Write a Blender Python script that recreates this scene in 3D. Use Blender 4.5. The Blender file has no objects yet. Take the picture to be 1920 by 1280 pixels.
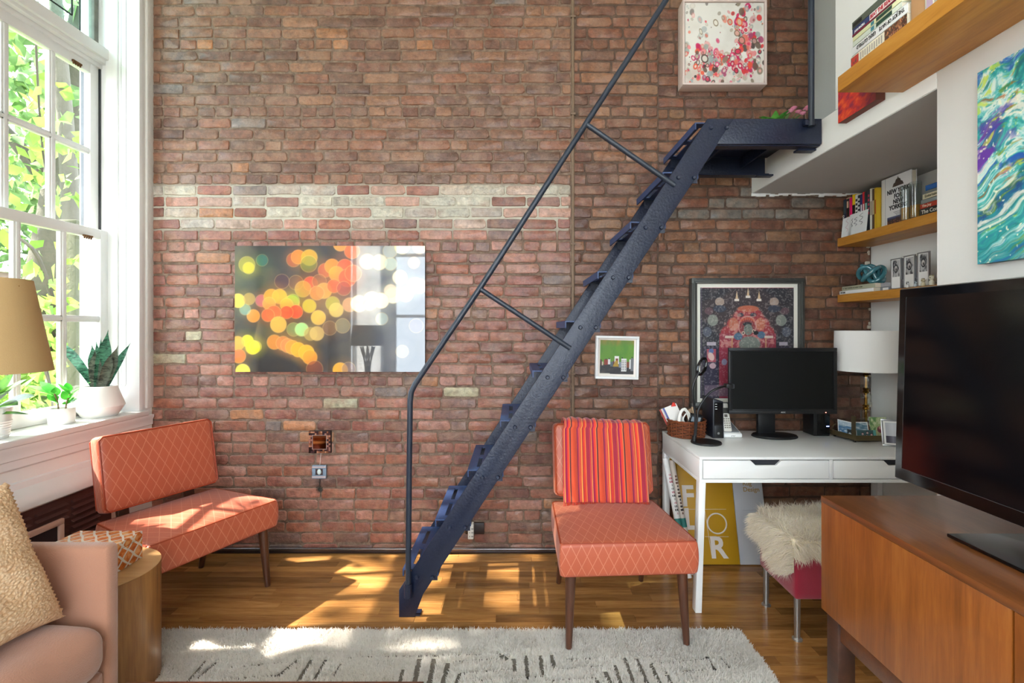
import bpy, bmesh, math, random
import numpy as np
from mathutils import Vector, Matrix, Euler

# ------------------------------------------------------------------ camera, sky, sun, exposure
scene = bpy.context.scene
COL = scene.collection
CAMZ, FPX = 1.39, 900.0
VPX, VPY = 966.0, 614.0
cam_d = bpy.data.cameras.new('camera')
cam_d.sensor_width = 36.0
cam_d.lens = FPX / 1920 * 36
cam_d.shift_x = -(VPX - 960) / 1920
cam_d.shift_y = (VPY - 640) / 1920
cam_d.clip_start = 0.02
cam = bpy.data.objects.new('camera', cam_d)
cam.location = (0, 0, CAMZ)
cam.rotation_euler = (math.pi / 2, 0, 0)
COL.objects.link(cam)
scene.camera = cam

world = bpy.data.worlds.new('sky')
scene.world = world
world.use_nodes = True
wbg = world.node_tree.nodes['Background']
wbg.inputs[0].default_value = (0.80, 0.91, 1.0, 1)
wbg.inputs[1].default_value = 3.6

sun_d = bpy.data.lights.new('sun', 'SUN')
sun_d.energy = 13.0
sun_d.angle = math.radians(1.0)
sun_d.color = (1.0, 0.93, 0.82)
sun = bpy.data.objects.new('sun', sun_d)
sun.rotation_euler = Vector((0.69, 0.05, -0.73)).to_track_quat('-Z', 'Y').to_euler()
sun.location = (-8, 2, 9)
COL.objects.link(sun)

def portal(name, loc, rot, sx, sy):
    d = bpy.data.lights.new(name, 'AREA')
    d.shape = 'RECTANGLE'; d.size = sx; d.size_y = sy
    d.cycles.is_portal = True
    o = bpy.data.objects.new(name, d)
    o.location = loc; o.rotation_euler = rot
    COL.objects.link(o)
portal('window_portal', (-2.62, 2.35, 2.3), (0, -math.pi / 2, 0), 3.0, 1.2)
portal('side_window_portal', (-2.62, -1.3, 2.1), (0, -math.pi / 2, 0), 2.9, 1.2)
portal('rear_window_portal', (-0.3, -2.38, 2.05), (math.pi / 2, 0, 0), 3.5, 3.2)

vs = scene.view_settings
vs.view_transform = 'Standard'
vs.look = 'None'
vs.gamma = 1.0
vs.use_curve_mapping = False
vs.exposure = 1.45

# ------------------------------------------------------------------ helpers
random.seed(7)
RNG = np.random.default_rng(11)

def lin(c):
    if isinstance(c, str):
        c = c.lstrip('#')
        c = tuple(int(c[i:i + 2], 16) / 255 for i in (0, 2, 4))
    return tuple((v / 12.92 if v <= 0.04045 else ((v + 0.055) / 1.055) ** 2.4) for v in c[:3])

def at(px, py, Y):                      # a point of the photograph's pixel (px, py) at depth Y
    return Vector(((px - VPX) / FPX * Y, Y, CAMZ - (py - VPY) / FPX * Y))

def wm(o):
    m = o.matrix_basis.copy()
    if o.parent:
        m = wm(o.parent) @ o.matrix_parent_inverse @ m
    return m

def link(o, parent=None):
    COL.objects.link(o)
    if parent is not None:
        o.parent = parent
        o.matrix_parent_inverse = wm(parent).inverted()
    return o

def tag(o, label=None, cat=None, group=None, kind=None):
    if label: o['label'] = label
    if cat: o['category'] = cat
    if group: o['group'] = group
    if kind: o['kind'] = kind
    return o

def thing(name, label, cat, loc=(0, 0, 0), rotz=0.0, group=None, kind=None):
    o = bpy.data.objects.new(name, None)
    o.empty_display_size = 0.05
    o.location = loc
    o.rotation_euler = (0, 0, rotz)
    COL.objects.link(o)
    return tag(o, label, cat, group, kind)

def copy_tree(o, parent=None):
    c = o.copy()
    COL.objects.link(c)
    if parent is not None:
        c.parent = parent
    for ch in list(o.children):
        copy_tree(ch, c)
    return c

class G:
    """collects faces; build() links them as one mesh object"""
    def __init__(s):
        s.v = []; s.f = []
    def add(s, vs, fs):
        n = len(s.v)
        s.v += [tuple(v) for v in vs]
        s.f += [tuple(i + n for i in f) for f in fs]
        return s
    def box(s, x0, x1, y0, y1, z0, z1):
        if x0 > x1: x0, x1 = x1, x0
        if y0 > y1: y0, y1 = y1, y0
        if z0 > z1: z0, z1 = z1, z0
        return s.add([(x0, y0, z0), (x1, y0, z0), (x1, y1, z0), (x0, y1, z0), (x0, y0, z1), (x1, y0, z1), (x1, y1, z1), (x0, y1, z1)],
                     [(0, 3, 2, 1), (4, 5, 6, 7), (0, 1, 5, 4), (1, 2, 6, 5), (2, 3, 7, 6), (3, 0, 4, 7)])
    def obox(s, c, ax, ay, az):          # box about centre c with half-axis vectors
        c, ax, ay, az = Vector(c), Vector(ax), Vector(ay), Vector(az)
        vs = [c + i * ax + j * ay + k * az for k in (-1, 1) for i, j in ((-1, -1), (1, -1), (1, 1), (-1, 1))]
        return s.add(vs, [(0, 3, 2, 1), (4, 5, 6, 7), (0, 1, 5, 4), (1, 2, 6, 5), (2, 3, 7, 6), (3, 0, 4, 7)])
    def frustum(s, p0, p1, r0, r1, n=16, caps=True):
        return s.tube([p0, p1], [r0, r1], n, caps)
    def tube(s, pts, r, n=8, caps=True, closed=False):
        pts = [Vector(p) for p in pts]
        m = len(pts)
        rs = r if isinstance(r, (list, tuple)) else [r] * m
        vs = []
        t0 = (pts[1] - pts[0]).normalized()
        up = Vector((0, 0, 1)) if abs(t0.z) < 0.9 else Vector((1, 0, 0))
        a = t0.cross(up).normalized()
        for i, p in enumerate(pts):
            if closed:
                t = (pts[(i + 1) % m] - pts[i - 1]).normalized()
            else:
                t = (pts[min(i + 1, m - 1)] - pts[max(i - 1, 0)]).normalized()
            a = (a - t * a.dot(t)).normalized()
            b = t.cross(a)
            for k in range(n):
                an = 2 * math.pi * k / n
                vs.append(p + (a * math.cos(an) + b * math.sin(an)) * rs[i])
        fs = []
        for i in range(m if closed else m - 1):
            i2 = (i + 1) % m
            for k in range(n):
                k2 = (k + 1) % n
                fs.append((i * n + k, i * n + k2, i2 * n + k2, i2 * n + k))
        if caps and not closed:
            fs.append(tuple(reversed(range(n))))
            fs.append(tuple((m - 1) * n + k for k in range(n)))
        return s.add(vs, fs)
    def lathe(s, prof, c=(0, 0, 0), n=28, sx=1.0, sy=1.0):
        c = Vector(c); vs = []; fs = []
        for r, z in prof:
            for k in range(n):
                an = 2 * math.pi * k / n
                vs.append((c.x + r * math.cos(an) * sx, c.y + r * math.sin(an) * sy, c.z + z))
        for i in range(len(prof) - 1):
            for k in range(n):
                k2 = (k + 1) % n
                fs.append((i * n + k, i * n + k2, (i + 1) * n + k2, (i + 1) * n + k))
        if prof[0][0] > 1e-5: fs.append(tuple(reversed(range(n))))
        if prof[-1][0] > 1e-5: fs.append(tuple((len(prof) - 1) * n + k for k in range(n)))
        return s.add(vs, fs)
    def prism(s, poly, o, u, v, w):      # polygon poly (in u, v about o) extruded along vector w
        o, u, v, w = Vector(o), Vector(u), Vector(v), Vector(w)
        a = [o + u * p + v * q for p, q in poly]
        n = len(a)
        vs = a + [p + w for p in a]
        fs = [tuple(reversed(range(n))), tuple(range(n, 2 * n))]
        fs += [(i, (i + 1) % n, n + (i + 1) % n, n + i) for i in range(n)]
        return s.add(vs, fs)
    def frame(s, o, u, v, w, W, H, b, t):   # a rectangular frame: outer W x H, border b, thickness t along w
        o, u, v, w = Vector(o), Vector(u), Vector(v), Vector(w)
        for (p, q, pw, ph) in ((0, 0, W, b), (0, H - b, W, b), (0, b, b, H - 2 * b), (W - b, b, b, H - 2 * b)):
            s.prism([(p, q), (p + pw, q), (p + pw, q + ph), (p, q + ph)], o, u, v, w * t)
        return s
    def build(s, name, mat, parent=None, bevel=0.0, seg=2, smooth=None, angle=40):
        me = bpy.data.meshes.new(name)
        me.from_pydata(s.v, [], s.f)
        bm = bmesh.new(); bm.from_mesh(me)
        if bevel:
            ed = [e for e in bm.edges if e.is_manifold and e.calc_face_angle(0) > 0.6]
            bmesh.ops.bevel(bm, geom=ed, offset=bevel, offset_type='OFFSET', segments=seg, profile=0.5, affect='EDGES', clamp_overlap=True)
        bmesh.ops.recalc_face_normals(bm, faces=bm.faces)
        bm.to_mesh(me); bm.free()
        if smooth is None: smooth = True
        if smooth:
            me.shade_smooth()
            me.set_sharp_from_angle(angle=math.radians(angle))
        o = bpy.data.objects.new(name, me)
        if mat is not None: me.materials.append(mat)
        return link(o, parent)

def box(name, mat, x0, x1, y0, y1, z0, z1, parent=None, bevel=0.0, seg=2):
    return G().box(x0, x1, y0, y1, z0, z1).build(name, mat, parent, bevel, seg)

def mesh_np(name, V, F, mat, parent=None, smooth=False, col=None):
    """fast mesh from arrays: V (n,3), F (m,3) or (m,4); col (n,3) linear point colours"""
    V = np.asarray(V, np.float32); F = np.asarray(F, np.int32)
    me = bpy.data.meshes.new(name)
    k = F.shape[1]
    me.vertices.add(len(V)); me.vertices.foreach_set('co', V.ravel())
    me.loops.add(F.size); me.loops.foreach_set('vertex_index', F.ravel())
    me.polygons.add(len(F)); me.polygons.foreach_set('loop_start', np.arange(0, F.size, k, dtype=np.int32))
    me.update(calc_edges=True)
    if smooth: me.shade_smooth()
    if col is not None:
        a = me.color_attributes.new('Col', 'FLOAT_COLOR', 'POINT')
        c4 = np.ones((len(V), 4), np.float32); c4[:, :3] = col
        a.data.foreach_set('color', c4.ravel())
    me.materials.append(mat)
    return link(bpy.data.objects.new(name, me), parent)

def cushion(c, sx, sy, sz, r, crown=0.0, n=14, taper=0.0, bulge=0.0, fn=None):
    """rounded, crowned block; half sizes sx, sy, sz; returns a G"""
    g = G(); idx = {}
    def key(i, j, k):
        t = (i, j, k)
        if t not in idx:
            p = Vector((i / n * 2 - 1, j / n * 2 - 1, k / n * 2 - 1))
            # concentrate samples toward the edges
            q = Vector([math.sin(w * math.pi / 2) for w in p])
            P = Vector((q.x * sx, q.y * sy, q.z * sz))
            inner = Vector((max(-sx + r, min(sx - r, P.x)), max(-sy + r, min(sy - r, P.y)), max(-sz + r, min(sz - r, P.z))))
            d = P - inner
            if d.length > 1e-9: P = inner + d.normalized() * min(r, d.length if d.length < r else r)
            X, Y, Z = P.x / sx, P.y / sy, P.z / sz
            P.z += crown * max(0, 1 - X * X) * max(0, 1 - Y * Y) * (1 if Z > 0 else -0.3) * abs(Z)
            P.x += bulge * X * max(0, 1 - Z * Z)
            P.y += bulge * Y * max(0, 1 - Z * Z)
            P.x *= 1 + taper * Y
            if fn: P = Vector(fn(P))
            idx[t] = len(g.v); g.v.append(tuple(P + Vector(c)))
        return idx[t]
    for a in range(n):
        for b in range(n):
            for s in (0, n):
                for mk in (lambda p, q: (s, p, q), lambda p, q: (p, s, q), lambda p, q: (p, q, s)):
                    g.f.append((key(*mk(a, b)), key(*mk(a + 1, b)), key(*mk(a + 1, b + 1)), key(*mk(a, b + 1))))
    return g

def smooth_path(pts, n=8, closed=False):
    pts = [Vector(p) for p in pts]; out = []; m = len(pts)
    for i in range(m if closed else m - 1):
        if closed:
            p0, p1, p2, p3 = pts[i - 1], pts[i], pts[(i + 1) % m], pts[(i + 2) % m]
        else:
            p0, p1, p2, p3 = pts[max(i - 1, 0)], pts[i], pts[i + 1], pts[min(i + 2, m - 1)]
        for k in range(n):
            t = k / n
            out.append(0.5 * ((2 * p1) + (p2 - p0) * t + (2 * p0 - 5 * p1 + 4 * p2 - p3) * t * t + (3 * p1 - p0 - 3 * p2 + p3) * t ** 3))
    if not closed: out.append(pts[-1])
    return out

# ------------------------------------------------------------------ materials
def new_mat(name):
    m = bpy.data.materials.new(name); m.use_nodes = True
    nt = m.node_tree
    return m, nt, nt.nodes['Principled BSDF']

def N(nt, typ, **kw):
    n = nt.nodes.new(typ)
    for k, v in kw.items():
        if k.startswith('_'): setattr(n, k[1:], v)
        else: n.inputs[k].default_value = v
    return n

def ramp(nt, fac, stops):
    r = nt.nodes.new('ShaderNodeValToRGB')
    e = r.color_ramp.elements
    while len(e) < len(stops): e.new(0.5)
    for i, (p, c) in enumerate(stops):
        e[i].position = p; e[i].color = (*c, 1)
    nt.links.new(fac, r.inputs[0])
    return r.outputs[0]

def mixc(nt, fac, a, b, mode='MIX'):
    n = nt.nodes.new('ShaderNodeMix'); n.data_type = 'RGBA'; n.blend_type = mode
    def put(sock, v):
        if hasattr(v, 'links'): nt.links.new(v, sock)
        elif isinstance(v, (int, float)): sock.default_value = v
        else: sock.default_value = (*v, 1)
    put(n.inputs['Factor'], fac); put(n.inputs['A'], a); put(n.inputs['B'], b)
    return n.outputs['Result']

def mth(nt, op, a, b=None, c=None):
    n = nt.nodes.new('ShaderNodeMath'); n.operation = op
    for i, v in enumerate((a, b, c)):
        if v is None: continue
        if hasattr(v, 'links'): nt.links.new(v, n.inputs[i])
        else: n.inputs[i].default_value = v
    return n.outputs[0]

def pos(nt, scale=(1, 1, 1), obj=False):
    if obj:
        src = nt.nodes.new('ShaderNodeTexCoord').outputs['Object']
    else:
        src = nt.nodes.new('ShaderNodeNewGeometry').outputs['Position']
    mp = nt.nodes.new('ShaderNodeMapping'); mp.inputs['Scale'].default_value = scale
    nt.links.new(src, mp.inputs[0])
    return mp.outputs[0]

def noise(nt, vec, scale=5, detail=4, rough=0.55, dist=0.0):
    n = N(nt, 'ShaderNodeTexNoise', Scale=scale, Detail=detail, Roughness=rough, Distortion=dist)
    nt.links.new(vec, n.inputs['Vector'])
    return n.outputs[0]

def bump(nt, b, h, strength=0.3, dist=0.01):
    n = N(nt, 'ShaderNodeBump', Strength=strength, Distance=dist)
    nt.links.new(h, n.inputs['Height']); nt.links.new(n.outputs[0], b.inputs['Normal'])

def M(name, col, rough=0.5, metal=0.0, var=0.0, vs=8, bmp=0.0, bs=60, coat=0.0, spec=0.5, sheen=0.0):
    m, nt, b = new_mat(name)
    c = lin(col)
    b.inputs['Base Color'].default_value = (*c, 1)
    b.inputs['Roughness'].default_value = rough
    b.inputs['Metallic'].default_value = metal
    b.inputs['Specular IOR Level'].default_value = spec
    if coat: b.inputs['Coat Weight'].default_value = coat; b.inputs['Coat Roughness'].default_value = 0.06
    if sheen: b.inputs['Sheen Weight'].default_value = sheen
    p = pos(nt)
    if var:
        f = noise(nt, p, vs, 5)
        nt.links.new(mixc(nt, f, tuple(v * (1 - var) for v in c), tuple(min(1, v * (1 + var)) for v in c)), b.inputs['Base Color'])
    if bmp: bump(nt, b, noise(nt, p, bs, 6), bmp, 0.01)
    return m

def wood(name, c1, c2, c3=None, axis='x', scale=1.0, rough=0.38, coat=0.0, rnd=False, bmp=0.08, stretch=14):
    m, nt, b = new_mat(name)
    s = {'x': (1, stretch, stretch), 'y': (stretch, 1, stretch), 'z': (stretch, stretch, 1)}[axis]
    p = pos(nt, tuple(v * scale for v in s))
    tone = None
    if rnd:
        oi = nt.nodes.new('ShaderNodeObjectInfo')
        va = nt.nodes.new('ShaderNodeVectorMath'); va.operation = 'ADD'
        comb = nt.nodes.new('ShaderNodeCombineXYZ')
        nt.links.new(mth(nt, 'MULTIPLY', oi.outputs['Random'], 37.0), comb.inputs[0])
        nt.links.new(mth(nt, 'MULTIPLY', oi.outputs['Random'], 91.0), comb.inputs[1])
        nt.links.new(p, va.inputs[0]); nt.links.new(comb.outputs[0], va.inputs[1])
        p = va.outputs[0]; tone = oi.outputs['Random']
    f1 = noise(nt, p, 2.2, 6, 0.62, 0.6)
    f2 = noise(nt, p, 11, 4, 0.6, 0.2)
    f = mth(nt, 'ADD', mth(nt, 'MULTIPLY', f1, 0.7), mth(nt, 'MULTIPLY', f2, 0.3))
    stops = [(0.3, lin(c1)), (0.68, lin(c2))] if c3 is None else [(0.3, lin(c1)), (0.5, lin(c2)), (0.7, lin(c3))]
    c = ramp(nt, f, stops)
    if tone is not None:
        k = mth(nt, 'MULTIPLY_ADD', tone, 0.6, 0.56)
        cc = nt.nodes.new('ShaderNodeCombineXYZ')
        for i in range(3): nt.links.new(k, cc.inputs[i])
        c = mixc(nt, 1.0, c, cc.outputs[0], 'MULTIPLY')
    nt.links.new(c, b.inputs['Base Color'])
    b.inputs['Roughness'].default_value = rough
    if coat: b.inputs['Coat Weight'].default_value = coat; b.inputs['Coat Roughness'].default_value = 0.12
    bump(nt, b, f2, bmp, 0.004)
    return m

def attr_mat(name, rough=0.6, coat=0.0, coat_ior=1.5, coat_rough=0.03, bmp=0.0, trans=0.0):
    m, nt, b = new_mat(name)
    a = nt.nodes.new('ShaderNodeAttribute'); a.attribute_name = 'Col'
    nt.links.new(a.outputs['Color'], b.inputs['Base Color'])
    b.inputs['Roughness'].default_value = rough
    if coat:
        b.inputs['Coat Weight'].default_value = coat; b.inputs['Coat IOR'].default_value = coat_ior
        b.inputs['Coat Roughness'].default_value = coat_rough
    if bmp: bump(nt, b, noise(nt, pos(nt), 180, 4), bmp, 0.003)
    if trans:                                # light passes through thin fibres
        t = nt.nodes.new('ShaderNodeBsdfTranslucent'); nt.links.new(a.outputs['Color'], t.inputs[0])
        mx = nt.nodes.new('ShaderNodeMixShader'); mx.inputs[0].default_value = trans
        nt.links.new(b.outputs[0], mx.inputs[1]); nt.links.new(t.outputs[0], mx.inputs[2])
        nt.links.new(mx.outputs[0], nt.nodes['Material Output'].inputs[0])
    return m

def glass_mat(name, tint=(1, 1, 1), ior=1.45, rough=0.0, refl=1.0):
    m = bpy.data.materials.new(name); m.use_nodes = True
    nt = m.node_tree; nt.nodes.clear()
    out = nt.nodes.new('ShaderNodeOutputMaterial')
    tr = nt.nodes.new('ShaderNodeBsdfTransparent'); tr.inputs[0].default_value = (*tint, 1)
    gl = nt.nodes.new('ShaderNodeBsdfGlossy'); gl.inputs['Roughness'].default_value = rough
    ge = nt.nodes.new('ShaderNodeNewGeometry')
    vm = nt.nodes.new('ShaderNodeVectorMath'); vm.operation = 'DOT_PRODUCT'
    nt.links.new(ge.outputs['Incoming'], vm.inputs[0]); nt.links.new(ge.outputs['Normal'], vm.inputs[1])
    r0 = ((ior - 1) / (ior + 1)) ** 2                      # Schlick, the same from both sides
    k = mth(nt, 'POWER', mth(nt, 'SUBTRACT', 1.0, mth(nt, 'ABSOLUTE', vm.outputs['Value'])), 5.0)
    mx = nt.nodes.new('ShaderNodeMixShader')
    nt.links.new(mth(nt, 'MULTIPLY', mth(nt, 'MULTIPLY_ADD', k, 1 - r0, r0), refl), mx.inputs[0])
    nt.links.new(tr.outputs[0], mx.inputs[1]); nt.links.new(gl.outputs[0], mx.inputs[2])
    nt.links.new(mx.outputs[0], out.inputs[0])
    return m

def brick_mat(name, source):
    m, nt, b = new_mat(name)
    if source == 'object':
        c = nt.nodes.new('ShaderNodeObjectInfo').outputs['Color']
    else:
        a = nt.nodes.new('ShaderNodeAttribute'); a.attribute_name = 'Col'; c = a.outputs['Color']
    p = pos(nt)
    n1 = noise(nt, p, 26, 6, 0.62)
    n2 = noise(nt, p, 9, 5, 0.6, 0.4)
    n3 = noise(nt, pos(nt, (1, 1, 1.6)), 55, 6, 0.7)
    k = ramp(nt, n1, [(0.28, (0.5,) * 3), (0.5, (0.98,) * 3), (0.72, (1.45,) * 3)])
    c = mixc(nt, 1.0, c, k, 'MULTIPLY')
    c = mixc(nt, ramp(nt, n2, [(0.46, (0, 0, 0)), (0.7, (0.6,) * 3)]), c, lin('#9c7a63'))      # mortar smear
    c = mixc(nt, ramp(nt, n3, [(0.58, (0, 0, 0)), (0.68, (0.6,) * 3)]), c, lin('#54392c'))
    n4 = noise(nt, p, 70, 4, 0.7)
    c = mixc(nt, ramp(nt, n4, [(0.6, (0, 0, 0)), (0.72, (0.5,) * 3)]), c, lin('#a88c78'))
    nt.links.new(c, b.inputs['Base Color'])
    b.inputs['Roughness'].default_value = 0.48
    b.inputs['Specular IOR Level'].default_value = 0.5
    b.inputs['Coat Weight'].default_value = 0.4; b.inputs['Coat Roughness'].default_value = 0.32
    h = mth(nt, 'ADD', n1, mth(nt, 'MULTIPLY', n3, 0.6))
    bump(nt, b, h, 0.8, 0.009)
    return m

def mortar_mat(name='mortar', cols=('#4a3629', '#77604f', '#9b8472')):
    m, nt, b = new_mat(name)
    p = pos(nt)
    n1 = noise(nt, p, 30, 7, 0.65); n2 = noise(nt, p, 2.2, 4, 0.5)
    c = ramp(nt, n1, [(0.25, lin(cols[0])), (0.5, lin(cols[1])), (0.8, lin(cols[2]))])
    # the old whitewash band that survives across the middle of the wall
    geo = nt.nodes.new('ShaderNodeNewGeometry'); sep = nt.nodes.new('ShaderNodeSeparateXYZ')
    nt.links.new(geo.outputs['Position'], sep.inputs[0])
    z = sep.outputs[2]; x = sep.outputs[0]
    band = mth(nt, 'MULTIPLY', mth(nt, 'SMOOTH_MIN', mth(nt, 'MULTIPLY', mth(nt, 'SUBTRACT', z, 1.93), 9.0), 1.0, 0.2),
               mth(nt, 'SMOOTH_MIN', mth(nt, 'MULTIPLY', mth(nt, 'SUBTRACT', 2.285, z), 40.0), 1.0, 0.2))
    band = mth(nt, 'MULTIPLY', mth(nt, 'MAXIMUM', band, 0.0), mth(nt, 'GREATER_THAN', 0.33, x))
    band = mth(nt, 'MULTIPLY', band, mth(nt, 'MULTIPLY_ADD', n2, 1.2, 0.1))
    nclamp = nt.nodes.new('ShaderNodeClamp'); nt.links.new(band, nclamp.inputs[0])
    c = mixc(nt, nclamp.outputs[0], c, lin('#c4bfae'))
    nt.links.new(c, b.inputs['Base Color'])
    b.inputs['Roughness'].default_value = 0.6
    bump(nt, b, n1, 0.9, 0.012)
    return m

def quilt_mat(name, c, cl, a=0.046, bb=0.090):
    m, nt, b = new_mat(name)
    tc = nt.nodes.new('ShaderNodeTexCoord')
    sp = nt.nodes.new('ShaderNodeSeparateXYZ'); nt.links.new(tc.outputs['Object'], sp.inputs[0])
    sn = nt.nodes.new('ShaderNodeSeparateXYZ'); nt.links.new(tc.outputs['Normal'], sn.inputs[0])
    sx = mth(nt, 'GREATER_THAN', mth(nt, 'ABSOLUTE', sn.outputs[0]), 0.65)
    sz = mth(nt, 'GREATER_THAN', mth(nt, 'ABSOLUTE', sn.outputs[2]), 0.65)
    def sel(f, p, q):
        return mth(nt, 'ADD', mth(nt, 'MULTIPLY', f, p), mth(nt, 'MULTIPLY', mth(nt, 'SUBTRACT', 1.0, f), q))
    u = sel(sx, sp.outputs[1], sp.outputs[0]); v = sel(sz, sp.outputs[1], sp.outputs[2])
    U = mth(nt, 'MULTIPLY', u, 1 / a); V = mth(nt, 'MULTIPLY', v, 1 / bb)
    def line(s):
        f = mth(nt, 'ABSOLUTE', mth(nt, 'SUBTRACT', mth(nt, 'FRACT', s), 0.5))
        return mth(nt, 'GREATER_THAN', 0.035, f)
    l = mth(nt, 'MAXIMUM', line(mth(nt, 'ADD', U, V)), line(mth(nt, 'SUBTRACT', U, V)))
    nz = noise(nt, tc.outputs['Object'], 6, 4)
    fine = noise(nt, tc.outputs['Object'], 420, 2)
    base = mixc(nt, nz, tuple(w * 0.88 for w in lin(c)), tuple(min(1, w * 1.1) for w in lin(c)))
    nt.links.new(mixc(nt, mth(nt, 'MULTIPLY', l, 0.75), base, lin(cl)), b.inputs['Base Color'])
    b.inputs['Roughness'].default_value = 0.42
    b.inputs['Sheen Weight'].default_value = 0.15
    bump(nt, b, mth(nt, 'ADD', fine, mth(nt, 'MULTIPLY', nz, 4.0)), 0.12, 0.004)
    return m

def stripe_mat(name):
    m, nt, b = new_mat(name)
    tc = nt.nodes.new('ShaderNodeTexCoord')
    sp = nt.nodes.new('ShaderNodeSeparateXYZ'); nt.links.new(tc.outputs['UV'], sp.inputs[0])
    r = nt.nodes.new('ShaderNodeValToRGB'); r.color_ramp.interpolation = 'CONSTANT'
    pal = ['#98143c', '#d85a28', '#d84a28', '#a02038', '#dc7a34', '#c8342c', '#a81848', '#dc6434', '#5a2430', '#d86a50',
           '#e03a28', '#f09040', '#9a1848', '#d8502a', '#e87050', '#b02038']
    el = r.color_ramp.elements
    rr = random.Random(3); ps = sorted([0.0] + [rr.uniform(0.01, 0.99) for _ in range(30)])
    for i, p in enumerate(ps):
        e = el[i] if i < 2 else el.new(p)
        e.position = p; e.color = (*lin(pal[(i * 5 + rr.randrange(3)) % len(pal)]), 1)
    nt.links.new(mth(nt, 'FRACT', mth(nt, 'MULTIPLY', sp.outputs[0], 3.1)), r.inputs[0])
    n = noise(nt, pos(nt, (1, 1, 0.1)), 500, 3)
    nt.links.new(r.outputs[0], b.inputs['Base Color'])
    b.inputs['Roughness'].default_value = 0.8; b.inputs['Sheen Weight'].default_value = 0.3
    bump(nt, b, n, 0.4, 0.004)
    return m

def trellis_mat(name):                  # bone inlay lattice of a box
    m, nt, b = new_mat(name)
    tc = nt.nodes.new('ShaderNodeTexCoord')
    sp = nt.nodes.new('ShaderNodeSeparateXYZ'); nt.links.new(tc.outputs['Object'], sp.inputs[0])
    sn = nt.nodes.new('ShaderNodeSeparateXYZ'); nt.links.new(tc.outputs['Normal'], sn.inputs[0])
    fz = mth(nt, 'GREATER_THAN', mth(nt, 'ABSOLUTE', sn.outputs[2]), 0.6)
    u = sp.outputs[1]
    v = mth(nt, 'ADD', mth(nt, 'MULTIPLY', fz, sp.outputs[0]), mth(nt, 'MULTIPLY', mth(nt, 'SUBTRACT', 1.0, fz), sp.outputs[2]))
    U = mth(nt, 'MULTIPLY', u, 19.0); V = mth(nt, 'MULTIPLY', v, 19.0)
    def ln(s):
        return mth(nt, 'GREATER_THAN', 0.10, mth(nt, 'ABSOLUTE', mth(nt, 'SUBTRACT', mth(nt, 'FRACT', s), 0.5)))
    wob = mth(nt, 'MULTIPLY', mth(nt, 'SINE', mth(nt, 'MULTIPLY', V, 6.283)), 0.04)
    l = mth(nt, 'MAXIMUM', ln(mth(nt, 'ADD', mth(nt, 'ADD', U, V), wob)), ln(mth(nt, 'SUBTRACT', mth(nt, 'SUBTRACT', U, V), wob)))
    n = noise(nt, tc.outputs['Object'], 40, 3)
    c = ramp(nt, n, [(0.35, lin('#a84e18')), (0.5, lin('#c9702e')), (0.65, lin('#dca06a'))])
    nt.links.new(mixc(nt, l, c, lin('#d9cfc0')), b.inputs['Base Color'])
    b.inputs['Roughness'].default_value = 0.25
    return m

def leaf_mat(name, c1, c2, scale=14, trans=0.35, rough=0.4, bands=False):
    m = bpy.data.materials.new(name); m.use_nodes = True
    nt = m.node_tree; b = nt.nodes['Principled BSDF']; out = nt.nodes['Material Output']
    p = pos(nt, (1, 1, 3) if bands else (1, 1, 1))
    oi = nt.nodes.new('ShaderNodeObjectInfo')
    f = noise(nt, p, scale, 4, 0.6, 1.0 if bands else 0)
    c = ramp(nt, f, [(0.38, lin(c1)), (0.6, lin(c2))])
    nt.links.new(c, b.inputs['Base Color']); b.inputs['Roughness'].default_value = rough
    b.inputs['Specular IOR Level'].default_value = 0.25
    t = nt.nodes.new('ShaderNodeBsdfTranslucent'); nt.links.new(c, t.inputs[0])
    mx = nt.nodes.new('ShaderNodeMixShader'); mx.inputs[0].default_value = trans
    nt.links.new(b.outputs[0], mx.inputs[1]); nt.links.new(t.outputs[0], mx.inputs[2])
    nt.links.new(mx.outputs[0], out.inputs[0])
    return m

white_wall = M('white_wall', '#e9e8e4', 0.7, var=0.02, bmp=0.05, bs=40)
white_trim = M('white_trim', '#e2e2e0', 0.4, var=0.015, bmp=0.03, bs=30)
soffit_m = M('soffit_shade', '#bcbdbd', 0.75, var=0.03, bmp=0.1, bs=30)  # grey puts the shade under the loft into the slab's white
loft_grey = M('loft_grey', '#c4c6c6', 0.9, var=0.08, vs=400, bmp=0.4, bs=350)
brick_o = brick_mat('brick_single', 'object')
brick_a = brick_mat('brick_field', 'attr')
mortar = mortar_mat()
mortar_dk = mortar_mat('mortar_shaded', ('#3a2a20', '#5a4436', '#7a6250'))  # darker mortar copy: shade of the right-hand side put into the colour
oak = wood('oak_floor', '#80522a', '#ad7a42', '#c6935a', 'x', 1.0, 0.27, 0.25, rnd=True, stretch=12)
subfloor_m = wood('subfloor', '#6b3f1c', '#a56c33', '#b98040', 'x', 1.0, 0.3, 0.2, stretch=12)
navy = M('navy_steel', '#151d33', 0.38, var=0.18, vs=5, bmp=0.25, bs=90, spec=0.5)
tread_m = M('tread_steel_lit', '#2b3f68', 0.5, var=0.2, vs=7, bmp=0.2, bs=90)  # lighter blue copy of the navy: window light on treads put into colour
navy_rail = M('navy_rail', '#232b38', 0.35, bmp=0.1, bs=90)
orange = quilt_mat('orange_quilted', '#b4573a', '#cb8064')
orange_pipe = M('orange_piping', '#9c3c1c', 0.5)
leg_wood = wood('walnut_legs', '#3c2115', '#5a3421', None, 'z', 1.5, 0.35, 0.2)
shawl_m = stripe_mat('striped_shawl')
white_lacq = M('white_lacquer', '#f0f0ee', 0.28, spec=0.5)
shadow_gap = M('gap_shade', '#2a2c33', 0.6)
black_pl = M('black_plastic', '#121214', 0.42)
black_gl = M('black_gloss', '#0a0a0c', 0.12)
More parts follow.
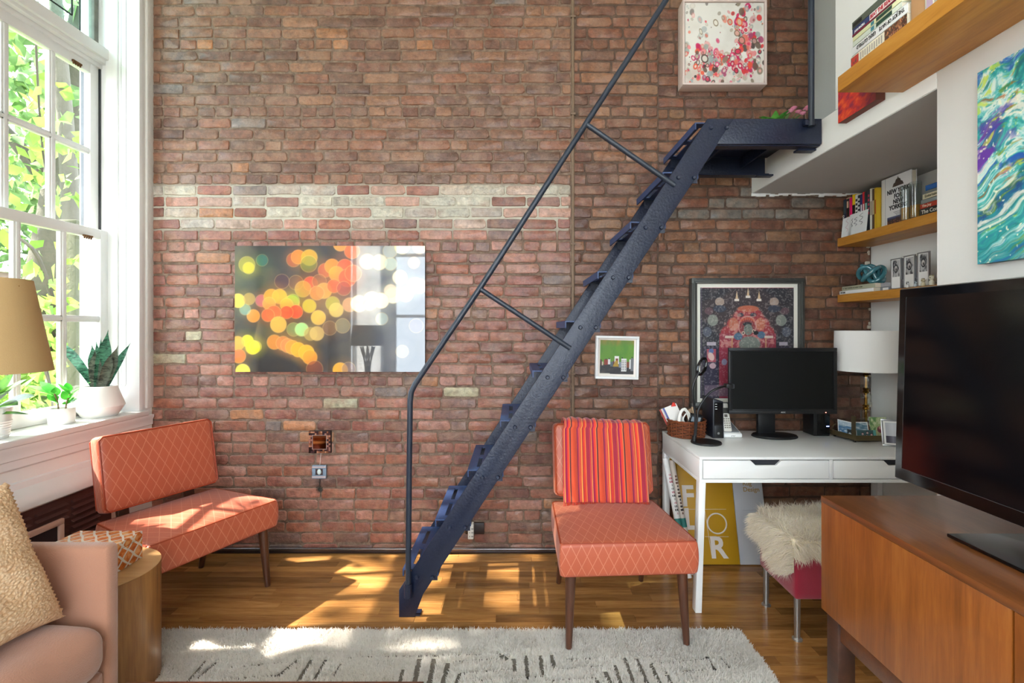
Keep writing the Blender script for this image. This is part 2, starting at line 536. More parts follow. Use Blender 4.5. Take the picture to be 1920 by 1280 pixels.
screen_m = M('dark_screen', '#050506', 0.13, coat=0.0, spec=0.4)
monitor_scr = M('matt_screen', '#0a0b0a', 0.45, spec=0.3)
silver = M('silver', '#b9bbbd', 0.3, 0.9)
chrome = M('chrome', '#d4d6d8', 0.18, 1.0)
brass = M('brass', '#b48a3c', 0.2, 1.0)
teak = wood('teak_front', '#6a3812', '#8c4e1c', '#a3642a', 'z', 0.8, 0.35, 0.15, stretch=10)
teak_top = wood('teak_top', '#5a3014', '#774420', '#8c562c', 'y', 0.8, 0.32, 0.2, stretch=10)
dark_wood = wood('dark_wood', '#2e1a12', '#4b2d1f', None, 'y', 1.0, 0.4, 0.1)
walnut_dk = wood('walnut_edge', '#4a2616', '#70401f', None, 'x', 1.0, 0.35, 0.15)
oak_shelf = wood('shelf_oak', '#a96c22', '#c98a34', '#d89c46', 'y', 1.0, 0.45, 0.0, stretch=9)
drum_wood = wood('drum_table_wood', '#6d4522', '#8f6234', '#a87844', 'z', 0.9, 0.4, 0.1)
drum_top = wood('drum_table_top', '#9a7146', '#b58c5c', '#c29c6e', 'x', 0.7, 0.35, 0.1)
sofa_m = M('blush_velvet', '#ab785e', 0.85, var=0.07, vs=5, bmp=0.25, bs=260, sheen=0.5)
knit_m, _nt, _b = new_mat('cream_knit')
_v = N(_nt, 'ShaderNodeTexVoronoi', Scale=1.0); _nt.links.new(pos(_nt, (60, 110, 150)), _v.inputs['Vector'])
_nt.links.new(ramp(_nt, _v.outputs['Distance'], [(0.1, lin('#efd2ac')), (0.8, lin('#d4a87e'))]), _b.inputs['Base Color'])
_b.inputs['Roughness'].default_value = 0.95
bump(_nt, _b, mth(_nt, 'SUBTRACT', 1.0, _v.outputs['Distance']), 0.7, 0.004)
shade_yel = M('linen_shade', '#bd9d6c', 0.8, var=0.05, vs=300, bmp=0.15, bs=500)
shade_wht = M('white_shade', '#eceae6', 0.8, bmp=0.1, bs=500)
ceramic = M('white_ceramic', '#efefec', 0.5, bmp=0.08, bs=25)
soil = M('soil', '#2c2119', 0.95, bmp=0.8, bs=120)
heater_m = M('brown_heater', '#523531', 0.5, var=0.2, vs=12)
peach_m = M('peach_frame', '#d2ad9b', 0.5, var=0.05)
red_wool = M('crimson_wool', '#9c1634', 0.9, var=0.15, vs=300, bmp=0.4, bs=400, sheen=0.3)
fleece_m = attr_mat('fleece', 0.9, trans=0.4)
rug_m = attr_mat('rug_pile', 0.9, trans=0.55)
rug_base_m = M('rug_ground', '#ded9cf', 0.95, var=0.1, vs=90)
rug_line_m = M('rug_groove', '#6a645c', 0.95, var=0.3, vs=90)
print_gloss = attr_mat('acrylic_print', 0.45, 1.0, 1.75, 0.02)
print_matte = attr_mat('matte_print', 0.6)
print_glazed = attr_mat('glazed_print', 0.6, 1.0, 1.25, 0.05)
canvas_m = attr_mat('canvas_print', 0.55, 0.25, 1.5, 0.25, 0.25)
pane_m = glass_mat('window_glass')
clear_m = glass_mat('clear_glass', (0.93, 0.97, 0.96), 1.9)
teal_m = glass_mat('teal_glass', (0.30, 0.55, 0.60), 1.6, 0.05)
stained_m = glass_mat('stained_glass', (0.80, 0.92, 0.88), 1.5, 0.1)
wicker = M('wicker', '#7a3f1e', 0.55, var=0.45, vs=60)
wicker_dk = M('wicker_shadow', '#2b150b', 0.8)
bronze = M('bronze_tray', '#6e6044', 0.4, 0.7)
cable_w = M('white_cable', '#ece9e2', 0.5)
paper_w = M('white_paper', '#ecebe8', 0.7)
ink = M('black_ink', '#15151a', 0.6)
pages_m = M('book_pages', '#e2d8c4', 0.85, var=0.08, vs=300)
_flat = {}
def flat(col, rough=0.55):
    k = (col, rough)
    if k not in _flat: _flat[k] = M('paint_' + col.lstrip('#'), col, rough)
    return _flat[k]

def text(s, o, u, v, size, mat, parent, name='lettering', align='LEFT', bold=0.0, sx=1.0, ext=0.0004):
    """flat lettering: origin o, reading direction u, up direction v"""
    cu = bpy.data.curves.new(name, 'FONT')
    cu.body = s; cu.size = size; cu.align_x = align; cu.offset = bold; cu.extrude = ext; cu.resolution_u = 3
    cu.materials.append(mat)
    ob = bpy.data.objects.new(name, cu)
    u = Vector(u).normalized(); v = Vector(v).normalized(); w = u.cross(v)
    m = Matrix(((u.x * sx, v.x, w.x, o[0]), (u.y * sx, v.y, w.y, o[1]), (u.z * sx, v.z, w.z, o[2]), (0, 0, 0, 1)))
    COL.objects.link(ob)
    ob.parent = parent
    ob.matrix_parent_inverse = wm(parent).inverted()
    ob.matrix_basis = m
    return ob

# ------------------------------------------------------------------ painted surfaces: colour grids computed here
def vnoise(x, y, seed, octs=4, gain=0.5):
    out = np.zeros_like(x); amp = 1.0; tot = 0; f = 1.0
    for k in range(octs):
        r = np.random.default_rng(seed * 31 + k).random((64, 64))
        X = x * f; Y = y * f
        xi = np.floor(X).astype(int); yi = np.floor(Y).astype(int)
        fx = X - xi; fy = Y - yi
        fx = fx * fx * (3 - 2 * fx); fy = fy * fy * (3 - 2 * fy)
        g = lambda i, j: r[i % 64, j % 64]
        out += amp * ((g(xi, yi) * (1 - fx) + g(xi + 1, yi) * fx) * (1 - fy) + (g(xi, yi + 1) * (1 - fx) + g(xi + 1, yi + 1) * fx) * fy)
        tot += amp; amp *= gain; f *= 2
    return out / tot

def rgb(h):
    h = h.lstrip('#')
    return np.array([int(h[i:i + 2], 16) / 255 for i in (0, 2, 4)])

class Paint:
    """x, y in 0..1 (y up); col holds sRGB values"""
    def __init__(s, nu, nv, asp, bg):
        s.nu, s.nv = nu, nv
        u = np.linspace(0, 1, nu); v = np.linspace(0, 1, nv)
        s.x, s.y = np.meshgrid(u, v)
        s.asp = asp; s.X = s.x * asp
        s.col = np.ones((nv, nu, 3)) * rgb(bg)
    def mix(s, a, c):
        c = rgb(c) if isinstance(c, str) else c
        s.col = s.col * (1 - a[..., None]) + c * a[..., None]
    def disc(s, cx, cy, r, c, a=1.0, soft=0.004, ring=0.0, rc=None):
        d = np.hypot(s.X - cx * s.asp, s.y - cy)
        s.mix(a * np.clip((r - d) / soft, 0, 1), c)
        if ring: s.mix(ring * np.clip(1 - np.abs(d - r * 0.94) / (r * 0.08), 0, 1), rc)
    def ell(s, cx, cy, rx, ry, ang, c, a=1.0, soft=0.15, hole=0.0, hc=None):
        dx = s.X - cx * s.asp; dy = s.y - cy
        ca, sa = math.cos(ang), math.sin(ang)
        d = np.hypot((dx * ca + dy * sa) / rx, (-dx * sa + dy * ca) / ry)
        s.mix(a * np.clip((1 - d) / soft, 0, 1), c)
        if hole: s.mix(a * np.clip((hole - d) / soft, 0, 1), hc)
    def rect(s, x0, x1, y0, y1, c, a=1.0):
        s.mix(a * ((s.x >= x0) & (s.x <= x1) & (s.y >= y0) & (s.y <= y1)).astype(float), c)
    def poly(s, pts, c, a=1.0):
        ins = np.zeros(s.x.shape, bool); n = len(pts)
        for i in range(n):
            x1, y1 = pts[i]; x2, y2 = pts[(i + 1) % n]
            if y1 == y2: continue
            cr = ((s.y < y1) != (s.y < y2)) & (s.x < (x2 - x1) * (s.y - y1) / (y2 - y1) + x1)
            ins ^= cr
        s.mix(a * ins.astype(float), c)
    def build(s, name, mat, o, u, v, parent):
        o, u, v = (np.array(Vector(k)) for k in (o, u, v))
        P = o + s.x.reshape(-1, 1) * u + s.y.reshape(-1, 1) * v
        c = np.clip(s.col, 0, 1).reshape(-1, 3)
        c = np.where(c <= 0.04045, c / 12.92, ((c + 0.055) / 1.055) ** 2.4)
        i = np.arange(s.nv - 1)[:, None] * s.nu + np.arange(s.nu - 1)[None]
        F = np.stack([i, i + 1, i + s.nu + 1, i + s.nu], -1).reshape(-1, 4)
        return mesh_np(name, P, F, mat, parent, col=c)

# ================================================================== THE ROOM
WY = 2.97            # face of the brick wall
AY = 3.00            # face of the brick wall inside the alcove
XL, XP, XA = -2.247, 0.888, 2.223
XR = 1.475           # face of the right-hand wall
ZC = 4.0             # ceiling
YB = -2.2            # rear wall
ALC = 1.68           # near corner of the alcove

def struct(o, label, cat):
    return tag(o, label, cat, kind='structure')

# ---- floor: strip oak boards
floor = struct(box('floor', subfloor_m, -2.7, 2.4, YB - 0.2, 3.05, -0.12, -0.012), 'strip oak floor with honey brown boards', 'floor')
ub = G().box(-0.5, 0.5, -0.5, 0.5, -0.012, 0.0)
_pl = ub.build('plank', oak, floor)
pm = _pl.data
bpy.data.objects.remove(_pl)
rr = random.Random(21)
PW = 0.0585
y = WY
def plank(x0, x1, y0, y1):
    o = bpy.data.objects.new('plank', pm)
    link(o, floor)
    o.location = ((x0 + x1) / 2, (y0 + y1) / 2, 0)
    o.scale = (x1 - x0 - 0.0012, y1 - y0 - 0.0012, 1)
while y > 1.30:
    x = -2.25 - rr.uniform(0, 0.8)
    while x < 2.22:
        ln = rr.choice((0.35, 0.6, 0.75, 0.95, 1.2)) * rr.uniform(0.85, 1.15)
        if 2.22 - (x + ln) < 0.2: ln = 2.23 - x
        plank(max(x, -2.246), min(x + ln, 2.222), y - PW, y)
        x += ln
    y -= PW
g = G()
while y > YB:                                # boards that lie behind the camera, out of the picture
    x = -2.246
    while x < 1.47:
        ln = min(rr.uniform(0.5, 1.2), 1.475 - x)
        g.box(x, x + ln - 0.0012, y - PW + 0.0012, y, -0.012, 0.0); x += ln
    y -= PW
tag(g.build('plank_field', subfloor_m, floor, smooth=False), kind='stuff')

# ---- brick walls
def brick_mesh(L, seed, H=0.057):
    r = random.Random(seed)
    n = 5
    out = []
    hl, hh = L / 2, H / 2
    def j(a): return r.uniform(-a, a)
    cr = r.uniform(0.004, 0.012)
    base = [(-hl + cr, -hh), (-hl / 3, -hh), (hl / 3, -hh), (hl - cr, -hh), (hl, -hh + cr), (hl, hh - cr), (hl - cr, hh), (hl / 3, hh), (-hl / 3, hh), (-hl + cr, hh), (-hl, hh - cr), (-hl, -hh + cr)]
    out = [(x + j(0.0025), z + j(0.0028)) for x, z in base]
    k = len(out)
    V = [(x, 0.012, z) for x, z in out] + [(x, -0.0015, z) for x, z in out]
    ins = 0.0035
    V += [(x - math.copysign(ins, x), -0.0052 + j(0.0014), z - math.copysign(ins, z)) for x, z in out]
    V.append((0, -0.0054 + j(0.001), 0))
    F = []
    for i in range(k):
        i2 = (i + 1) % k
        F.append((i, i2, k + i2, k + i)); F.append((k + i, k + i2, 2 * k + i2, 2 * k + i)); F.append((2 * k + i, 2 * k + i2, 3 * k))
    return V, F
ST = [brick_mesh(0.203, 100 + i) for i in range(10)]
HD = [brick_mesh(0.095, 200 + i) for i in range(8)]
def as_mesh(vf):
    me = bpy.data.meshes.new('brick'); me.from_pydata(vf[0], [], vf[1])
    bm = bmesh.new(); bm.from_mesh(me); bmesh.ops.recalc_face_normals(bm, faces=bm.faces); bm.to_mesh(me); bm.free()
    me.materials.append(brick_o); me.shade_smooth(); me.set_sharp_from_angle(angle=math.radians(35))
    return me
STM = [as_mesh(m) for m in ST]; HDM = [as_mesh(m) for m in HD]
CH = 21 / 303.0
def rows():
    for k in range(-9, 46):
        z = CAMZ + (VPY - (84 + 21 * k)) / 303.0
        if 0.02 < z < ZC - 0.03: yield k, z
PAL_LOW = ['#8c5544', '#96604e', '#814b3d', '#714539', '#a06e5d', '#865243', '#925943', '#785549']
PAL_UP_DIM = ['#774d36', '#6d4331', '#7e553e', '#644233', '#865c42', '#734a36', '#805038', '#684736']  # upper bricks browner: sealing, and light fall-off put into the colour
PAL_RT_SHADE = ['#72442d', '#794b32', '#663b28', '#825438', '#6e412c', '#885837', '#5e3829', '#784731']  # pier and alcove bricks darker: shade of that side put into the colour
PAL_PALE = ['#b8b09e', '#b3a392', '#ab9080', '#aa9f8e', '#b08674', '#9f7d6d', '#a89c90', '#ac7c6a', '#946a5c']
def brick_colour(x, z, r, part):
    if part == 'left':
        band = 2.0 < z < 2.28
        f = (2.28 - z) / 0.28
        if band and r.random() < 0.97 - 0.5 * f: h = r.choice(PAL_PALE)
        elif any(abs(x - (px - VPX) / 303) < 0.10 and abs(z - CAMZ + (py - VPY) / 303) < 0.033 for px, py in ((345, 672), (360, 633), (612, 755), (840, 735), (835, 398))): h = '#aaa183'
        else: h = r.choice(PAL_UP_DIM if z > 2.25 else PAL_LOW)
        if r.random() < 0.025: h = r.choice(('#6b5750', '#5e4a42', '#75665f'))
        if r.random() < 0.03: h = '#a06a44'
    else:
        h = r.choice(PAL_RT_SHADE)
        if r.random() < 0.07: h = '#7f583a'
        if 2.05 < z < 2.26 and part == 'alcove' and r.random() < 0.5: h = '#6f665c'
    k = r.uniform(0.85, 1.15)
    return tuple(min(1, c * k) for c in lin(h))

def brick_wall(name, label, x0, x1, Y, part, seed, hidden, ztop=ZC):
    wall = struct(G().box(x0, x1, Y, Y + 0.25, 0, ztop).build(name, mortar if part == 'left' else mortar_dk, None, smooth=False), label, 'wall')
    r = random.Random(seed)
    bl = []
    for k, z in rows():
        hdr = k % 6 == 0
        L = 0.1055 if hdr else 0.2135
        x = x0 - r.uniform(0, L) if part != 'left' else x0 - (L * 0.5 * (k % 2) + r.uniform(0, 0.04))
        while x < x1 - 0.004:
            w = L * r.uniform(0.94, 1.05)
            if not hdr and r.random() < 0.06: w = 0.1055
            a, b = max(x, x0), min(x + w, x1)
            if b - a < 0.03:
                x += w; continue
            if x1 - b < 0.035: b = x1; 
            jn = r.uniform(0.008, 0.012)
            bl.append((a, b - jn, z + r.uniform(-0.0025, 0.0025), r.randrange(1000), brick_colour((a + b) / 2, z, r, part)))
            x += w
            if b == x1: break
    # those that show largest become parts of their own, the others one part
    def score(t):
        a, b, z = t[0], t[1], t[2]
        px = VPX + (a + b) / 2 / Y * FPX; py = VPY - (z - CAMZ) / Y * FPX
        if not (0 < py < 1280): return -1
        if any(h[0] < px < h[1] and h[2] < py < h[3] for h in hidden): return -0.5
        return b - a
    order = sorted(range(len(bl)), key=lambda i: -score(bl[i]))
    single = set(order[:300])
    V = []; F = []; C = []
    for i, (a, b, z, sd, c) in enumerate(bl):
        L = b - a; big = L > 0.15
        ref, nom, ms = (ST, 0.203, STM) if big else (HD, 0.095, HDM)
        q = sd % len(ref)
        if i in single:
            o = bpy.data.objects.new('brick', ms[q]); link(o, wall)
            o.location = ((a + b) / 2, Y, z); o.scale = (L / nom * (1 if sd % 2 else -1), 1, 1)
            if sd % 2 == 0: o.scale = (L / nom, 1, 1)
            o.color = (*c, 1)
        else:
            v, f = ref[q]; n = len(V)
            V += [((a + b) / 2 + p[0] * L / nom, Y + p[1], z + p[2]) for p in v]
            F += [t + (t[2],) if len(t) == 3 else t for t in [tuple(k + n for k in t) for t in f]]
            C += [c] * len(v)
    if V:
        me = bpy.data.meshes.new('brick_field')
        me.from_pydata(V, [], [tuple(dict.fromkeys(t)) for t in F])
        bm = bmesh.new(); bm.from_mesh(me); bmesh.ops.recalc_face_normals(bm, faces=bm.faces); bm.to_mesh(me); bm.free()
        a = me.color_attributes.new('Col', 'FLOAT_COLOR', 'POINT')
        c4 = np.ones((len(V), 4), np.float32); c4[:, :3] = np.array(C)
        a.data.foreach_set('color', c4.ravel())
        me.materials.append(brick_a); me.shade_smooth(); me.set_sharp_from_angle(angle=math.radians(35))
        tag(link(bpy.data.objects.new('brick_field', me), wall), kind='stuff')
    return wall
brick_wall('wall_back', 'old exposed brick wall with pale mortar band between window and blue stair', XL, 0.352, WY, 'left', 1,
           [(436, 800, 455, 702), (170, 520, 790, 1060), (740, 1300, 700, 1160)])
brick_wall('wall_back_pier', 'shade-darkened brown exposed brick strip behind the upper blue stair', 0.362, XP, WY, 'pier', 2, [(1030, 1240, 790, 1060)])
brick_wall('wall_back_alcove', 'shade-darkened brown recessed brick wall behind the white desk', XP + 0.001, XA, AY, 'alcove', 3,
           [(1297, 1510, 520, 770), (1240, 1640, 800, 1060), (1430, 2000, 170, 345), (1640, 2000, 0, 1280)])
# crumbled plaster edges where the loft meets the brick
g = G()
rr = random.Random(5)
for i in range(26):
    x = 1.49 + i * 0.028
    g.obox((x, AY - 0.004, 2.226 - rr.uniform(0, 0.012)), (0.017, 0, 0), (0, 0.006, 0), (0, 0, rr.uniform(0.004, 0.011)))
struct(g.build('trim_1', white_wall, None, bevel=0.003), 'ragged white plaster edge where loft meets brick', 'plaster edge')
g = G()
for i in range(70):
    z = 0.8 + i * 0.022
    if rr.random() < 0.55: g.obox((XA - rr.uniform(0.005, 0.03), AY - 0.005, z), (rr.uniform(0.004, 0.014), 0, 0), (0, 0.006, 0), (0, 0, rr.uniform(0.005, 0.016)))
struct(g.build('trim_2', M('plaster_crumb', '#cfc5b4', 0.8), None, bevel=0.002), 'crumbled plaster specks along the alcove corner', 'plaster edge')
# seam pipe between the wall and the pier
seam = thing('conduit', 'thin painted conduit running down the brick seam behind the stair', 'conduit', (0.357, WY, 0))
seam_m = M('mortar_pipe', '#7b6450', 0.6, var=0.25, vs=20, bmp=0.4, bs=60)
G().tube([(0.357, WY - 0.006, 0.2), (0.358, WY - 0.007, 1.5), (0.356, WY - 0.006, ZC - 0.02)], 0.009, 8).build('pipe', seam_m, seam)
for z in (0.5, 1.1, 1.9, 2.7, 3.3): box('clip', seam_m, 0.343, 0.371, WY - 0.018, WY - 0.001, z, z + 0.012, seam)
# base of the brick wall: two dark pipes lying on the floor line
bbm = M('dark_pipe', '#3a2d2b', 0.25, 0.4, var=0.3, vs=6)
base = struct(G().box(XL, XP + 0.03, WY - 0.018, WY - 0.001, 0, 0.022).build('baseboard_back', bbm, None, bevel=0.004), 'low dark skirting strip at foot of brick wall', 'baseboard')
G().tube([(XL + 0.02, WY - 0.022, 0.031), (0.0, WY - 0.021, 0.030), (XP, WY - 0.022, 0.031)], 0.0085, 10).build('pipe', M('worn_pipe', '#77706f', 0.22, 0.8, var=0.5, vs=9), base)

# ---- right-hand wall with the loft above an alcove
struct(G().box(XR, XA, YB, ALC, 0, ZC).build('wall_right', white_wall, None, bevel=0.003), 'plain white wall carrying the teal painting and television', 'wall')
struct(box('wall_right_loft', white_wall, XR, XR + 0.12, ALC + 0.001, 2.21, 2.392, ZC), 'white wall above the loft beam behind the red canvas', 'wall')
struct(box('wall_alcove', white_wall, XA, XA + 0.1, ALC, AY + 0.02, 0, ZC), 'pale wall of the desk alcove holding two oak shelves', 'wall')
loft = struct(G().box(XR, XA, ALC + 0.001, AY - 0.003, 2.228, 2.39).build('loft_floor', white_wall, None, bevel=0.002), 'white loft slab with shade-grey underside over desk', 'loft')
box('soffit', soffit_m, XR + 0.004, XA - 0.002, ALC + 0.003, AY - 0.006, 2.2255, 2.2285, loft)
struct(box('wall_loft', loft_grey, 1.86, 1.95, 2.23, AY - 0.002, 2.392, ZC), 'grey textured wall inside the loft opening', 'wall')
struct(box('ceiling', white_wall, -2.7, 2.4, YB - 0.2, 3.25, ZC, ZC + 0.1), 'high white ceiling of the room', 'ceiling')

# ---- left wall with the tall sash window
WX0, WX1 = 1.80, 2.905         # window opening along Y
ZS, ZT = 0.88, 3.72            # sill, head
g = G()
SY_0, SY_1, SZ_0, SZ_1 = -1.95, -0.72, 0.7, 3.5     # a second window added behind the camera for side light and reflections
g.box(-2.60, XL, YB, SY_0, 0, ZC); g.box(-2.60, XL, SY_1, WX0, 0, ZC)
g.box(-2.60, XL, SY_0, SY_1, 0, SZ_0); g.box(-2.60, XL, SY_0, SY_1, SZ_1, ZC)
g.box(-2.60, XL, WX0, WX1, 0, ZS - 0.02)
g.box(-2.60, XL, WX0, WX1, ZT, ZC)
g.box(-2.60, XL, WX1, WY - 0.001, 0, ZC)
wl = struct(g.build('wall_left', white_wall, None, smooth=False), 'white wall around the tall sash window', 'wall')
# corner bead of rough plaster beside the brick
G().box(XL - 0.01, XL + 0.012, WX1 + 0.012, WY - 0.001, 0.9, ZC).build('corner_plaster', M('corner_plaster', '#cfcbc4', 0.7, var=0.06, vs=10, bmp=0.5, bs=30), wl, bevel=0.003)

win = struct(bpy.data.objects.new('window_1', None), 'tall white sash window with small panes and stained transom', 'window')
win.location = (-2.5, 2.35, ZS); COL.objects.link(win)
# linings
g = G()
for (a, b, d) in ((-2.62, -2.45, 0.0), (-2.45, -2.38, 0.016), (-2.38, -2.36, 0.006), (-2.36, XL + 0.004, 0.02)):
    g.box(a, b, WX1 - d - 0.02, WX1 + 0.0005, ZS, ZT); g.box(a, b, WX0 - 0.0005, WX0 + d + 0.02, ZS, ZT)
g.box(-2.62, XL, WX0, WX1, ZT - 0.02, ZT)
g.build('jamb_lining', white_trim, win, bevel=0.003)
G().box(-2.605, -2.488, WX1 - 0.026, WX1 - 0.0195, ZS + 1.06, ZS + 2.08).build('sash_track', M('lead_track', '#4b4d50', 0.4, 0.5, var=0.5, vs=14), win)
g = G()
g.box(-2.62, -2.45, WX0, WX1, 2.965, 3.06); g.box(-2.46, -2.43, WX0, WX1, 2.985, 3.05); g.box(-2.62, -2.48, WX0, WX1, 2.94, 2.966)
g.build('transom_bar', white_trim, win, bevel=0.004)

def sash(name, X, z0, z1, bot, top, rows=2):
    y0, y1 = WX0 + 0.035, WX1 - 0.03
    st = 0.055
    g = G()
    g.box(X - 0.02, X + 0.02, y0, y0 + st, z0, z1); g.box(X - 0.02, X + 0.02, y1 - st, y1, z0, z1)
    g.box(X - 0.02, X + 0.02, y0 + st, y1 - st, z0, z0 + bot); g.box(X - 0.02, X + 0.02, y0 + st, y1 - st, z1 - top, z1)
    s = g.build(name, white_trim, win, bevel=0.003)
    ys = [y0 + st]; mw = 0.036
    pw = (y1 - y0 - 2 * st - 3 * mw) / 4
    a0, a1 = z0 + bot, z1 - top
    ph = (a1 - a0 - mw) / 2
    for i in range(3):
        c = y0 + st + (i + 1) * pw + i * mw
        m = G().box(X - 0.012, X + 0.012, c, c + mw, a0, a1).box(X - 0.017, X + 0.017, c + 0.01, c + mw - 0.01, a0, a1)
        m.build('muntin', white_trim, s, bevel=0.002)
    G().box(X - 0.012, X + 0.012, y0 + st, y1 - st, a0 + ph, a0 + ph + mw).box(X - 0.016, X + 0.016, y0 + st, y1 - st, a0 + ph + 0.009, a0 + ph + mw - 0.009).build('muntin', white_trim, s, bevel=0.002)
    for i in range(4):
        for k in range(2):
            ya = y0 + st + i * (pw + mw); za = a0 + k * (ph + mw)
            G().box(X - 0.0015, X + 0.0015, ya - 0.002, ya + pw + 0.002, za - 0.002, za + ph + 0.002).build('pane', pane_m, s, smooth=False)
    return s
lower = sash('lower_sash', -2.455, ZS + 0.015, 1.965, 0.075, 0.055)
upper = sash('upper_sash', -2.515, 1.925, 2.945, 0.045, 0.06)
latch_m = M('old_latch', '#6b4a2c', 0.4, 0.7)
for X, z, yy in ((-2.428, 1.905, 2.70), (-2.49, 2.89, 2.70)):
    g = G().box(X - 0.006, X + 0.006, yy, yy + 0.055, z, z + 0.010)
    for k in range(4): g.frustum((X, yy + 0.006 + k * 0.014, z + 0.001), (X, yy + 0.006 + k * 0.014, z - 0.012), 0.005, 0.004, 8)
    g.build('latch', latch_m, lower if z < 2 else upper)
# transom light with leaded glass
tl = G()
y0, y1 = WX0 + 0.03, WX1 - 0.03
for (a, b, c, d) in ((y0, y1, 3.06, 3.085), (y0, y1, ZT - 0.05, ZT - 0.02), (y0, y0 + 0.03, 3.06, ZT - 0.02), (y1 - 0.03, y1, 3.06, ZT - 0.02)):
    tl.box(-2.53, -2.495, a, b, c, d)
tlo = tl.build('transom_light', M('old_frame', '#6b6a62', 0.6, var=0.5, vs=20), win, bevel=0.002)
lead = M('lead_came', '#23241f', 0.5, 0.3)
a, b = y0 + 0.03, y1 - 0.03
gl = G()
ins = 0.075
for p, q in (((a, 3.085), (b, 3.085)), ((a + ins, 3.16), (b - ins - 0.05, 3.16)), ((a + ins, 3.085), (a + ins, ZT - 0.05)), ((b - ins, 3.085), (b - ins, ZT - 0.05)), ((b - ins - 0.05, 3.16), (b - ins - 0.05, ZT - 0.05))):
    gl.tube([(-2.512, p[0], p[1]), (-2.512, q[0], q[1])], 0.0045, 6)
gl.build('lead_came', lead, tlo)
for (p, q) in ((a, a + ins), (a + ins, b - ins), (b - ins, b)):
    G().box(-2.5135, -2.5105, p, q, 3.085, ZT - 0.05).build('pane', stained_m, tlo, smooth=False)

# stool, apron and the boxed heater under the window
g = G()
g.box(-2.56, XL + 0.033, 0.2, WX1 + 0.0, ZS - 0.02, ZS + 0.012)
sill = struct(g.build('sill_window', white_trim, None, bevel=0.006, seg=3), 'white window sill holding three potted plants', 'window sill')
g = G()
g.prism([(0, 0), (0.028, 0), (0.028, -0.014), (0.02, -0.03), (0.02, -0.06), (0.012, -0.066), (0.012, -0.10), (0, -0.11)], (XL + 0.0005, 0.2, ZS - 0.02), (1, 0, 0), (0, 0, 1), (0, WX1 + 0.045 - 0.2, 0))
g.build('apron', white_trim, sill)
tr = G()
prof = [(0.0, 0.0), (0.075, 0.0), (0.083, 0.008), (0.083, 0.028), (0.074, 0.05), (0.05, 0.075), (0.022, 0.09), (0.012, 0.115), (0.0, 0.12)]
tr.prism(prof, (XL + 0.0005, 0.2, 0.575), (1, 0, 0), (0, 0, 1), (0, 2.46, 0))
struct(tr.build('trim_3', M('glossy_trim', '#d9dad8', 0.3, var=0.04, bmp=0.1, bs=20), None, angle=30), 'rounded white ledge moulding above the brown heater grille', 'moulding')
ht = thing('heater', 'dark brown louvred heater cabinet under the window sill', 'heater', (XL + 0.03, 1.8, 0))
hx = XL + 0.045
G().box(XL + 0.001, hx, 0.9, 2.62, 0.0, 0.573).build('cabinet', heater_m, ht, bevel=0.004)
g = G().box(hx, hx + 0.006, 1.30, 2.30, 0.02, 0.30)
g.build('access_panel', heater_m, ht, bevel=0.002)
for c0 in (1.84, 2.02, 2.20, 2.38):
    for k in range(7):
        z = 0.535 - k * 0.032
        G().prism([(0, 0), (0.016, -0.010), (0.016, -0.013), (0, -0.010)], (hx - 0.001, c0, z), (1, 0, 0), (0, 0, 1), (0, 0.155, 0)).build('louvre', heater_m, ht)
pf = thing('screen_frame', 'peach painted screen frame leaning on the brown heater', 'frame', (hx + 0.03, 1.95, 0))
G().frame((hx + 0.018, 1.62, 0.0), (0, 1, 0), (0, 0, 1), (1, 0, 0), 0.69, 0.475, 0.026, 0.016).build('frame', peach_m, pf, bevel=0.002)
G().box(hx + 0.020, hx + 0.024, 1.64, 2.29, 0.02, 0.455).build('mesh_panel', M('screen_mesh', '#2b1d1e', 0.8, var=0.3, vs=200), pf)

pn = struct(bpy.data.objects.new('wall_panel', None), 'dark stained cabinet doors on the wall behind the sofa', 'wall panel')
pn.location = (XL, 0.5, 0); COL.objects.link(pn)
pdk = wood('ebony_panel', '#1d1512', '#2e221c', None, 'z', 0.8, 0.45)
for ya, yb in ((-0.58, 0.16), (0.17, 0.91), (0.92, 1.66)):
    G().box(XL + 0.001, XL + 0.03, ya, yb, 0.75, 3.1).build('door', pdk, pn, bevel=0.003)

# ---- rear wall: unseen loft windows, invented to light the room
g = G()
RX0, RX1, RZ0, RZ1 = -2.05, 1.40, 0.55, 3.65
g.box(-2.6, RX0, YB - 0.15, YB, 0, ZC); g.box(RX1, XA, YB - 0.15, YB, 0, ZC)
g.box(RX0, RX1, YB - 0.15, YB, 0, RZ0); g.box(RX0, RX1, YB - 0.15, YB, RZ1, ZC)
struct(g.build('wall_rear', white_wall, None, smooth=False), 'white wall with added loft windows opposite the brick', 'wall')
w2 = struct(bpy.data.objects.new('window_added_rear', None), 'wide white loft window added opposite the brick to light room', 'window')
w2.location = (0, YB - 0.1, RZ0); COL.objects.link(w2)
g = G()
nx, nz = 5, 3
for i in range(nx + 1):
    x = RX0 + (RX1 - RX0) * i / nx
    g.box(x - 0.03, x + 0.03, YB - 0.12, YB - 0.06, RZ0, RZ1)
for k in range(nz + 1):
    z = RZ0 + (RZ1 - RZ0) * k / nz
    g.box(RX0, RX1, YB - 0.115, YB - 0.065, z - 0.025, z + 0.025)
g.build('frame', white_trim, w2)
for i in range(nx):
    for k in range(nz):
        xa = RX0 + (RX1 - RX0) * i / nx; za = RZ0 + (RZ1 - RZ0) * k / nz
        G().box(xa + 0.03, xa + (RX1 - RX0) / nx - 0.03, YB - 0.092, YB - 0.088, za + 0.025, za + (RZ1 - RZ0) / nz - 0.025).build('pane', pane_m, w2, smooth=False)

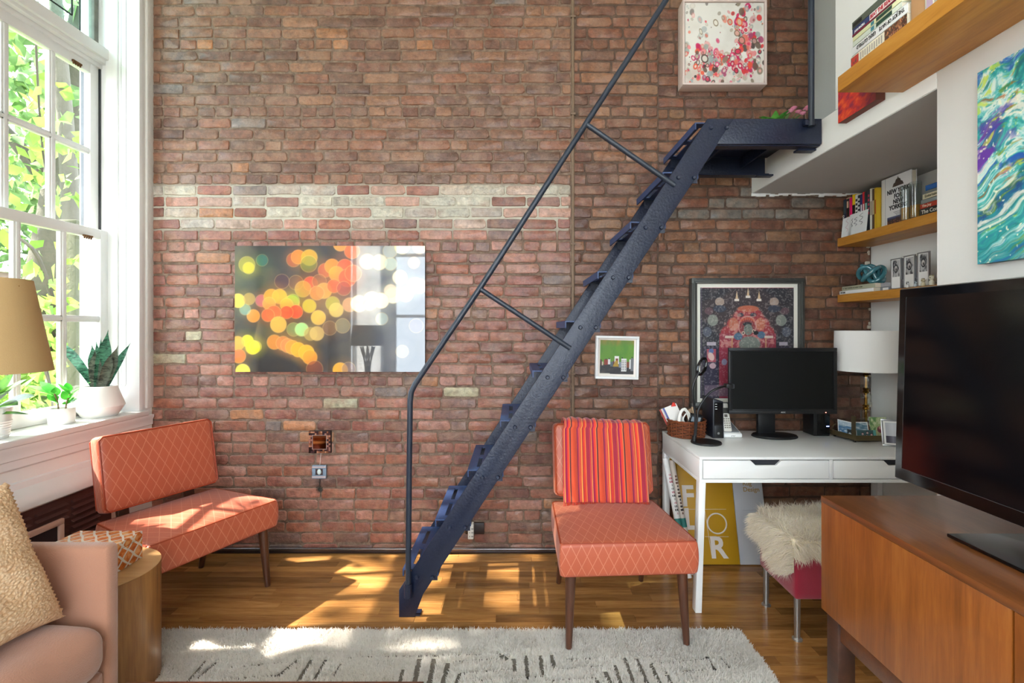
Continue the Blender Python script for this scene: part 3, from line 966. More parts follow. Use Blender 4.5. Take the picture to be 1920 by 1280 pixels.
w3 = struct(bpy.data.objects.new('window_added_side', None), 'added second white window on the sash window side near the rear', 'window')
w3.location = (-2.5, -1.3, SZ_0); COL.objects.link(w3)
g = G()
for yy in (SY_0 + 0.03, (SY_0 + SY_1) / 2, SY_1 - 0.03): g.box(-2.53, -2.48, yy - 0.03, yy + 0.03, SZ_0, SZ_1)
for zz in (SZ_0 + 0.03, 2.1, SZ_1 - 0.03): g.box(-2.525, -2.485, SY_0, SY_1, zz - 0.03, zz + 0.03)
g.build('frame', white_trim, w3)
for ya in (SY_0 + 0.06, (SY_0 + SY_1) / 2 + 0.03):
    for za, zb2 in ((SZ_0 + 0.06, 2.07), (2.13, SZ_1 - 0.06)):
        G().box(-2.507, -2.503, ya, ya + (SY_1 - SY_0) / 2 - 0.09, za, zb2).build('pane', pane_m, w3, smooth=False)

cu_ = thing('sheer_curtain', 'white sheer curtain over the second window near the rear', 'curtain', (-2.2, -1.3, 0.05))
V = []; F = []
for i in range(181):
    t_ = i / 180
    for z_ in (0.04, 1.8, 3.62): V.append((-2.19 + 0.022 * math.sin(t_ * 95) * (0.5 if z_ > 3 else 1), -2.08 + 1.46 * t_, z_))
for i in range(180):
    for k in (0, 1): F.append((i * 3 + k, i * 3 + 3 + k, i * 3 + 4 + k, i * 3 + 1 + k))
cm_, cnt_, cb_ = new_mat('sheer_fabric')
cb_.inputs['Base Color'].default_value = (0.9, 0.9, 0.9, 1)
tt_ = cnt_.nodes.new('ShaderNodeBsdfTranslucent'); tt_.inputs[0].default_value = (0.95, 0.95, 0.95, 1)
mm_ = cnt_.nodes.new('ShaderNodeMixShader'); mm_.inputs[0].default_value = 0.7
cnt_.links.new(cb_.outputs[0], mm_.inputs[1]); cnt_.links.new(tt_.outputs[0], mm_.inputs[2]); cnt_.links.new(mm_.outputs[0], cnt_.nodes['Material Output'].inputs[0])
G().add(V, F).build('cloth', cm_, cu_, angle=180)
G().tube([(-2.19, -2.12, 3.63), (-2.19, -0.55, 3.63)], 0.012, 10).build('rod', silver, cu_)

# ================================================================== OUTDOORS
struct(box('ground', M('garden_ground', '#56652f', 0.9, var=0.3, vs=3), -30, -2.9, -12, 30, -1.4, -1.2), 'sunlit green garden ground beyond the window', 'ground')
struct(box('ground_rear', M('yard_ground', '#a9a79c', 0.9, var=0.1, vs=3), -2.89, 30, -30, YB - 0.6, -1.4, -1.2), 'pale yard ground behind the rear window', 'ground')
def leaves(name, mat, centres, n, size, parent, seed, flat_to=None, col=None):
    """n broad leaves spread through ellipsoids (centre, radii)"""
    r = np.random.default_rng(seed)
    P = []
    for (c, rad, share) in centres:
        k = int(n * share)
        d = r.normal(size=(k, 3)); d /= np.linalg.norm(d, axis=1)[:, None]
        rr_ = r.random(k) ** 0.45
        P.append(np.array(c) + d * rr_[:, None] * np.array(rad))
    P = np.concatenate(P); n = len(P)
    a = r.normal(size=(n, 3)); a[:, 2] -= 0.6; a /= np.linalg.norm(a, axis=1)[:, None]
    b = np.cross(a, r.normal(size=(n, 3))); b /= np.linalg.norm(b, axis=1)[:, None]
    nn = np.cross(a, b)
    s = size * r.uniform(0.6, 1.3, n)[:, None]
    V = np.stack([P - a * s, P + b * s * 0.55 + nn * s * 0.12 - a * s * 0.15, P + a * s, P - b * s * 0.55 + nn * s * 0.12 - a * s * 0.15], 1).reshape(-1, 3)
    i = np.arange(n)[:, None] * 4
    F = np.concatenate([i + np.array([[0, 1, 2]]), i + np.array([[0, 2, 3]])])
    o = mesh_np(name, V, F, mat, parent)
    return tag(o, kind='stuff')
leaf_a = leaf_mat('sun_leaf', '#56782e', '#8aa84c', 2.0, 0.5)
leaf_b = leaf_mat('deep_leaf', '#44642f', '#74945a', 2.0, 0.45)
bark = M('bark', '#4a463a', 0.9, var=0.4, vs=9, bmp=0.8, bs=30)
def tree(label, base, top, r0, cents, n, size, seed, lm, branches=()):
    t = thing('garden_tree', label, 'tree', (base[0], base[1], -1.2), group=None)
    G().tube(smooth_path([base, ((base[0] + top[0]) / 2 + 0.15, (base[1] + top[1]) / 2, (base[2] + top[2]) / 2), top], 6), [r0 * (1 - 0.05 * i) for i in range(13)], 10).build('trunk', bark, t)
    for p, q, rad in branches:
        G().tube(smooth_path([p, ((p[0] + q[0]) / 2, (p[1] + q[1]) / 2 + 0.1, (p[2] + q[2]) / 2 + 0.15), q], 5), [rad * (1 - 0.07 * i) for i in range(11)], 7).build('branch', bark, t)
    leaves('foliage', lm, cents, n, size, t, seed)
    return t
tree('slender mossy garden tree close to the window', (-3.75, 3.95, -1.2), (-3.85, 4.0, 4.4), 0.10,
     [((-3.9, 4.0, 3.0), (0.8, 0.7, 1.0), 0.55), ((-3.7, 3.7, 1.4), (0.5, 0.4, 0.8), 0.25), ((-3.9, 3.9, 0.6), (0.5, 0.5, 0.5), 0.2)], 230, 0.075, 1, leaf_a,
     [((-3.8, 3.95, 1.6), (-3.6, 3.2, 2.1), 0.02)])
tree('leaning grey garden tree seen through upper panes', (-8.6, 8.2, -1.2), (-5.8, 6.6, 6.0), 0.5,
     [((-6.5, 7.2, 5.0), (2.2, 2.0, 1.8), 0.5), ((-9.6, 9.4, 3.8), (2.2, 2.0, 1.5), 0.5)], 2600, 0.14, 2, leaf_b,
     [((-6.9, 7.2, 3.4), (-8.6, 7.0, 5.2), 0.12)])
tree('bushy light green garden tree by the far house', (-8.5, 10.5, -1.2), (-8.3, 10.4, 2.0), 0.14,
     [((-8.2, 9.8, 0.9), (2.6, 2.6, 1.6), 0.6), ((-6.4, 7.4, 0.5), (1.6, 1.4, 1.5), 0.4)], 6000, 0.12, 3, leaf_a)
tree('overhanging shade tree outside the sash window, crown filled to block sun', (-7.8, 1.6, -1.2), (-7.4, 2.0, 6.2), 0.2,
     [((-6.8, 1.8, 6.9), (1.2, 1.0, 0.8), 0.12), ((-6.9, 2.2, 8.5), (1.6, 1.6, 1.1), 0.5), ((-6.2, 3.9, 4.6), (1.0, 0.7, 0.9), 0.2)], 1500, 0.15, 4, leaf_b)  # unseen crown; upper clump added dense to keep sun off the right chair
vine = thing('vine', 'green vine hanging outside the window panes', 'vine', (-2.9, 2.8, -1.2))
for k, pts in enumerate(([(-2.95, 3.1, -1.2), (-2.9, 3.0, 1.0), (-2.85, 2.6, 1.7), (-2.8, 2.3, 2.0)], [(-2.95, 3.1, -1.2), (-2.95, 3.15, 1.5), (-3.0, 3.05, 2.5), (-2.9, 2.9, 3.2)], [(-2.9, 3.0, 1.0), (-2.85, 2.75, 1.5), (-2.85, 2.45, 1.25)])):
    G().tube(smooth_path(pts, 6), 0.006, 6).build('stem', bark, vine)
leaves('foliage', leaf_a, [((-2.95, 3.05, 2.5), (0.16, 0.22, 0.5), 0.34), ((-2.9, 3.05, 1.5), (0.14, 0.22, 0.5), 0.3), ((-2.85, 2.62, 1.95), (0.1, 0.2, 0.12), 0.08), ((-2.95, 2.95, 0.9), (0.15, 0.25, 0.2), 0.16)], 120, 0.06, vine, 9)
post = thing('garden_post', 'weathered green wooden post outside the lower panes', 'post', (-3.1, 3.35, -1.2))
G().box(-3.16, -3.05, 3.33, 3.43, -1.2, 2.1).build('post', M('mossy_post', '#454630', 0.9, var=0.3, vs=12, bmp=0.5, bs=40), post, bevel=0.006)
G().box(-3.17, -3.04, 3.32, 3.44, 2.1, 2.14).build('cap', M('mossy_cap', '#3f4029', 0.9), post, bevel=0.01)
# the pale house across the garden
hs = thing('neighbour_house', 'pale pink house across the garden seen through the window', 'house', (-16, 14, -1.2))
hw = M('house_wall', '#7d6a60', 0.9, var=0.06, vs=2)
g = G().box(-19, -14, 6, 24, -1.2, 2.9)
g.build('wall', hw, hs)
G().box(-19.2, -13.8, 5.8, 24.2, 2.9, 3.1).build('cornice', M('cornice_paint', '#ded5c8', 0.8), hs)
hg = M('house_glass', '#8ea3ad', 0.1)
for yy in (9, 11.5, 14, 16.5, 19, 21.5):
    for zz in (-0.2, 1.4):
        f = G().frame((-14, yy, zz), (0, 1, 0), (0, 0, 1), (1, 0, 0), 1.0, 1.2, 0.1, 0.06).build('window', white_trim, hs)
        G().box(-13.995, -13.97, yy + 0.1, yy + 0.9, zz + 0.1, zz + 1.1).build('pane', hg, f)

# ================================================================== STAIR
YF, YR = 2.31, 2.82
SL = 0.655                                    # run per rise of the stringers
def sxz(z): return -0.509 + SL * (z - 0.205)  # left edge of a stringer at height z
st = thing('loft_stair', 'steep navy blue steel loft stair with open treads and landing', 'stair', (-0.5, YF, 0))
SW = 0.129
ZTOP = 2.392
def stringer(y, t):
    zl = 0.13
    poly = [(sxz(zl) - 0.0, 0.0), (sxz(zl) + 0.075, 0.0), (sxz(0.11) + SW, 0.11), (sxz(ZTOP) + SW, ZTOP), (sxz(ZTOP), ZTOP), (sxz(zl), zl)]
    return G().prism(poly, (0, y, 0), (1, 0, 0), (0, 0, 1), (0, t, 0)).build('stringer', navy, st, bevel=0.002)
sf = stringer(YF - 0.006, 0.012)
sr = stringer(YR - 0.006, 0.012)
# foot brackets
for y in (YF, YR):
    G().box(sxz(0.13) + 0.03, sxz(0.13) + 0.10, y + 0.004, y + 0.05, 0.0, 0.008).box(sxz(0.13) + 0.03, sxz(0.13) + 0.075, y + 0.007, y + 0.013, 0.0, 0.06).build('foot_bracket', navy, st)
TD = 0.173
for i in range(10):
    z = 0.225 + 0.2395 * i
    x0 = sxz(z) - 0.048
    x1 = x0 + TD
    ya, yb = YF + 0.008, YR - 0.008
    # top plate cut by two rows of slots
    t = 0.006
    g = G()
    sl = [(0.040, 0.060), (0.10, 0.12)]
    xs = [x0, x0 + sl[0][0], x0 + sl[0][1], x0 + sl[1][0], x0 + sl[1][1], x1]
    L = yb - ya; nsl = 2; gap = 0.05
    sw = (L - gap * (nsl + 1)) / nsl
    for a, b in ((xs[0], xs[1]), (xs[2], xs[3]), (xs[4], xs[5])):
        g.box(a, b, ya, yb, z - t, z)
    for a, b in ((xs[1], xs[2]), (xs[3], xs[4])):
        for k in range(nsl + 1):
            g.box(a, b, ya + k * (sw + gap), ya + k * (sw + gap) + gap, z - t, z)
    g.box(x0, x0 + t, ya, yb, z - 0.034, z - t)               # turned-down nosing and rear lip
    g.box(x1 - t, x1, ya, yb, z - 0.034, z - t)
    tr_ = g.build('tread', tread_m, st)
    for y in (ya, yb - 0.005):
        G().box(x0 + 0.043, x1 - 0.004, y, y + 0.005, z - 0.055, z - t).build('end_bracket', navy, tr_)
    for dx in (0.072, 0.147):
        xx = x0 + dx
        g = G()
        g.frustum((xx, YF - 0.006, z - 0.032), (xx, YF - 0.014, z - 0.032), 0.0105, 0.007, 10)
        g.build('bolt', navy, sf)
# landing
LX0, LX1 = sxz(ZTOP) + 0.02, XR - 0.002
ld = G().box(LX0, LX1, YF + 0.012, YR - 0.012, ZTOP - 0.010, ZTOP - 0.002).build('landing_plate', navy, st)
G().prism([(sxz(ZTOP) + SW - 0.085, ZTOP - 0.121), (XR + -0.004, ZTOP - 0.121), (XR - 0.004, ZTOP), (sxz(ZTOP) + SW - 0.005, ZTOP)], (0, YF - 0.0075, 0), (1, 0, 0), (0, 0, 1), (0, 0.014, 0)).build('landing_beam', navy, st, bevel=0.002)
G().box(sxz(ZTOP) + 0.04, XR - 0.004, YF + 0.007, YF + 0.055, ZTOP - 0.125, ZTOP - 0.117).build('beam_flange', navy, st)
rb = G().box(sxz(ZTOP) + 0.06, XR - 0.01, YR - 0.006, YR + 0.008, ZTOP - 0.121, ZTOP).build('landing_beam', navy, st, bevel=0.002)
G().box(sxz(ZTOP) + 0.06, XR - 0.01, YR - 0.05, YR - 0.006, ZTOP - 0.121, ZTOP - 0.113).build('beam_flange', navy, rb)
G().box(LX0 + 0.12, LX0 + 0.13, YF + 0.02, YR - 0.02, ZTOP - 0.075, ZTOP - 0.011).build('cross_rib', navy, st)
G().box(LX1 - 0.16, LX1 - 0.15, YF + 0.02, YR - 0.02, ZTOP - 0.075, ZTOP - 0.011).build('cross_rib', navy, st)
for y in (YR - 0.06, YF + 0.06):
    G().box(XR - 0.09, XR - 0.001, y - 0.02, y + 0.02, ZTOP - 0.135, ZTOP - 0.126).build('wall_bracket', navy, st)
# handrail
YH = YF - 0.028
def hp(px, py): return at(px, py, YH)
k0 = (385, 389)
pts = [hp(765, 1117), hp(767, 900), hp(769, 752), hp(771, 735), hp(778, 720), hp(900, 540), hp(1098, 233), hp(1252, -5), hp(1420, -262)]
G().tube(pts, 0.0135, 12).build('handrail', navy_rail, st)
for a, b in (((898, 540), (1070, 653)), ((1098, 232), (1268, 345))):
    p, q = hp(*a), hp(*b)
    q.y = YF - 0.006
    G().tube([p, p + (q - p) * 0.97, q], 0.0125, 10).build('rail_brace', navy_rail, st)
G().tube([hp(765, 1117) + Vector((0, 0, -0.005)), hp(765, 1117) + Vector((0, 0, 0.06))], 0.019, 12).build('rail_socket', navy, st)
px_ = (1521 - VPX) / FPX * YH
G().tube([(px_, YH, ZTOP - 0.045), (px_, YH, ZC - 0.3)], 0.0135, 12).build('rail_post', navy_rail, st)
G().box(px_ - 0.03, px_ + 0.025, YH - 0.006, YF - 0.006, ZTOP - 0.04, ZTOP - 0.015).build('post_clamp', navy, st, bevel=0.003)

# ================================================================== CHAIRS
def make_chair(label):
    c = thing('slipper_chair', label, 'chair', (0, 0, 0), group='orange quilted slipper chairs')
    # seat: front edge at y = 0, back at y = 0.48 (chair faces -Y)
    sh = 0.085
    def sf_(P):
        return P
    seat = cushion((0, 0.245, 0.385), 0.282, 0.25, 0.071, 0.012, crown=0.03, n=18, taper=-0.05, bulge=0.006)
    so = seat.build('seat', orange, c, angle=60)
    w0, w1 = 0.282 * 1.05 - 0.003, 0.282 * 0.95 - 0.003
    for zz, rr_ in ((0.452, 0.004), (0.318, 0.0035)):
        loop = [(-w0 + 0.01, 0.0, zz), (w0 - 0.01, 0.0, zz), (w0, 0.012, zz), (w1, 0.485, zz), (w1 - 0.01, 0.494, zz), (-w1 + 0.01, 0.494, zz), (-w1, 0.485, zz), (-w0, 0.012, zz)]
        G().tube(loop, rr_, 6, closed=True).build('piping', orange_pipe, so)
    # backrest
    an = math.radians(11)
    R = Matrix.Rotation(-an, 4, 'X')
    bc = Vector((0, 0.515, 0.675))
    def bf(P):
        q = R @ P
        return q
    b = cushion(bc, 0.258, 0.042, 0.185, 0.022, n=16, fn=lambda P: R @ Vector((P.x, P.y - 0.012 * max(0, 1 - (P.x / .258) ** 2) * max(0, 1 - (P.z / .185) ** 2) * (1 if P.y < 0 else 0), P.z)))
    bo = b.build('backrest', orange, c, angle=60)
    for sy in (-0.04, 0.04):
        loop = [bc + R @ Vector((x, sy, z)) for x, z in ((-0.236, -0.18), (0.236, -0.18), (0.253, -0.163), (0.253, 0.163), (0.236, 0.18), (-0.236, 0.18), (-0.253, 0.163), (-0.253, -0.163))]
        G().tube(loop, 0.004, 6, closed=True).build('piping', orange_pipe, bo)
    for s in (-1, 1):
        G().frustum((s * 0.245, 0.045, 0.316), (s * 0.257, 0.022, 0.0), 0.024, 0.0135, 14).build('leg', leg_wood, c)
        G().frustum((s * 0.215, 0.45, 0.316), (s * 0.225, 0.55, 0.0), 0.022, 0.013, 14).build('leg', leg_wood, c)
        G().obox((s * 0.15, 0.535, 0.48), (0.024, 0, 0), (0, 0.012, 0), R.to_3x3() @ Vector((0, 0, 0.15))).build('back_post', leg_wood, c, bevel=0.003)
    return c
RUGZ = 0.020
c1 = make_chair('orange quilted slipper chair under a striped shawl, standing on the white rug')
CA = math.radians(3.0)
c1.location = (0.487, 2.045, RUGZ); c1.rotation_euler = (0, 0, CA)
c2 = copy_tree(c1)
c2['label'] = 'bare orange quilted slipper chair angled into the corner under the window'
th = math.radians(64)
c2.rotation_euler = (0, 0, th)
c2.location = (-1.433, 2.330, 0.0)
c2.scale = (1.06, 1, 1)
# shawl over the right chair's backrest, in that chair's axes
sh = thing('striped_shawl', 'red and orange striped fringed shawl draped over chair back', 'shawl', (0.487, 2.045, RUGZ))
sh.rotation_euler = (0, 0, CA)
def shawl_mesh():
    an = math.radians(11)
    R = Matrix.Rotation(-an, 4, 'X'); bc = Vector((0, 0.515, 0.675))
    nu, nv = 90, 60
    V = []; F = []; UV = []
    path = [(-0.062, -0.215), (-0.062, -0.10), (-0.067, 0.05), (-0.060, 0.165), (-0.048, 0.195), (-0.015, 0.207), (0.02, 0.205), (0.050, 0.19), (0.058, 0.15), (0.058, 0.0), (0.058, -0.12)]
    sp = smooth_path([(0, a, b) for a, b in path], 6)
    m = len(sp)
    for j in range(m):
        t = j / (m - 1)
        for i in range(nu):
            u = i / (nu - 1)
            x = -0.206 + 0.424 * u
            x += 0.010 * math.sin(t * 7 + 1) * (u - 0.5) + (-0.016 if t < 0.3 else 0.004 * math.sin(9 * t)) * (1 - u) * 0.5
            fold = 0.0035 * math.sin(u * 60 + 2 * math.sin(t * 3)) + 0.006 * math.exp(-((u - 0.13) / 0.03) ** 2) + 0.005 * math.exp(-((u - 0.57) / 0.02) ** 2)
            p = sp[j]
            nrm = -1 if j < m * 0.42 else (1 if j > m * 0.62 else 0)
            up = fold if nrm == 0 else 0
            P = Vector((x, p.y + nrm * (fold + 0.002), p.z + up + 0.004 * math.sin(u * 5 + 0.8) + (-0.01 * u if j > m * .35 and j < m * .7 else 0)))
            V.append(tuple(bc + R @ P)); UV.append((u, t))
    for j in range(m - 1):
        for i in range(nu - 1):
            F.append((j * nu + i, j * nu + i + 1, (j + 1) * nu + i + 1, (j + 1) * nu + i))
    me = bpy.data.meshes.new('cloth'); me.from_pydata(V, [], F)
    uv = me.uv_layers.new(name='UVMap')
    for l in me.loops: uv.data[l.index].uv = UV[l.vertex_index]
    me.materials.append(shawl_m); me.shade_smooth()
    o = bpy.data.objects.new('cloth', me)
    md = o.modifiers.new('thickness', 'SOLIDIFY'); md.thickness = 0.006; md.offset = 0
    COL.objects.link(o); o.parent = sh
    # fringe
    r = random.Random(4); g = G()
    for i in range(0, nu):
        p = Vector(V[i]); 
        g.tube([p + Vector((0, 0, 0.004)), p + Vector((r.uniform(-0.003, 0.003), -0.002, -0.016)), p + Vector((r.uniform(-0.006, 0.006), 0.0, -0.024))], 0.0016, 4)
    f = g.build('fringe', M('shawl_fringe', '#c8402e', 0.9, var=0.6, vs=90)); f.parent = sh
    tag(f, kind='stuff')
shawl_mesh()

# ================================================================== DESK
DX0, DX1, DYF, DYR = 0.898, 2.208, 2.338, 2.935
DZ = 0.76
dk = thing('desk', 'white lacquered desk with two drawers in the brick alcove', 'desk', ((DX0 + DX1) / 2, (DYF + DYR) / 2, 0))
G().box(DX0, DX1, DYF, DYR, DZ - 0.014, DZ).build('top', white_lacq, dk, bevel=0.003)
ZB = 0.634
g = G()
for a, b in ((DX0, DX0 + 0.016), (1.532, 1.55), (DX1 - 0.016, DX1)):
    g.box(a, b, DYF + 0.002, DYR, ZB + 0.016, DZ - 0.014)
g.box(DX0, DX1, DYR - 0.014, DYR, ZB + 0.016, DZ - 0.014)
g.box(DX0, DX1, DYF, DYR, ZB, ZB + 0.016)
g.build('body', white_lacq, dk, bevel=0.0015)
for a, b in ((DX0 + 0.019, 1.529), (1.553, DX1 - 0.019)):
    mid = (a + b) / 2
    z0, z1 = ZB + 0.02, DZ - 0.018
    hw, hd = 0.075, 0.024
    poly = [(a, z0), (b, z0), (b, z1), (mid + hw, z1), (mid + hw - 0.025, z1 - hd), (mid - hw + 0.025, z1 - hd), (mid - hw, z1), (a, z1)]
    d = G().prism(poly, (0, DYF + 0.001, 0), (1, 0, 0), (0, 0, 1), (0, 0.016, 0)).build('drawer', white_lacq, dk, bevel=0.0015)
    G().box(a, b, DYF + 0.02, DYR - 0.1, z0, z1 - 0.03).build('tray', shadow_gap, d)
    G().box(mid - hw - 0.005, mid + hw + 0.005, DYF + 0.019, DYF + 0.022, z1 - hd - 0.004, z1).build('finger_slot_shade', shadow_gap, d)  # dark plate behind the cut-out stands in for its shade
for (x, y) in ((DX0, DYF), (DX1 - 0.05, DYF), (DX0, DYR - 0.05), (DX1 - 0.05, DYR - 0.05)):
    sp = -0.02 if x == DX0 and y == DYF else 0.0                       # the near-left leg stands a little splayed
    xa_ = x if x == DX0 else x + 0.02
    G().prism([(xa_ + sp, 0.0), (xa_ + 0.031 + sp, 0.0), (xa_ + 0.031, ZB), (xa_, ZB)], (0, y, 0), (1, 0, 0), (0, 0, 1), (0, 0.045, 0)).build('leg', white_lacq, dk, bevel=0.002)

# ---- things under the desk
YU = 2.80
fl = thing('sample_board', 'mustard yellow carpet sample book lettered FLOR under the desk', 'board', (1.13, YU, 0))
LEAN = Vector((0, 0.13, 0.55)).normalized()
def leanbox(name, mat, x0, x1, y, h, t, par, dz=0.0):
    n = Vector((0, -LEAN.z, LEAN.y))
    c = Vector(((x0 + x1) / 2, y, dz)) + LEAN * h / 2 - n * (t / 2)
    return G().obox(c, ((x1 - x0) / 2, 0, 0), LEAN * (h / 2), n * (t / 2)).build(name, mat, par, bevel=0.002)
mustard = M('mustard_card', '#b98a12', 0.5, var=0.05, vs=4)
leanbox('cover', mustard, 0.985, 1.313, YU, 0.60, 0.035, fl, 0.008)
leanbox('spine', M('mustard_spine', '#c79a22', 0.5), 0.955, 0.984, YU + 0.004, 0.60, 0.043, fl, 0.008)
lp = M('letter_pale', '#d9cfc6', 0.6)
U_ = Vector((1, 0, 0)); nF = Vector((0, -LEAN.z, LEAN.y))
def fpos(x, h): return Vector((x, YU, 0.008)) + LEAN * h + nF * 0.001
for s_, x, h, sz in (('F', 0.998, 0.325, 0.165), ('L', 1.003, 0.195, 0.165), ('R', 1.142, 0.038, 0.165)):
    text(s_, fpos(x, h), U_, LEAN, sz, lp, fl, bold=0.0045)
ring = [fpos(1.198 + 0.056 * math.cos(a), 0.225 + 0.056 * math.sin(a)) for a in np.linspace(0, 2 * math.pi, 40, endpoint=False)]
G().tube(ring, 0.0045, 6, closed=True).build('lettering', lp, fl)
for (x0, h0, x1, h1) in ((1.128, 0.36, 1.150, 0.05), (1.0, 0.305, 1.26, 0.305), (1.12, 0.152, 1.26, 0.152)):
    G().tube([fpos(x0, h0), fpos(x1, h1)], 0.0012, 5).build('rule_line', lp, fl)
rd = thing('sample_board', 'pale grey rug design catalogue beside the mustard board', 'board', (1.40, YU, 0))
leanbox('cover', M('grey_card', '#b9babd', 0.55, var=0.05, vs=3), 1.316, 1.494, YU + 0.002, 0.58, 0.03, rd, 0.006)
gold_ink = M('gold_ink', '#a8884a', 0.5)
for s_, h in (('Rug', 0.442), ('Design', 0.407)):
    text(s_, Vector((1.375, YU + 0.002, 0.006)) + LEAN * h + nF * 0.001, U_, LEAN, 0.036, gold_ink, rd, bold=0.0006)
for h, a, b in ((0.30, 1.36, 1.46), (0.24, 1.36, 1.47), (0.225, 1.36, 1.47)):
    G().tube([Vector((a, YU + 0.002, 0.006)) + LEAN * h + nF * 0.001, Vector((b, YU + 0.002, 0.006)) + LEAN * h + nF * 0.001], 0.0008, 4).build('rule_line', M('faint_ink', '#9a9aa0', 0.6), rd)
rl_c = (('#e4e1dd', '#2f7a72', '#a8324a', '#3a3434'), ('#cfc2b6', '#2f7a72', '#6b4a3c', '#3a3030'), ('#e0deda', '#dedcd8', '#d8d6d2', '#d0ceca'))
for k, (xb, yb, xt, yt, h, ttl) in enumerate(((0.962, 2.66, 0.893, 2.858, 0.612, 'white rolled paper tube with red print and teal band by desk leg'), (1.0, 2.70, 0.931, 2.860, 0.60, 'brown printed paper tube leaning behind the white tube'))):
    r_ = thing('paper_roll', ttl, 'paper roll', (xb, yb, 0))
    p, q = Vector((xb, yb, 0.004)), Vector((xt, yt, h))
    R_ = 0.017
    G().tube([p, q], R_, 14).build('paper', M('roll_paper_%d' % k, rl_c[k][0], 0.6, var=0.12, vs=40), r_)
    G().tube([p + (q - p) * 0.40, p + (q - p) * 0.48], R_ + 0.0006, 14, caps=False).build('teal_band', flat(rl_c[k][1]), r_)
    d = (q - p).normalized(); side = Vector((0.2, -1, 0)).normalized(); lt = d.cross(side).normalized()
    tb = flat(rl_c[k][2]); dk_ = flat(rl_c[k][3])
    for j in range(12):
        tt = 0.53 + j * 0.03
        G().obox(p + (q - p) * tt + side * (R_ - 0.0005), lt * (0.004 + 0.0015 * ((j * 7) % 4)), side * 0.001, d * 0.0055).build('print_mark', tb if j % 3 == 0 or j > 8 else dk_, r_)

# ---- ottoman with sheepskin
OX0, OX1, OY0, OY1 = 1.235, 1.66, 2.115, 2.43
ot = thing('ottoman', 'crimson wool ottoman on silver legs under the sheepskin', 'ottoman', ((OX0 + OX1) / 2, (OY0 + OY1) / 2, 0))
cushion(((OX0 + OX1) / 2, (OY0 + OY1) / 2, 0.317), (OX1 - OX0) / 2, (OY1 - OY0) / 2, 0.128, 0.012, n=10).build('body', red_wool, ot, angle=50)
for x in (OX0 + 0.022, OX1 - 0.022):
    for y in (OY0 + 0.025, OY1 - 0.025):
        l = G().frustum((x, y, 0.19), (x, y, 0.008), 0.0135, 0.0125, 14).build('leg', silver, ot)
        G().lathe([(0.021, 0.0), (0.021, 0.006), (0.014, 0.012), (0.0, 0.012)], (x, y, 0), 16).build('foot', silver, l)

def blades(name, P, Nn, length, width, lean, cols, mat, parent, seed, seg=2):
    """curved tufts: root points P, normals Nn"""
    r = np.random.default_rng(seed); n = len(P)
    side = np.cross(Nn, r.normal(size=(n, 3))); side /= np.linalg.norm(side, axis=1)[:, None] + 1e-9
    ln = length * r.uniform(0.7, 1.25, n)[:, None]
    d = Nn + lean + 0.45 * r.normal(size=(n, 3)) * np.array([1, 1, 0.5]); d /= np.linalg.norm(d, axis=1)[:, None]
    mid = P + (Nn * 0.6 + d * 0.4) * ln * 0.55
    tip = P + (Nn * 0.25 + d * 0.75) * ln
    w = width
    V = np.stack([P - side * w, P + side * w, mid + side * w * 0.8, mid - side * w * 0.8, tip], 1).reshape(-1, 3)
    i = np.arange(n)[:, None] * 5
    F = np.concatenate([i + np.array([[0, 1, 2]]), i + np.array([[0, 2, 3]]), i + np.array([[3, 2, 4]])])
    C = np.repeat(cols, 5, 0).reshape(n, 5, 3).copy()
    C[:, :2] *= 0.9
    return tag(mesh_np(name, V, F, mat, parent, col=C.reshape(-1, 3)), kind='stuff')

skin = thing('sheepskin', 'fluffy cream sheepskin draped over the crimson ottoman', 'sheepskin', ((OX0 + OX1) / 2, (OY0 + OY1) / 2, 0.446))
def skin_surface():
    nu, nv = 46, 40
    P = np.zeros((nv, nu, 3))
    for j in range(nv):
        for i in range(nu):
            a = i / (nu - 1); b = j / (nv - 1)
            # arc length across X: hangs over the left side; along Y: hangs a little over the front
            hang = 0.10 + 0.075 * max(0, math.sin((b - 0.02) * 4.2)) * (1 if b < 0.7 else 0.6)
            s = -hang + a * (hang + (OX1 - OX0) + 0.02)
            fh = 0.055 + 0.05 * math.sin(a * 9 + 0.5) ** 2 * (0.3 + a)
            t = -fh + b * (fh + (OY1 - OY0) + 0.02)
            x = OX0 + s; z = 0.452; y = OY0 + t
            if s < 0:
                th_ = min(-s / 0.02, 1); x = OX0 - 0.008 * th_ - 0.006; z = 0.452 + s + 0.01 * (1 - th_)
            if t < 0:
                y = OY0 - 0.012; z = min(z, 0.452) + t * (1.0 if s >= 0 else 0.55)
            P[j, i] = (x, y, z + 0.008 * math.sin(a * 6) * math.sin(b * 5))
    return P
SP = skin_surface()
nv_, nu_ = SP.shape[:2]
ii = np.arange(nv_ - 1)[:, None] * nu_ + np.arange(nu_ - 1)[None]
mesh_np('hide', SP.reshape(-1, 3), np.stack([ii, ii + 1, ii + nu_ + 1, ii + nu_], -1).reshape(-1, 4), M('hide', '#e9dcc0', 0.9), skin, True)
r = np.random.default_rng(5)
nb = 26000
fi = r.random(nb) * (nu_ - 1.001); fj = r.random(nb) * (nv_ - 1.001)
i0 = fi.astype(int); j0 = fj.astype(int); a = (fi - i0)[:, None]; b = (fj - j0)[:, None]
Q = SP[j0, i0] * (1 - a) * (1 - b) + SP[j0, i0 + 1] * a * (1 - b) + SP[j0 + 1, i0] * (1 - a) * b + SP[j0 + 1, i0 + 1] * a * b
du = SP[j0, i0 + 1] - SP[j0, i0]; dv = SP[j0 + 1, i0] - SP[j0, i0]
NN = np.cross(du, dv); NN /= np.linalg.norm(NN, axis=1)[:, None] + 1e-9
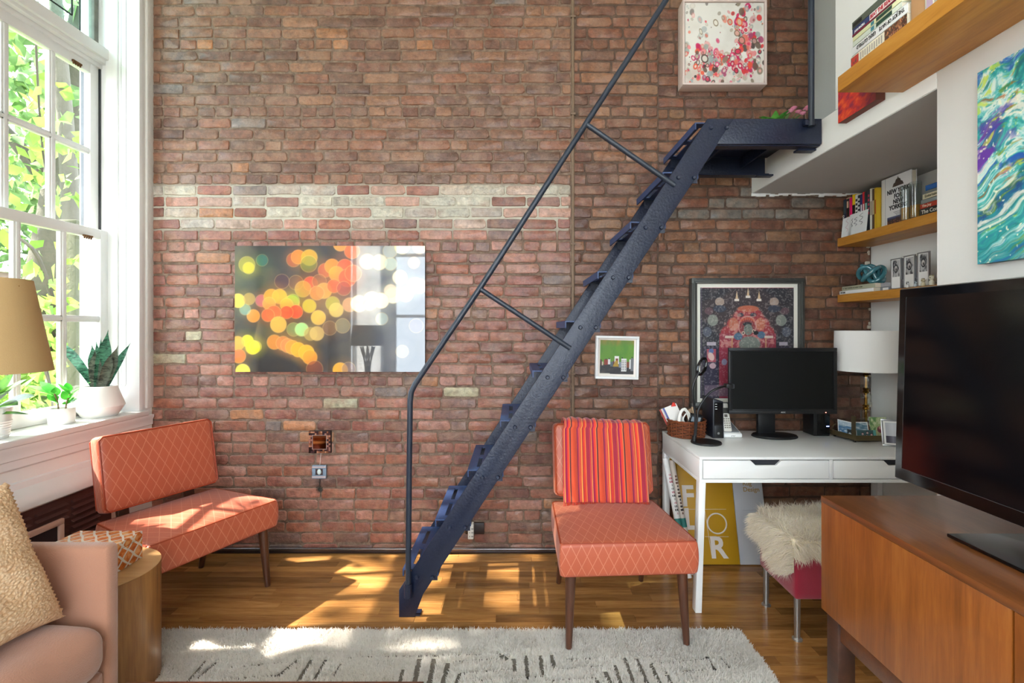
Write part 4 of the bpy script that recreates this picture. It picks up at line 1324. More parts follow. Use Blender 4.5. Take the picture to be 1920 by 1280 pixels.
cc = np.array(lin('#fbf1e2'))[None] * r.uniform(0.88, 1.1, (nb, 1)); cc[:, 2] *= r.uniform(0.92, 1.06, nb)
clump = np.stack([vnoise(Q[:, 0] * 30, Q[:, 1] * 30 + Q[:, 2] * 30, 3, 2) - 0.5, vnoise(Q[:, 0] * 30 + 9, Q[:, 1] * 30 + Q[:, 2] * 30, 5, 2) - 0.5, -0.35 + 0 * Q[:, 0]], 1)
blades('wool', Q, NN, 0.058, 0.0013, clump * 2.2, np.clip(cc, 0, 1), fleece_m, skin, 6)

# ================================================================== RUG
RX_0, RX_1, RY_0, RY_1 = -1.66, 1.025, 0.55, 2.195
rug = thing('rug', 'shaggy ivory rug with carved charcoal maze lines', 'rug', (-0.4, 1.4, 0))
box('backing', rug_base_m, RX_0 + 0.004, RX_1 - 0.004, RY_0, RY_1 - 0.004, 0.001, 0.0045, rug)
# carved lines, as segments (x0, y0, x1, y1, half width)
SEG = []
def rl(pts, w=0.0065):
    q = []
    for px, py in pts:
        Y = 1.37 * FPX / (py - VPY); q.append(((px - VPX) / FPX * Y, Y))
    for a, b in zip(q, q[1:]): SEG.append((*a, *b, w))
rl([(388, 1232), (345, 1280)]); rl([(408, 1235), (372, 1265)]); rl([(420, 1268), (540, 1258)], 0.003); rl([(430, 1245), (540, 1235)], 0.003)
rl([(560, 1230), (520, 1262)]); rl([(585, 1230), (560, 1270)]); rl([(612, 1230), (590, 1268)]); rl([(640, 1238), (625, 1262)], 0.004)
rl([(655, 1226), (940, 1220)], 0.003)
rl([(757, 1248), (748, 1280)]); rl([(787, 1228), (776, 1282)], 0.009); rl([(815, 1228), (803, 1284)], 0.009); rl([(841, 1236), (829, 1282)], 0.009)
rl([(862, 1256), (855, 1280)]); rl([(885, 1270), (1010, 1262)], 0.003); rl([(862, 1256), (960, 1248)], 0.003); rl([(850, 1234), (940, 1228)], 0.003)
rl([(940, 1222), (950, 1230)], 0.008); rl([(963, 1228), (966, 1252)]); rl([(986, 1222), (990, 1266)]); rl([(1013, 1222), (1018, 1262)]); rl([(1035, 1221), (1039, 1246)])
rl([(1058, 1230), (1160, 1226)], 0.003); rl([(1022, 1270), (1118, 1264)], 0.003); rl([(1045, 1248), (1130, 1242)], 0.003)
rl([(1118, 1268), (1126, 1288)]); rl([(1134, 1252), (1150, 1288)], 0.008); rl([(1152, 1240), (1166, 1284)]); rl([(1170, 1226), (1190, 1280)]); rl([(1193, 1228), (1218, 1284)]); rl([(1220, 1238), (1240, 1282)]); rl([(1250, 1258), (1262, 1284)])
rl([(1222, 1238), (1320, 1230)], 0.003); rl([(1240, 1254), (1350, 1248)], 0.003); rl([(1325, 1224), (1342, 1254)], 0.005); rl([(1350, 1228), (1368, 1246)], 0.004); rl([(1312, 1232), (1330, 1226)], 0.004)
r0 = random.Random(8)
for yy in np.arange(0.65, 1.75, 0.16):                   # the same maze goes on toward the camera, out of the picture
    x = -1.6
    while x < 0.9:
        L = r0.uniform(0.1, 0.3)
        SEG.append((x, yy, x + L, yy, 0.004) if r0.random() < 0.5 else (x, yy, x, yy + 0.13, 0.007)); x += r0.uniform(0.08, 0.3)
SG = np.array(SEG)
g = G()
for (a, b, c, d, w) in SEG:
    u = Vector((c - a, d - b, 0)); L_ = u.length
    if L_ < 1e-6: continue
    u.normalize(); v = Vector((-u.y, u.x, 0)) * (w + 0.003)
    g.obox(((a + c) / 2, (b + d) / 2, 0.0048), u * (L_ / 2), v, (0, 0, 0.0006))
tag(g.build('groove_lines', rug_line_m, rug), kind='stuff')
def rug_pts(n, x0, x1, y0, y1, seed):
    r = np.random.default_rng(seed)
    P = np.stack([r.uniform(x0, x1, n), r.uniform(y0, y1, n)], 1)
    keep = np.ones(n, bool)
    for (a, b, c, d, w) in SG:
        v = np.array([c - a, d - b]); L2 = v @ v + 1e-12
        t = np.clip(((P - [a, b]) @ v) / L2, 0, 1)
        dist = np.linalg.norm(P - ([a, b] + t[:, None] * v), axis=1)
        keep &= dist > w * 1.15 + 0.0015 + r.normal(0, 0.0012, n)
    keep &= np.hypot(P[:, 0] + 1.60, P[:, 1] - 1.835) > 0.203                    # nothing stands up under the furniture
    keep &= ~((P[:, 0] < -1.31) & (P[:, 1] < 1.61))
    keep &= np.hypot(P[:, 0] + 1.583, P[:, 1] - 2.074) > 0.022
    P = P[keep]
    return np.concatenate([P, np.full((len(P), 1), 0.004)], 1)
for (nm, n, y0, y1, wd, sd) in (('pile', 95000, 1.80, RY_1, 0.0022, 1), ('pile', 30000, RY_0, 1.80, 0.0045, 2)):
    P = rug_pts(n, RX_0, RX_1, y0, y1, sd)
    r = np.random.default_rng(sd + 10)
    rowlean = np.stack([0.25 * (vnoise(P[:, 0] * 14, P[:, 1] * 14, 4, 2) - 0.5) * 4, -0.35 + 0.9 * (vnoise(P[:, 0] * 16, P[:, 1] * 22, 6, 2) - 0.5), -0.15 + 0 * P[:, 0]], 1)
    tone = 0.96 + 0.12 * vnoise(P[:, 0] * 5, P[:, 1] * 7, 8, 3) + r.normal(0, 0.03, len(P))
    c = np.array(lin('#f6f3ee'))[None] * tone[:, None]
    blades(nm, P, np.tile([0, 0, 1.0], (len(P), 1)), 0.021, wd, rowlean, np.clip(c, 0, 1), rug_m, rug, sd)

# ================================================================== SIDEBOARD AND TELEVISION
SX0, SX1, SY1, SY0 = 1.020, 1.462, 1.603, -0.35
SZ0, SZ1 = 0.452, 0.83
sb = thing('sideboard', 'low teak sideboard on dark legs along the white wall', 'sideboard', ((SX0 + SX1) / 2, 0.7, 0))
G().box(SX0, SX1, SY0, SY1, SZ1 - 0.02, SZ1).build('top', teak_top, sb, bevel=0.002)
G().box(SX0 + 0.02, SX1, SY0, SY1, SZ0, SZ1 - 0.02).build('carcass', teak_top, sb, bevel=0.002)
n = 3
e = [SY1, 0.986, 0.36, SY0]
for a, b in zip(e, e[1:]):
    G().box(SX0 + 0.002, SX0 + 0.02, b + 0.003, a - (0.0 if a == SY1 else 0.003), SZ0 + 0.002, SZ1 - 0.021).build('door', teak, sb, bevel=0.0012)
for y in (SY1 - 0.075, SY0 + 0.02):
    for x in (SX0 + 0.008, SX1 - 0.065):
        G().box(x, x + 0.055, y, y + 0.055, 0.0, SZ0 - 0.0005).build('leg', dark_wood, sb, bevel=0.002)
for x in (SX0 + 0.015, SX1 - 0.06):
    G().box(x, x + 0.03, SY0 + 0.075, SY1 - 0.075, SZ0 - 0.062, SZ0 - 0.0005).build('rail', walnut_dk, sb, bevel=0.002)
G().box(SX0 + 0.06, SX1 - 0.06, SY1 - 0.065, SY1 - 0.035, SZ0 - 0.062, SZ0 - 0.0005).build('rail', walnut_dk, sb, bevel=0.002)

bk = thing('floor_basket', 'straw coloured woven basket on the floor beneath sideboard', 'basket', (1.26, 1.43, 0))
straw = M('straw', '#a88a4e', 0.8, var=0.3, vs=90, bmp=0.5, bs=200)
G().lathe([(0.0, 0.0), (0.09, 0.0), (0.105, 0.1), (0.11, 0.215), (0.105, 0.222), (0.098, 0.21), (0.09, 0.02), (0.0, 0.02)], (1.26, 1.43, 0), 24).build('wall', straw, bk)
for k in range(9):
    rr_ = 0.0945 + 0.0175 * (k / 9)
    G().tube([(1.26 + rr_ * math.cos(a), 1.43 + rr_ * math.sin(a), 0.02 + k * 0.022 + 0.003 * math.sin(a * 12)) for a in np.linspace(0, 2 * math.pi, 48, endpoint=False)], 0.0045, 5, closed=True).build('weave', straw, bk)

tv = thing('television', 'large flat black television standing on the teak sideboard', 'television', (1.2, 1.0, SZ1))
TY1, TY0, TZ0, TZ1 = 1.512, 0.47, 0.918, 1.512
tilt = Vector((0.016, 0, TZ1 - TZ0)).normalized()
TU = Vector((0, -1, 0)); TN = TU.cross(tilt)          # screen normal, toward -X
if TN.x > 0: TN = -TN
TO = Vector((1.193, TY1, TZ0)); TH = (TZ1 - TZ0) / tilt.z; TW = TY1 - TY0
def tvp(a, h, d): return TO + TU * a + tilt * h + TN * d
def tvbox(name, mat, a0, a1, h0, h1, d0, d1, bevel=0.0):
    return G().obox(tvp((a0 + a1) / 2, (h0 + h1) / 2, (d0 + d1) / 2), TU * ((a1 - a0) / 2), tilt * ((h1 - h0) / 2), TN * ((d1 - d0) / 2)).build(name, mat, tv, bevel=bevel)
tvbox('rim', silver, 0, TW, 0, TH, -0.03, -0.004, 0.003)
tvbox('bezel', black_gl, 0.0035, TW - 0.0035, 0.0035, TH - 0.0035, -0.004, 0.0, 0.001)
tvbox('screen', screen_m, 0.032, TW - 0.032, 0.040, TH - 0.030, 0.0, 0.0012)
g = G()
for (a0, a1, h0, h1) in ((0.029, 0.031, 0.038, TH - 0.028), (0.029, TW - 0.03, 0.037, 0.039)):
    g.obox(tvp((a0 + a1) / 2, (h0 + h1) / 2, 0.0006), TU * ((a1 - a0) / 2), tilt * ((h1 - h0) / 2), TN * 0.0006)
g.build('screen_edge', M('screen_edge', '#4c4e50', 0.25, 0.6), tv)
tvbox('housing', black_pl, 0.12, TW - 0.12, 0.08, TH - 0.1, -0.065, -0.03, 0.01)
G().tube([tvp(TW / 2, 0.14, -0.05), Vector((1.25, (TY0 + TY1) / 2, SZ1 + 0.008))], 0.028, 12).build('neck', black_pl, tv)
by0, by1 = 0.70, 1.285
G().prism([(1.155, by0), (1.155, by1), (1.40, by1), (1.40, by0)], (0, 0, SZ1 + 0.001), (1, 0, 0), (0, 1, 0), (0, 0, 0.009)).build('base_plate', black_gl, tv, bevel=0.002)

# ================================================================== SOFA CORNER
so = thing('sofa', 'blush velvet sofa with slim arm below the window', 'sofa', (-1.7, 0.9, 0))
SOF = -1.315
cushion((-1.735, 1.576, 0.37), 0.418, 0.029, 0.312, 0.022, n=12).build('arm', sofa_m, so, angle=60)
cushion((-1.735, 0.09, 0.37), 0.418, 0.029, 0.312, 0.022, n=12).build('arm', sofa_m, so, angle=60)
cushion((-2.08, 0.83, 0.42), 0.07, 0.71, 0.33, 0.04, n=12).build('back', sofa_m, so, angle=60)
cushion((-1.66, 0.83, 0.175), 0.34, 0.715, 0.115, 0.015, n=10).build('base', sofa_m, so, angle=60)
def wrinkle(P):
    d = 0.004 * math.sin(P.x * 23 + P.y * 11) + 0.003 * math.sin(P.x * 9 - P.y * 31 + 1)
    return (P.x, P.y, P.z + (d if P.z > 0 else 0))
for yc in (1.185, 0.475):
    sc = cushion((-1.64, yc, 0.375), 0.352, 0.353, 0.085, 0.062, crown=0.035, n=22, fn=wrinkle).build('seat_cushion', sofa_m, so, angle=80)
    G().tube(smooth_path([(-1.305, yc - 0.30, 0.425), (-1.302, yc, 0.438), (-1.306, yc + 0.30, 0.425)], 8), 0.0025, 5).build('seam', M('sofa_seam', '#a06c54', 0.8), sc)
    cushion((-1.945, yc, 0.56), 0.075, 0.34, 0.17, 0.06, n=12).build('back_cushion', sofa_m, so, angle=80)
for x in (-2.1, -1.36):
    for y in (0.12, 1.54):
        G().frustum((x, y, 0.07), (x, y, 0.0), 0.02, 0.015, 10).build('leg', leg_wood, so)

pl = thing('throw_pillow', 'cream chunky knit pillow leaning on the blush sofa', 'pillow', (-1.5, 1.27, 0.47))
def pillow(c, U, V, W, s, t, n=70):
    U, V, W = Vector(U).normalized(), Vector(V).normalized(), Vector(W).normalized()
    Vv = []; F = []
    for sd in (1, -1):
        o = len(Vv)
        for j in range(n + 1):
            for i in range(n + 1):
                a, b = i / n * 2 - 1, j / n * 2 - 1
                pin = 1 - 0.13 * (1 - b * b) * abs(a) ** 3, 1 - 0.13 * (1 - a * a) * abs(b) ** 3
                h = t * (max(0, 1 - a ** 4) * max(0, 1 - b ** 4)) ** 0.55
                cr = 0.010 * math.sin(a * 5 + b * 9) * (1 - a * a) * (1 - b * b)
                rib = 0.0045 * math.sin(b * 110 + 3 * math.sin(a * 4)) * (0.6 + 0.4 * math.sin(a * 160))
                edge = 0.006 * math.sin(b * 55) if abs(a) > 0.97 else 0
                P = Vector(c) + U * (a * s * pin[0] + edge) + V * (b * s * pin[1]) + W * sd * (h + cr * sd + (rib if h > 0.01 else 0))
                Vv.append(P)
        for j in range(n):
            for i in range(n):
                q = (o + j * (n + 1) + i, o + j * (n + 1) + i + 1, o + (j + 1) * (n + 1) + i + 1, o + (j + 1) * (n + 1) + i)
                F.append(q if sd > 0 else q[::-1])
    g = G(); g.add(Vv, F)
    return g
# bottom edge along Y at X about -1.45, top leaning back to X about -1.62
Vd = Vector((-0.17, 0.0, 0.40)).normalized()
pillow((-1.515, 1.285, 0.690), (0, 1, 0), Vd, Vector((0, 1, 0)).cross(Vd), 0.232, 0.075).build('knit_cover', knit_m, pl, angle=180)

ct = thing('coffee_table', 'dark walnut coffee table edge in front of the rug', 'table', (-0.67, 1.05, 0))
G().box(-1.085, -0.255, 0.62, 1.342, 0.378, 0.402).build('top', walnut_dk, ct, bevel=0.002)
for x in (-1.05, -0.33):
    for y in (0.66, 1.27):
        G().frustum((x + 0.02, y + 0.02, 0.378), (x + 0.02, y + 0.02, 0.024), 0.022, 0.014, 12).build('leg', walnut_dk, ct)

TX, TYc, TR, TZ = -1.60, 1.835, 0.20, 0.46
dt = thing('drum_table', 'round wooden drum side table beside the sofa arm', 'table', (TX, TYc, 0))
G().lathe([(TR - 0.006, 0.005), (TR, 0.008), (TR, TZ - 0.002), (TR - 0.004, TZ - 0.001)], (TX, TYc, 0), 64).build('drum', drum_wood, dt)
G().lathe([(0.0, TZ - 0.004), (TR - 0.003, TZ - 0.004), (TR - 0.001, TZ), (0.0, TZ)], (TX, TYc, 0), 64).build('top', drum_top, dt)
tb = thing('inlay_box', 'orange bone inlay trellis box on the drum table', 'box', (-1.63, 1.83, TZ))
bx = trellis_mat('bone_inlay')
G().box(-1.765, -1.507, 1.715, 1.942, TZ + 0.001, TZ + 0.082).build('body', bx, tb, bevel=0.002)
G().box(-1.765, -1.507, 1.715, 1.942, TZ + 0.0832, TZ + 0.109).build('lid', bx, tb, bevel=0.002)

lm = thing('floor_lamp', 'floor lamp with tan linen drum shade before the window', 'lamp', (-2.0, 1.79, 0))
LX, LY = -2.000, 1.79
g = G()
pr = [(0.205, 1.222), (0.145, 1.573)]
g.lathe([(0.205, 1.222), (0.145, 1.573), (0.142, 1.573), (0.202, 1.222), (0.205, 1.222)], (LX, LY, 0), 56)
g.build('shade', shade_yel, lm, angle=30)
G().lathe([(0.0, 0.0), (0.12, 0.0), (0.12, 0.012), (0.02, 0.03), (0.0, 0.03)], (LX, LY, 0), 32).build('base', brass, lm)
G().tube([(LX, LY, 0.02), (LX, LY, 1.42)], 0.009, 12).build('pole', brass, lm)
G().lathe([(0.012, 1.38), (0.02, 1.40), (0.033, 1.45), (0.02, 1.50), (0.0, 1.51)], (LX, LY, 0), 16).build('bulb', flat('#efe9dc'), lm)
for k in range(3):
    a = 2.1 * k
    G().tube([(LX, LY, 1.515), (LX + 0.15 * math.cos(a), LY + 0.15 * math.sin(a), 1.545)], 0.002, 5).build('spider_arm', brass, lm)

# ================================================================== PLANTS ON THE SILL
SILL = ZS + 0.012
def leaf_obj(name, base, direc, up, L, W, mat, parent, curl=0.3, fold=0.25, n=9, tipp=1.0, blunt=0.55):
    """a broad leaf with a midrib fold, arching along direc"""
    d = Vector(direc).normalized(); u = Vector(up); u = (u - d * u.dot(d)).normalized(); s = d.cross(u)
    Vv = []; F = []
    for i in range(n + 1):
        t = i / n
        w = W * math.sin(math.pi * min(1, t ** blunt)) ** 0.8 if t < 1 else 0
        w = max(w, W * 0.06 * (1 - t))
        c = Vector(base) + d * L * t * (1 - 0.15 * curl * t) - u * (-curl * L * t * t * -1)
        Vv += [c + s * w + u * w * fold, c, c - s * w + u * w * fold]
    for i in range(n):
        a = i * 3
        F += [(a, a + 1, a + 4, a + 3), (a + 1, a + 2, a + 5, a + 4)]
    g = G().add(Vv, F)
    return g.build(name, mat, parent, angle=180)

sp_ = thing('snake_plant', 'snake plant in faceted white pot on the window sill', 'plant', (-2.345, 2.71, SILL))
C = Vector((-2.345, 2.71, SILL))
G().lathe([(0.0, 0.0), (0.078, 0.0), (0.081, 0.003), (0.1135, 0.058), (0.113, 0.064), (0.078, 0.168), (0.075, 0.17), (0.071, 0.166), (0.09, 0.08), (0.0, 0.08)], C, 56).build('pot', ceramic, sp_, angle=25)
G().lathe([(0.0, 0.152), (0.072, 0.150)], C, 24).build('soil', soil, sp_)
snake = leaf_mat('snake_leaf', '#16352b', '#4a7f66', 26, 0.08, 0.35, bands=True)
snake2 = leaf_mat('snake_leaf_dark', '#26302b', '#5c6458', 26, 0.08, 0.35, bands=True)
for (dx, dy, px, py, W, m_, cu) in ((-0.02, 0.0, 102, 633, 0.026, snake, 0.16), (-0.01, 0.01, 172, 645, 0.034, snake, 0.0), (0.0, -0.01, 203, 617, 0.036, snake, -0.03), (0.012, 0.0, 189, 630, 0.018, snake, 0.0),
                                    (0.02, -0.015, 222, 647, 0.032, snake2, 0.02), (0.03, 0.0, 246, 641, 0.020, snake, 0.10), (-0.005, -0.02, 178, 655, 0.032, snake2, 0.02), (0.01, 0.02, 197, 643, 0.014, snake, 0.0),
                                    (0.0, 0.02, 180, 637, 0.022, snake, 0.0), (0.02, -0.02, 211, 660, 0.026, snake2, 0.0)):
    b = C + Vector((dx, dy, 0.145))
    tip = at(px, py, 2.71 + dy * 2)
    d = tip - b; L = d.length
    fr_ = Vector((0.6, -0.8, 0.0))
    upv = fr_ if abs(cu) < 0.05 else Vector((0, 0, 1)) * 0.6 + fr_ * 0.7
    g = G(); n = 12; dn = d.normalized(); u = (upv - dn * upv.dot(dn)).normalized(); s = dn.cross(u); Vv = []; F = []
    for i in range(n + 1):
        t = i / n
        w = W * (0.55 + 1.1 * t - 0.65 * t * t) * (1 - t ** 5) * (1 if t < 0.6 else (1 - ((t - 0.6) / 0.4) ** 1.6) ** 1.0)
        c = b + d * t + Vector((0, 0, 1)) * (cu * L * 4 * t * (1 - t) * 0.35)
        Vv += [c + s * w + u * w * 0.35, c, c - s * w + u * w * 0.35]
    for i in range(n):
        a = i * 3; F += [(a, a + 1, a + 4, a + 3), (a + 1, a + 2, a + 5, a + 4)]
    g.add(Vv, F).build('leaf', m_, sp_, angle=180)

sm = thing('succulent_plant', 'small bright green plant in a white cylinder pot', 'plant', (-2.36, 2.49, SILL))
C = Vector((-2.362, 2.50, SILL))
G().lathe([(0.0, 0.0), (0.053, 0.0), (0.0545, 0.003), (0.0545, 0.079), (0.053, 0.081), (0.05, 0.079), (0.048, 0.05), (0.0, 0.05)], C, 40).build('pot', ceramic, sm)
G().lathe([(0.0, 0.068), (0.05, 0.067)], C, 20).build('soil', soil, sm)
lf = leaf_mat('bright_leaf', '#2f8a2c', '#58b03e', 9, 0.3, 0.3)
stems = [(-0.012, -0.004), (0.014, 0.006)]
for (dx, dy) in stems:
    G().tube(smooth_path([C + Vector((dx, dy, 0.06)), C + Vector((dx * 1.5, dy, 0.11)), C + Vector((dx * 2.5, dy * 2, 0.155))], 5), 0.004, 6).build('stem', flat('#6a5a3a'), sm)
rr = random.Random(12)
for (px, py, bl, W, k) in ((50, 718, 0.15, 0.018, 0), (75, 712, 0.15, 0.024, 0), (90, 735, 0.11, 0.02, 0), (92, 748, 0.10, 0.022, 0), (110, 716, 0.15, 0.02, 1), (125, 716, 0.16, 0.018, 1), (168, 712, 0.15, 0.018, 1), (140, 738, 0.11, 0.020, 1), (146, 746, 0.10, 0.02, 1), (122, 752, 0.10, 0.02, 1), (118, 732, 0.12, 0.022, 1), (104, 724, 0.14, 0.02, 0), (152, 722, 0.13, 0.016, 1), (98, 742, 0.12, 0.02, 0)):
    dx, dy = stems[k]
    b = C + Vector((dx * (1 + bl * 8), dy, bl))
    tip = at(px, py, 2.50 + rr.uniform(-0.06, 0.05))
    leaf_obj('leaf', b, tip - b, (0.15, -0.35, 0.9), (tip - b).length, W, lf, sm, curl=0.08, fold=0.2, blunt=0.8)

cp = thing('calathea_plant', 'dark green leafy plant in ridged white pot behind lamp', 'plant', (-2.33, 2.17, SILL))
C = Vector((-2.345, 2.155, SILL))
prof = [(0.0, 0.0), (0.05, 0.0)]
for k in range(7):
    z = 0.006 + k * 0.011; rr_ = 0.051 + 0.011 * k / 7
    prof += [(rr_, z), (rr_ + 0.0028, z + 0.005), (rr_, z + 0.0105)]
prof += [(0.064, 0.125), (0.066, 0.138), (0.062, 0.138), (0.058, 0.1), (0.0, 0.1)]
G().lathe(prof, C, 40).build('pot', ceramic, cp)
G().lathe([(0.0, 0.118), (0.061, 0.116)], C, 20).build('soil', soil, cp)
cal = leaf_mat('calathea_leaf', '#1f5228', '#6fae3c', 12, 0.2, 0.3)
for (px, py, z0, W, yy, cu) in ((55, 745, 0.16, 0.042, 2.10, 0.25), (48, 720, 0.20, 0.035, 2.14, 0.1), (30, 703, 0.21, 0.028, 2.2, 0.05), (10, 735, 0.18, 0.04, 2.02, 0.2), (-30, 720, 0.2, 0.04, 2.1, 0.2), (20, 755, 0.16, 0.036, 2.0, 0.3), (-20, 705, 0.2, 0.035, 2.2, 0.1), (25, 725, 0.2, 0.04, 2.05, 0.12), (45, 780, 0.14, 0.010, 2.12, 0.3)):
    b = C + Vector((0, 0, z0 - 0.03)); tip = at(px, py, yy)
    G().tube([C + Vector((0, 0, 0.11)), b + Vector((0, 0, 0.01))], 0.003, 5).build('stem', flat('#55703a'), cp)
    leaf_obj('leaf', b, tip - b + Vector((0, 0, 0.03)), (0.2, -0.5, 0.85), (tip - b).length * 1.05, W, cal, cp, curl=cu * 0.5, fold=0.15, blunt=0.85)

# bead chain of the roller shade
bc_ = thing('shade_chain', 'beaded roller shade chain hanging in the window reveal', 'chain', (-2.37, WX1 - 0.05, 1.0))
y_ = WX1 - 0.055
xa, xb = (227 - VPX) / FPX * y_, (236.5 - VPX) / FPX * y_
zb = CAMZ - (722 - VPY) / FPX * y_
chain = [(xa, y_, ZT - 0.03)] + [(xa, y_, zb + 0.02)] + [((xa + xb) / 2 + (xb - xa) / 2 * math.cos(a), y_, zb + 0.012 - 0.02 * math.sin(a)) for a in np.linspace(math.pi, 0, 9) if True] + [(xb, y_, zb + 0.02), (xb, y_, ZT - 0.03)]
chm = M('chain_metal', '#9a9a98', 0.3, 0.6)
G().tube(chain, 0.0011, 5).build('cord', chm, bc_)
g = G()
z = zb + 0.02
while z < ZT - 0.03:
    for x in (xa, xb): g.add([(x + 0.0024, y_, z), (x, y_ + 0.0024, z), (x - 0.0024, y_, z), (x, y_ - 0.0024, z), (x, y_, z + 0.0028), (x, y_, z - 0.0028)], [(0, 1, 4), (1, 2, 4), (2, 3, 4), (3, 0, 4), (1, 0, 5), (2, 1, 5), (3, 2, 5), (0, 3, 5)])
    z += 0.0075
tag(g.build('beads', chm, bc_), kind='stuff')

# ================================================================== PICTURES
# glossy print of blurred city lights
bp = thing('city_lights_print', 'glossy print of blurred orange city lights on brick wall', 'picture', (-1.13, 2.94, 1.12))
BX0, BX1, BZ0, BZ1, BYF = -1.712, -0.551, 1.120, 1.889, 2.932
box('panel', flat('#2a2624'), BX0, BX1, BYF, BYF + 0.012, BZ0, BZ1, bp)
for x in (BX0 + 0.2, BX1 - 0.2): box('hanger', silver, x - 0.02, x + 0.02, BYF + 0.012, WY - 0.008, BZ1 - 0.12, BZ1 - 0.10, bp)
P = Paint(420, 280, 356 / 236, '#211b19')
nz = vnoise(P.x * 6, P.y * 5, 21, 4)
P.mix(np.clip((P.x - 0.5) * 2.0, 0, 0.6), '#5c6678')
P.mix(np.clip((nz - 0.5) * 2.2, 0, 0.5) * np.clip(1.2 - P.x, 0, 1), '#6b5a3a')
P.mix(np.clip(0.55 - np.hypot(P.x - 0.05, P.y - 0.75) * 1.6, 0, 0.5), '#5a7048')
P.mix(np.clip(0.6 - np.hypot(P.x - 0.45, P.y - 0.55) * 1.7, 0, 0.5), '#7a3c1c')
P.mix(np.clip(0.4 - np.hypot(P.x - 0.18, P.y - 0.28) * 2.0, 0, 0.3), '#56703f')
def B(x, y, r, c, a=0.85, ring=0.35, rc='#ffd27a'):
    P.mix(0.32 * np.clip(1 - np.hypot(P.X - (x - 97) / 1628 * P.asp, P.y - 1 + (y - 95) / 1080) / (r / 1080 * 2.3), 0, 1), c)
    r *= 1.08
    P.disc((x - 97) / 1628, 1 - (y - 95) / 1080, r / 1080, c, a, 0.008, ring, rc)
for t in ((330, 218, 50, '#2f6a58', .8), (200, 255, 68, '#a8a22c', .7), (215, 285, 50, '#d2c41e', .8), (600, 215, 60, '#c2571a', .7), (640, 190, 60, '#ff7a14', .9), (735, 195, 68, '#f0a818', .85), (730, 250, 70, '#8c9422', .5),
          (1000, 80, 60, '#f0982e', .9), (1100, 140, 65, '#ee6a2a', .9), (870, 305, 60, '#d2541a', .8), (930, 270, 63, '#f78f1e', .9), (1040, 280, 70, '#f2541c', .9), (968, 335, 64, '#f9a52c', .9), (1060, 370, 75, '#f05a1e', .9), (1110, 330, 70, '#e8622c', .8),
          (620, 410, 62, '#7a4a1c', .6), (745, 420, 62, '#f4421a', .85), (680, 465, 68, '#d89a2a', .75), (820, 400, 60, '#9a5418', .6), (860, 480, 66, '#eaa53c', .85), (800, 500, 60, '#e0842c', .8), (945, 440, 58, '#f0682c', .8), (1030, 460, 60, '#b8482a', .7), (500, 400, 62, '#4a1f2a', .6),
          (325, 565, 52, '#c65a78', .8), (410, 530, 64, '#f79a1c', .9), (480, 528, 62, '#f9ad24', .9), (580, 590, 70, '#ddb414', .9), (595, 565, 55, '#8fbe16', .6), (540, 600, 55, '#f7b618', .9), (390, 590, 55, '#f7a63c', .8), (620, 660, 58, '#ee4412', .9), (540, 665, 55, '#e4481a', .85), (430, 670, 62, '#f0602c', .9), (380, 690, 55, '#ea5a22', .8), (255, 695, 55, '#f5881c', .95), (185, 640, 48, '#8cc0b4', .6), (125, 565, 60, '#f5d24a', .9), (220, 550, 50, '#c7a046', .7),
          (735, 610, 58, '#d9b81e', .85), (935, 590, 60, '#c8b93a', .7), (965, 645, 60, '#e8c25a', .85), (1080, 600, 60, '#e09a62', .8), (812, 710, 62, '#f0b83c', .9), (470, 770, 68, '#f2b144', .9), (600, 812, 58, '#8c8f4c', .7), (670, 812, 58, '#a9dc84', .95), (745, 850, 55, '#b89a4a', .7), (800, 846, 60, '#d8b05e', .85), (910, 800, 60, '#8a5a2c', .6), (1020, 780, 62, '#9c8a5c', .6),
          (435, 920, 62, '#e28a2c', .85), (510, 930, 60, '#d9803c', .85), (550, 950, 60, '#e0854a', .85), (590, 965, 60, '#f09a34', .85), (640, 985, 62, '#f9a91c', .9), (710, 1010, 66, '#f9b01a', .95), (740, 1050, 62, '#f79d1a', .9), (205, 910, 52, '#eee31a', .95), (250, 965, 60, '#f5ea1c', .95), (275, 960, 50, '#d6cf1a', .6), (120, 930, 60, '#f0b83a', .8), (130, 1040, 60, '#f07a2a', .8), (165, 1170, 62, '#f9e04a', .95), (1000, 1160, 64, '#f9a91c', .95), (1070, 1150, 58, '#8a6a6a', .5), (780, 1150, 70, '#8c3a1a', .6),
          (1230, 230, 66, '#f0d8b8', .8), (1335, 235, 66, '#f2e2c2', .8), (1430, 250, 55, '#c4d0bc', .7), (1425, 140, 60, '#b9bcb4', .6), (1530, 100, 64, '#f6dc8e', .9), (1680, 100, 62, '#f6c488', .9), (1630, 240, 50, '#d9b08c', .8), (1510, 365, 62, '#eee6c8', .95), (1640, 430, 64, '#eee4cc', .95), (1680, 440, 62, '#eae4cc', .85), (1450, 520, 66, '#f6ecc8', .95), (1560, 510, 64, '#f2e8cc', .95), (1430, 480, 55, '#e8d0b0', .8), (1270, 560, 72, '#f6eed8', .95), (1350, 565, 66, '#f6e8cc', .95), (1160, 590, 70, '#f6e6c0', .95), (1250, 600, 50, '#f6e6c0', .9), (1355, 720, 52, '#b9c6b8', .6), (1530, 1000, 54, '#a89c8c', .6), (1650, 780, 60, '#94808a', .4)):
    B(*t[:4], t[4])
P.build('print', print_gloss, (BX0, BYF - 0.0008, BZ0), (BX1 - BX0, 0, 0), (0, 0, BZ1 - BZ0), bp)

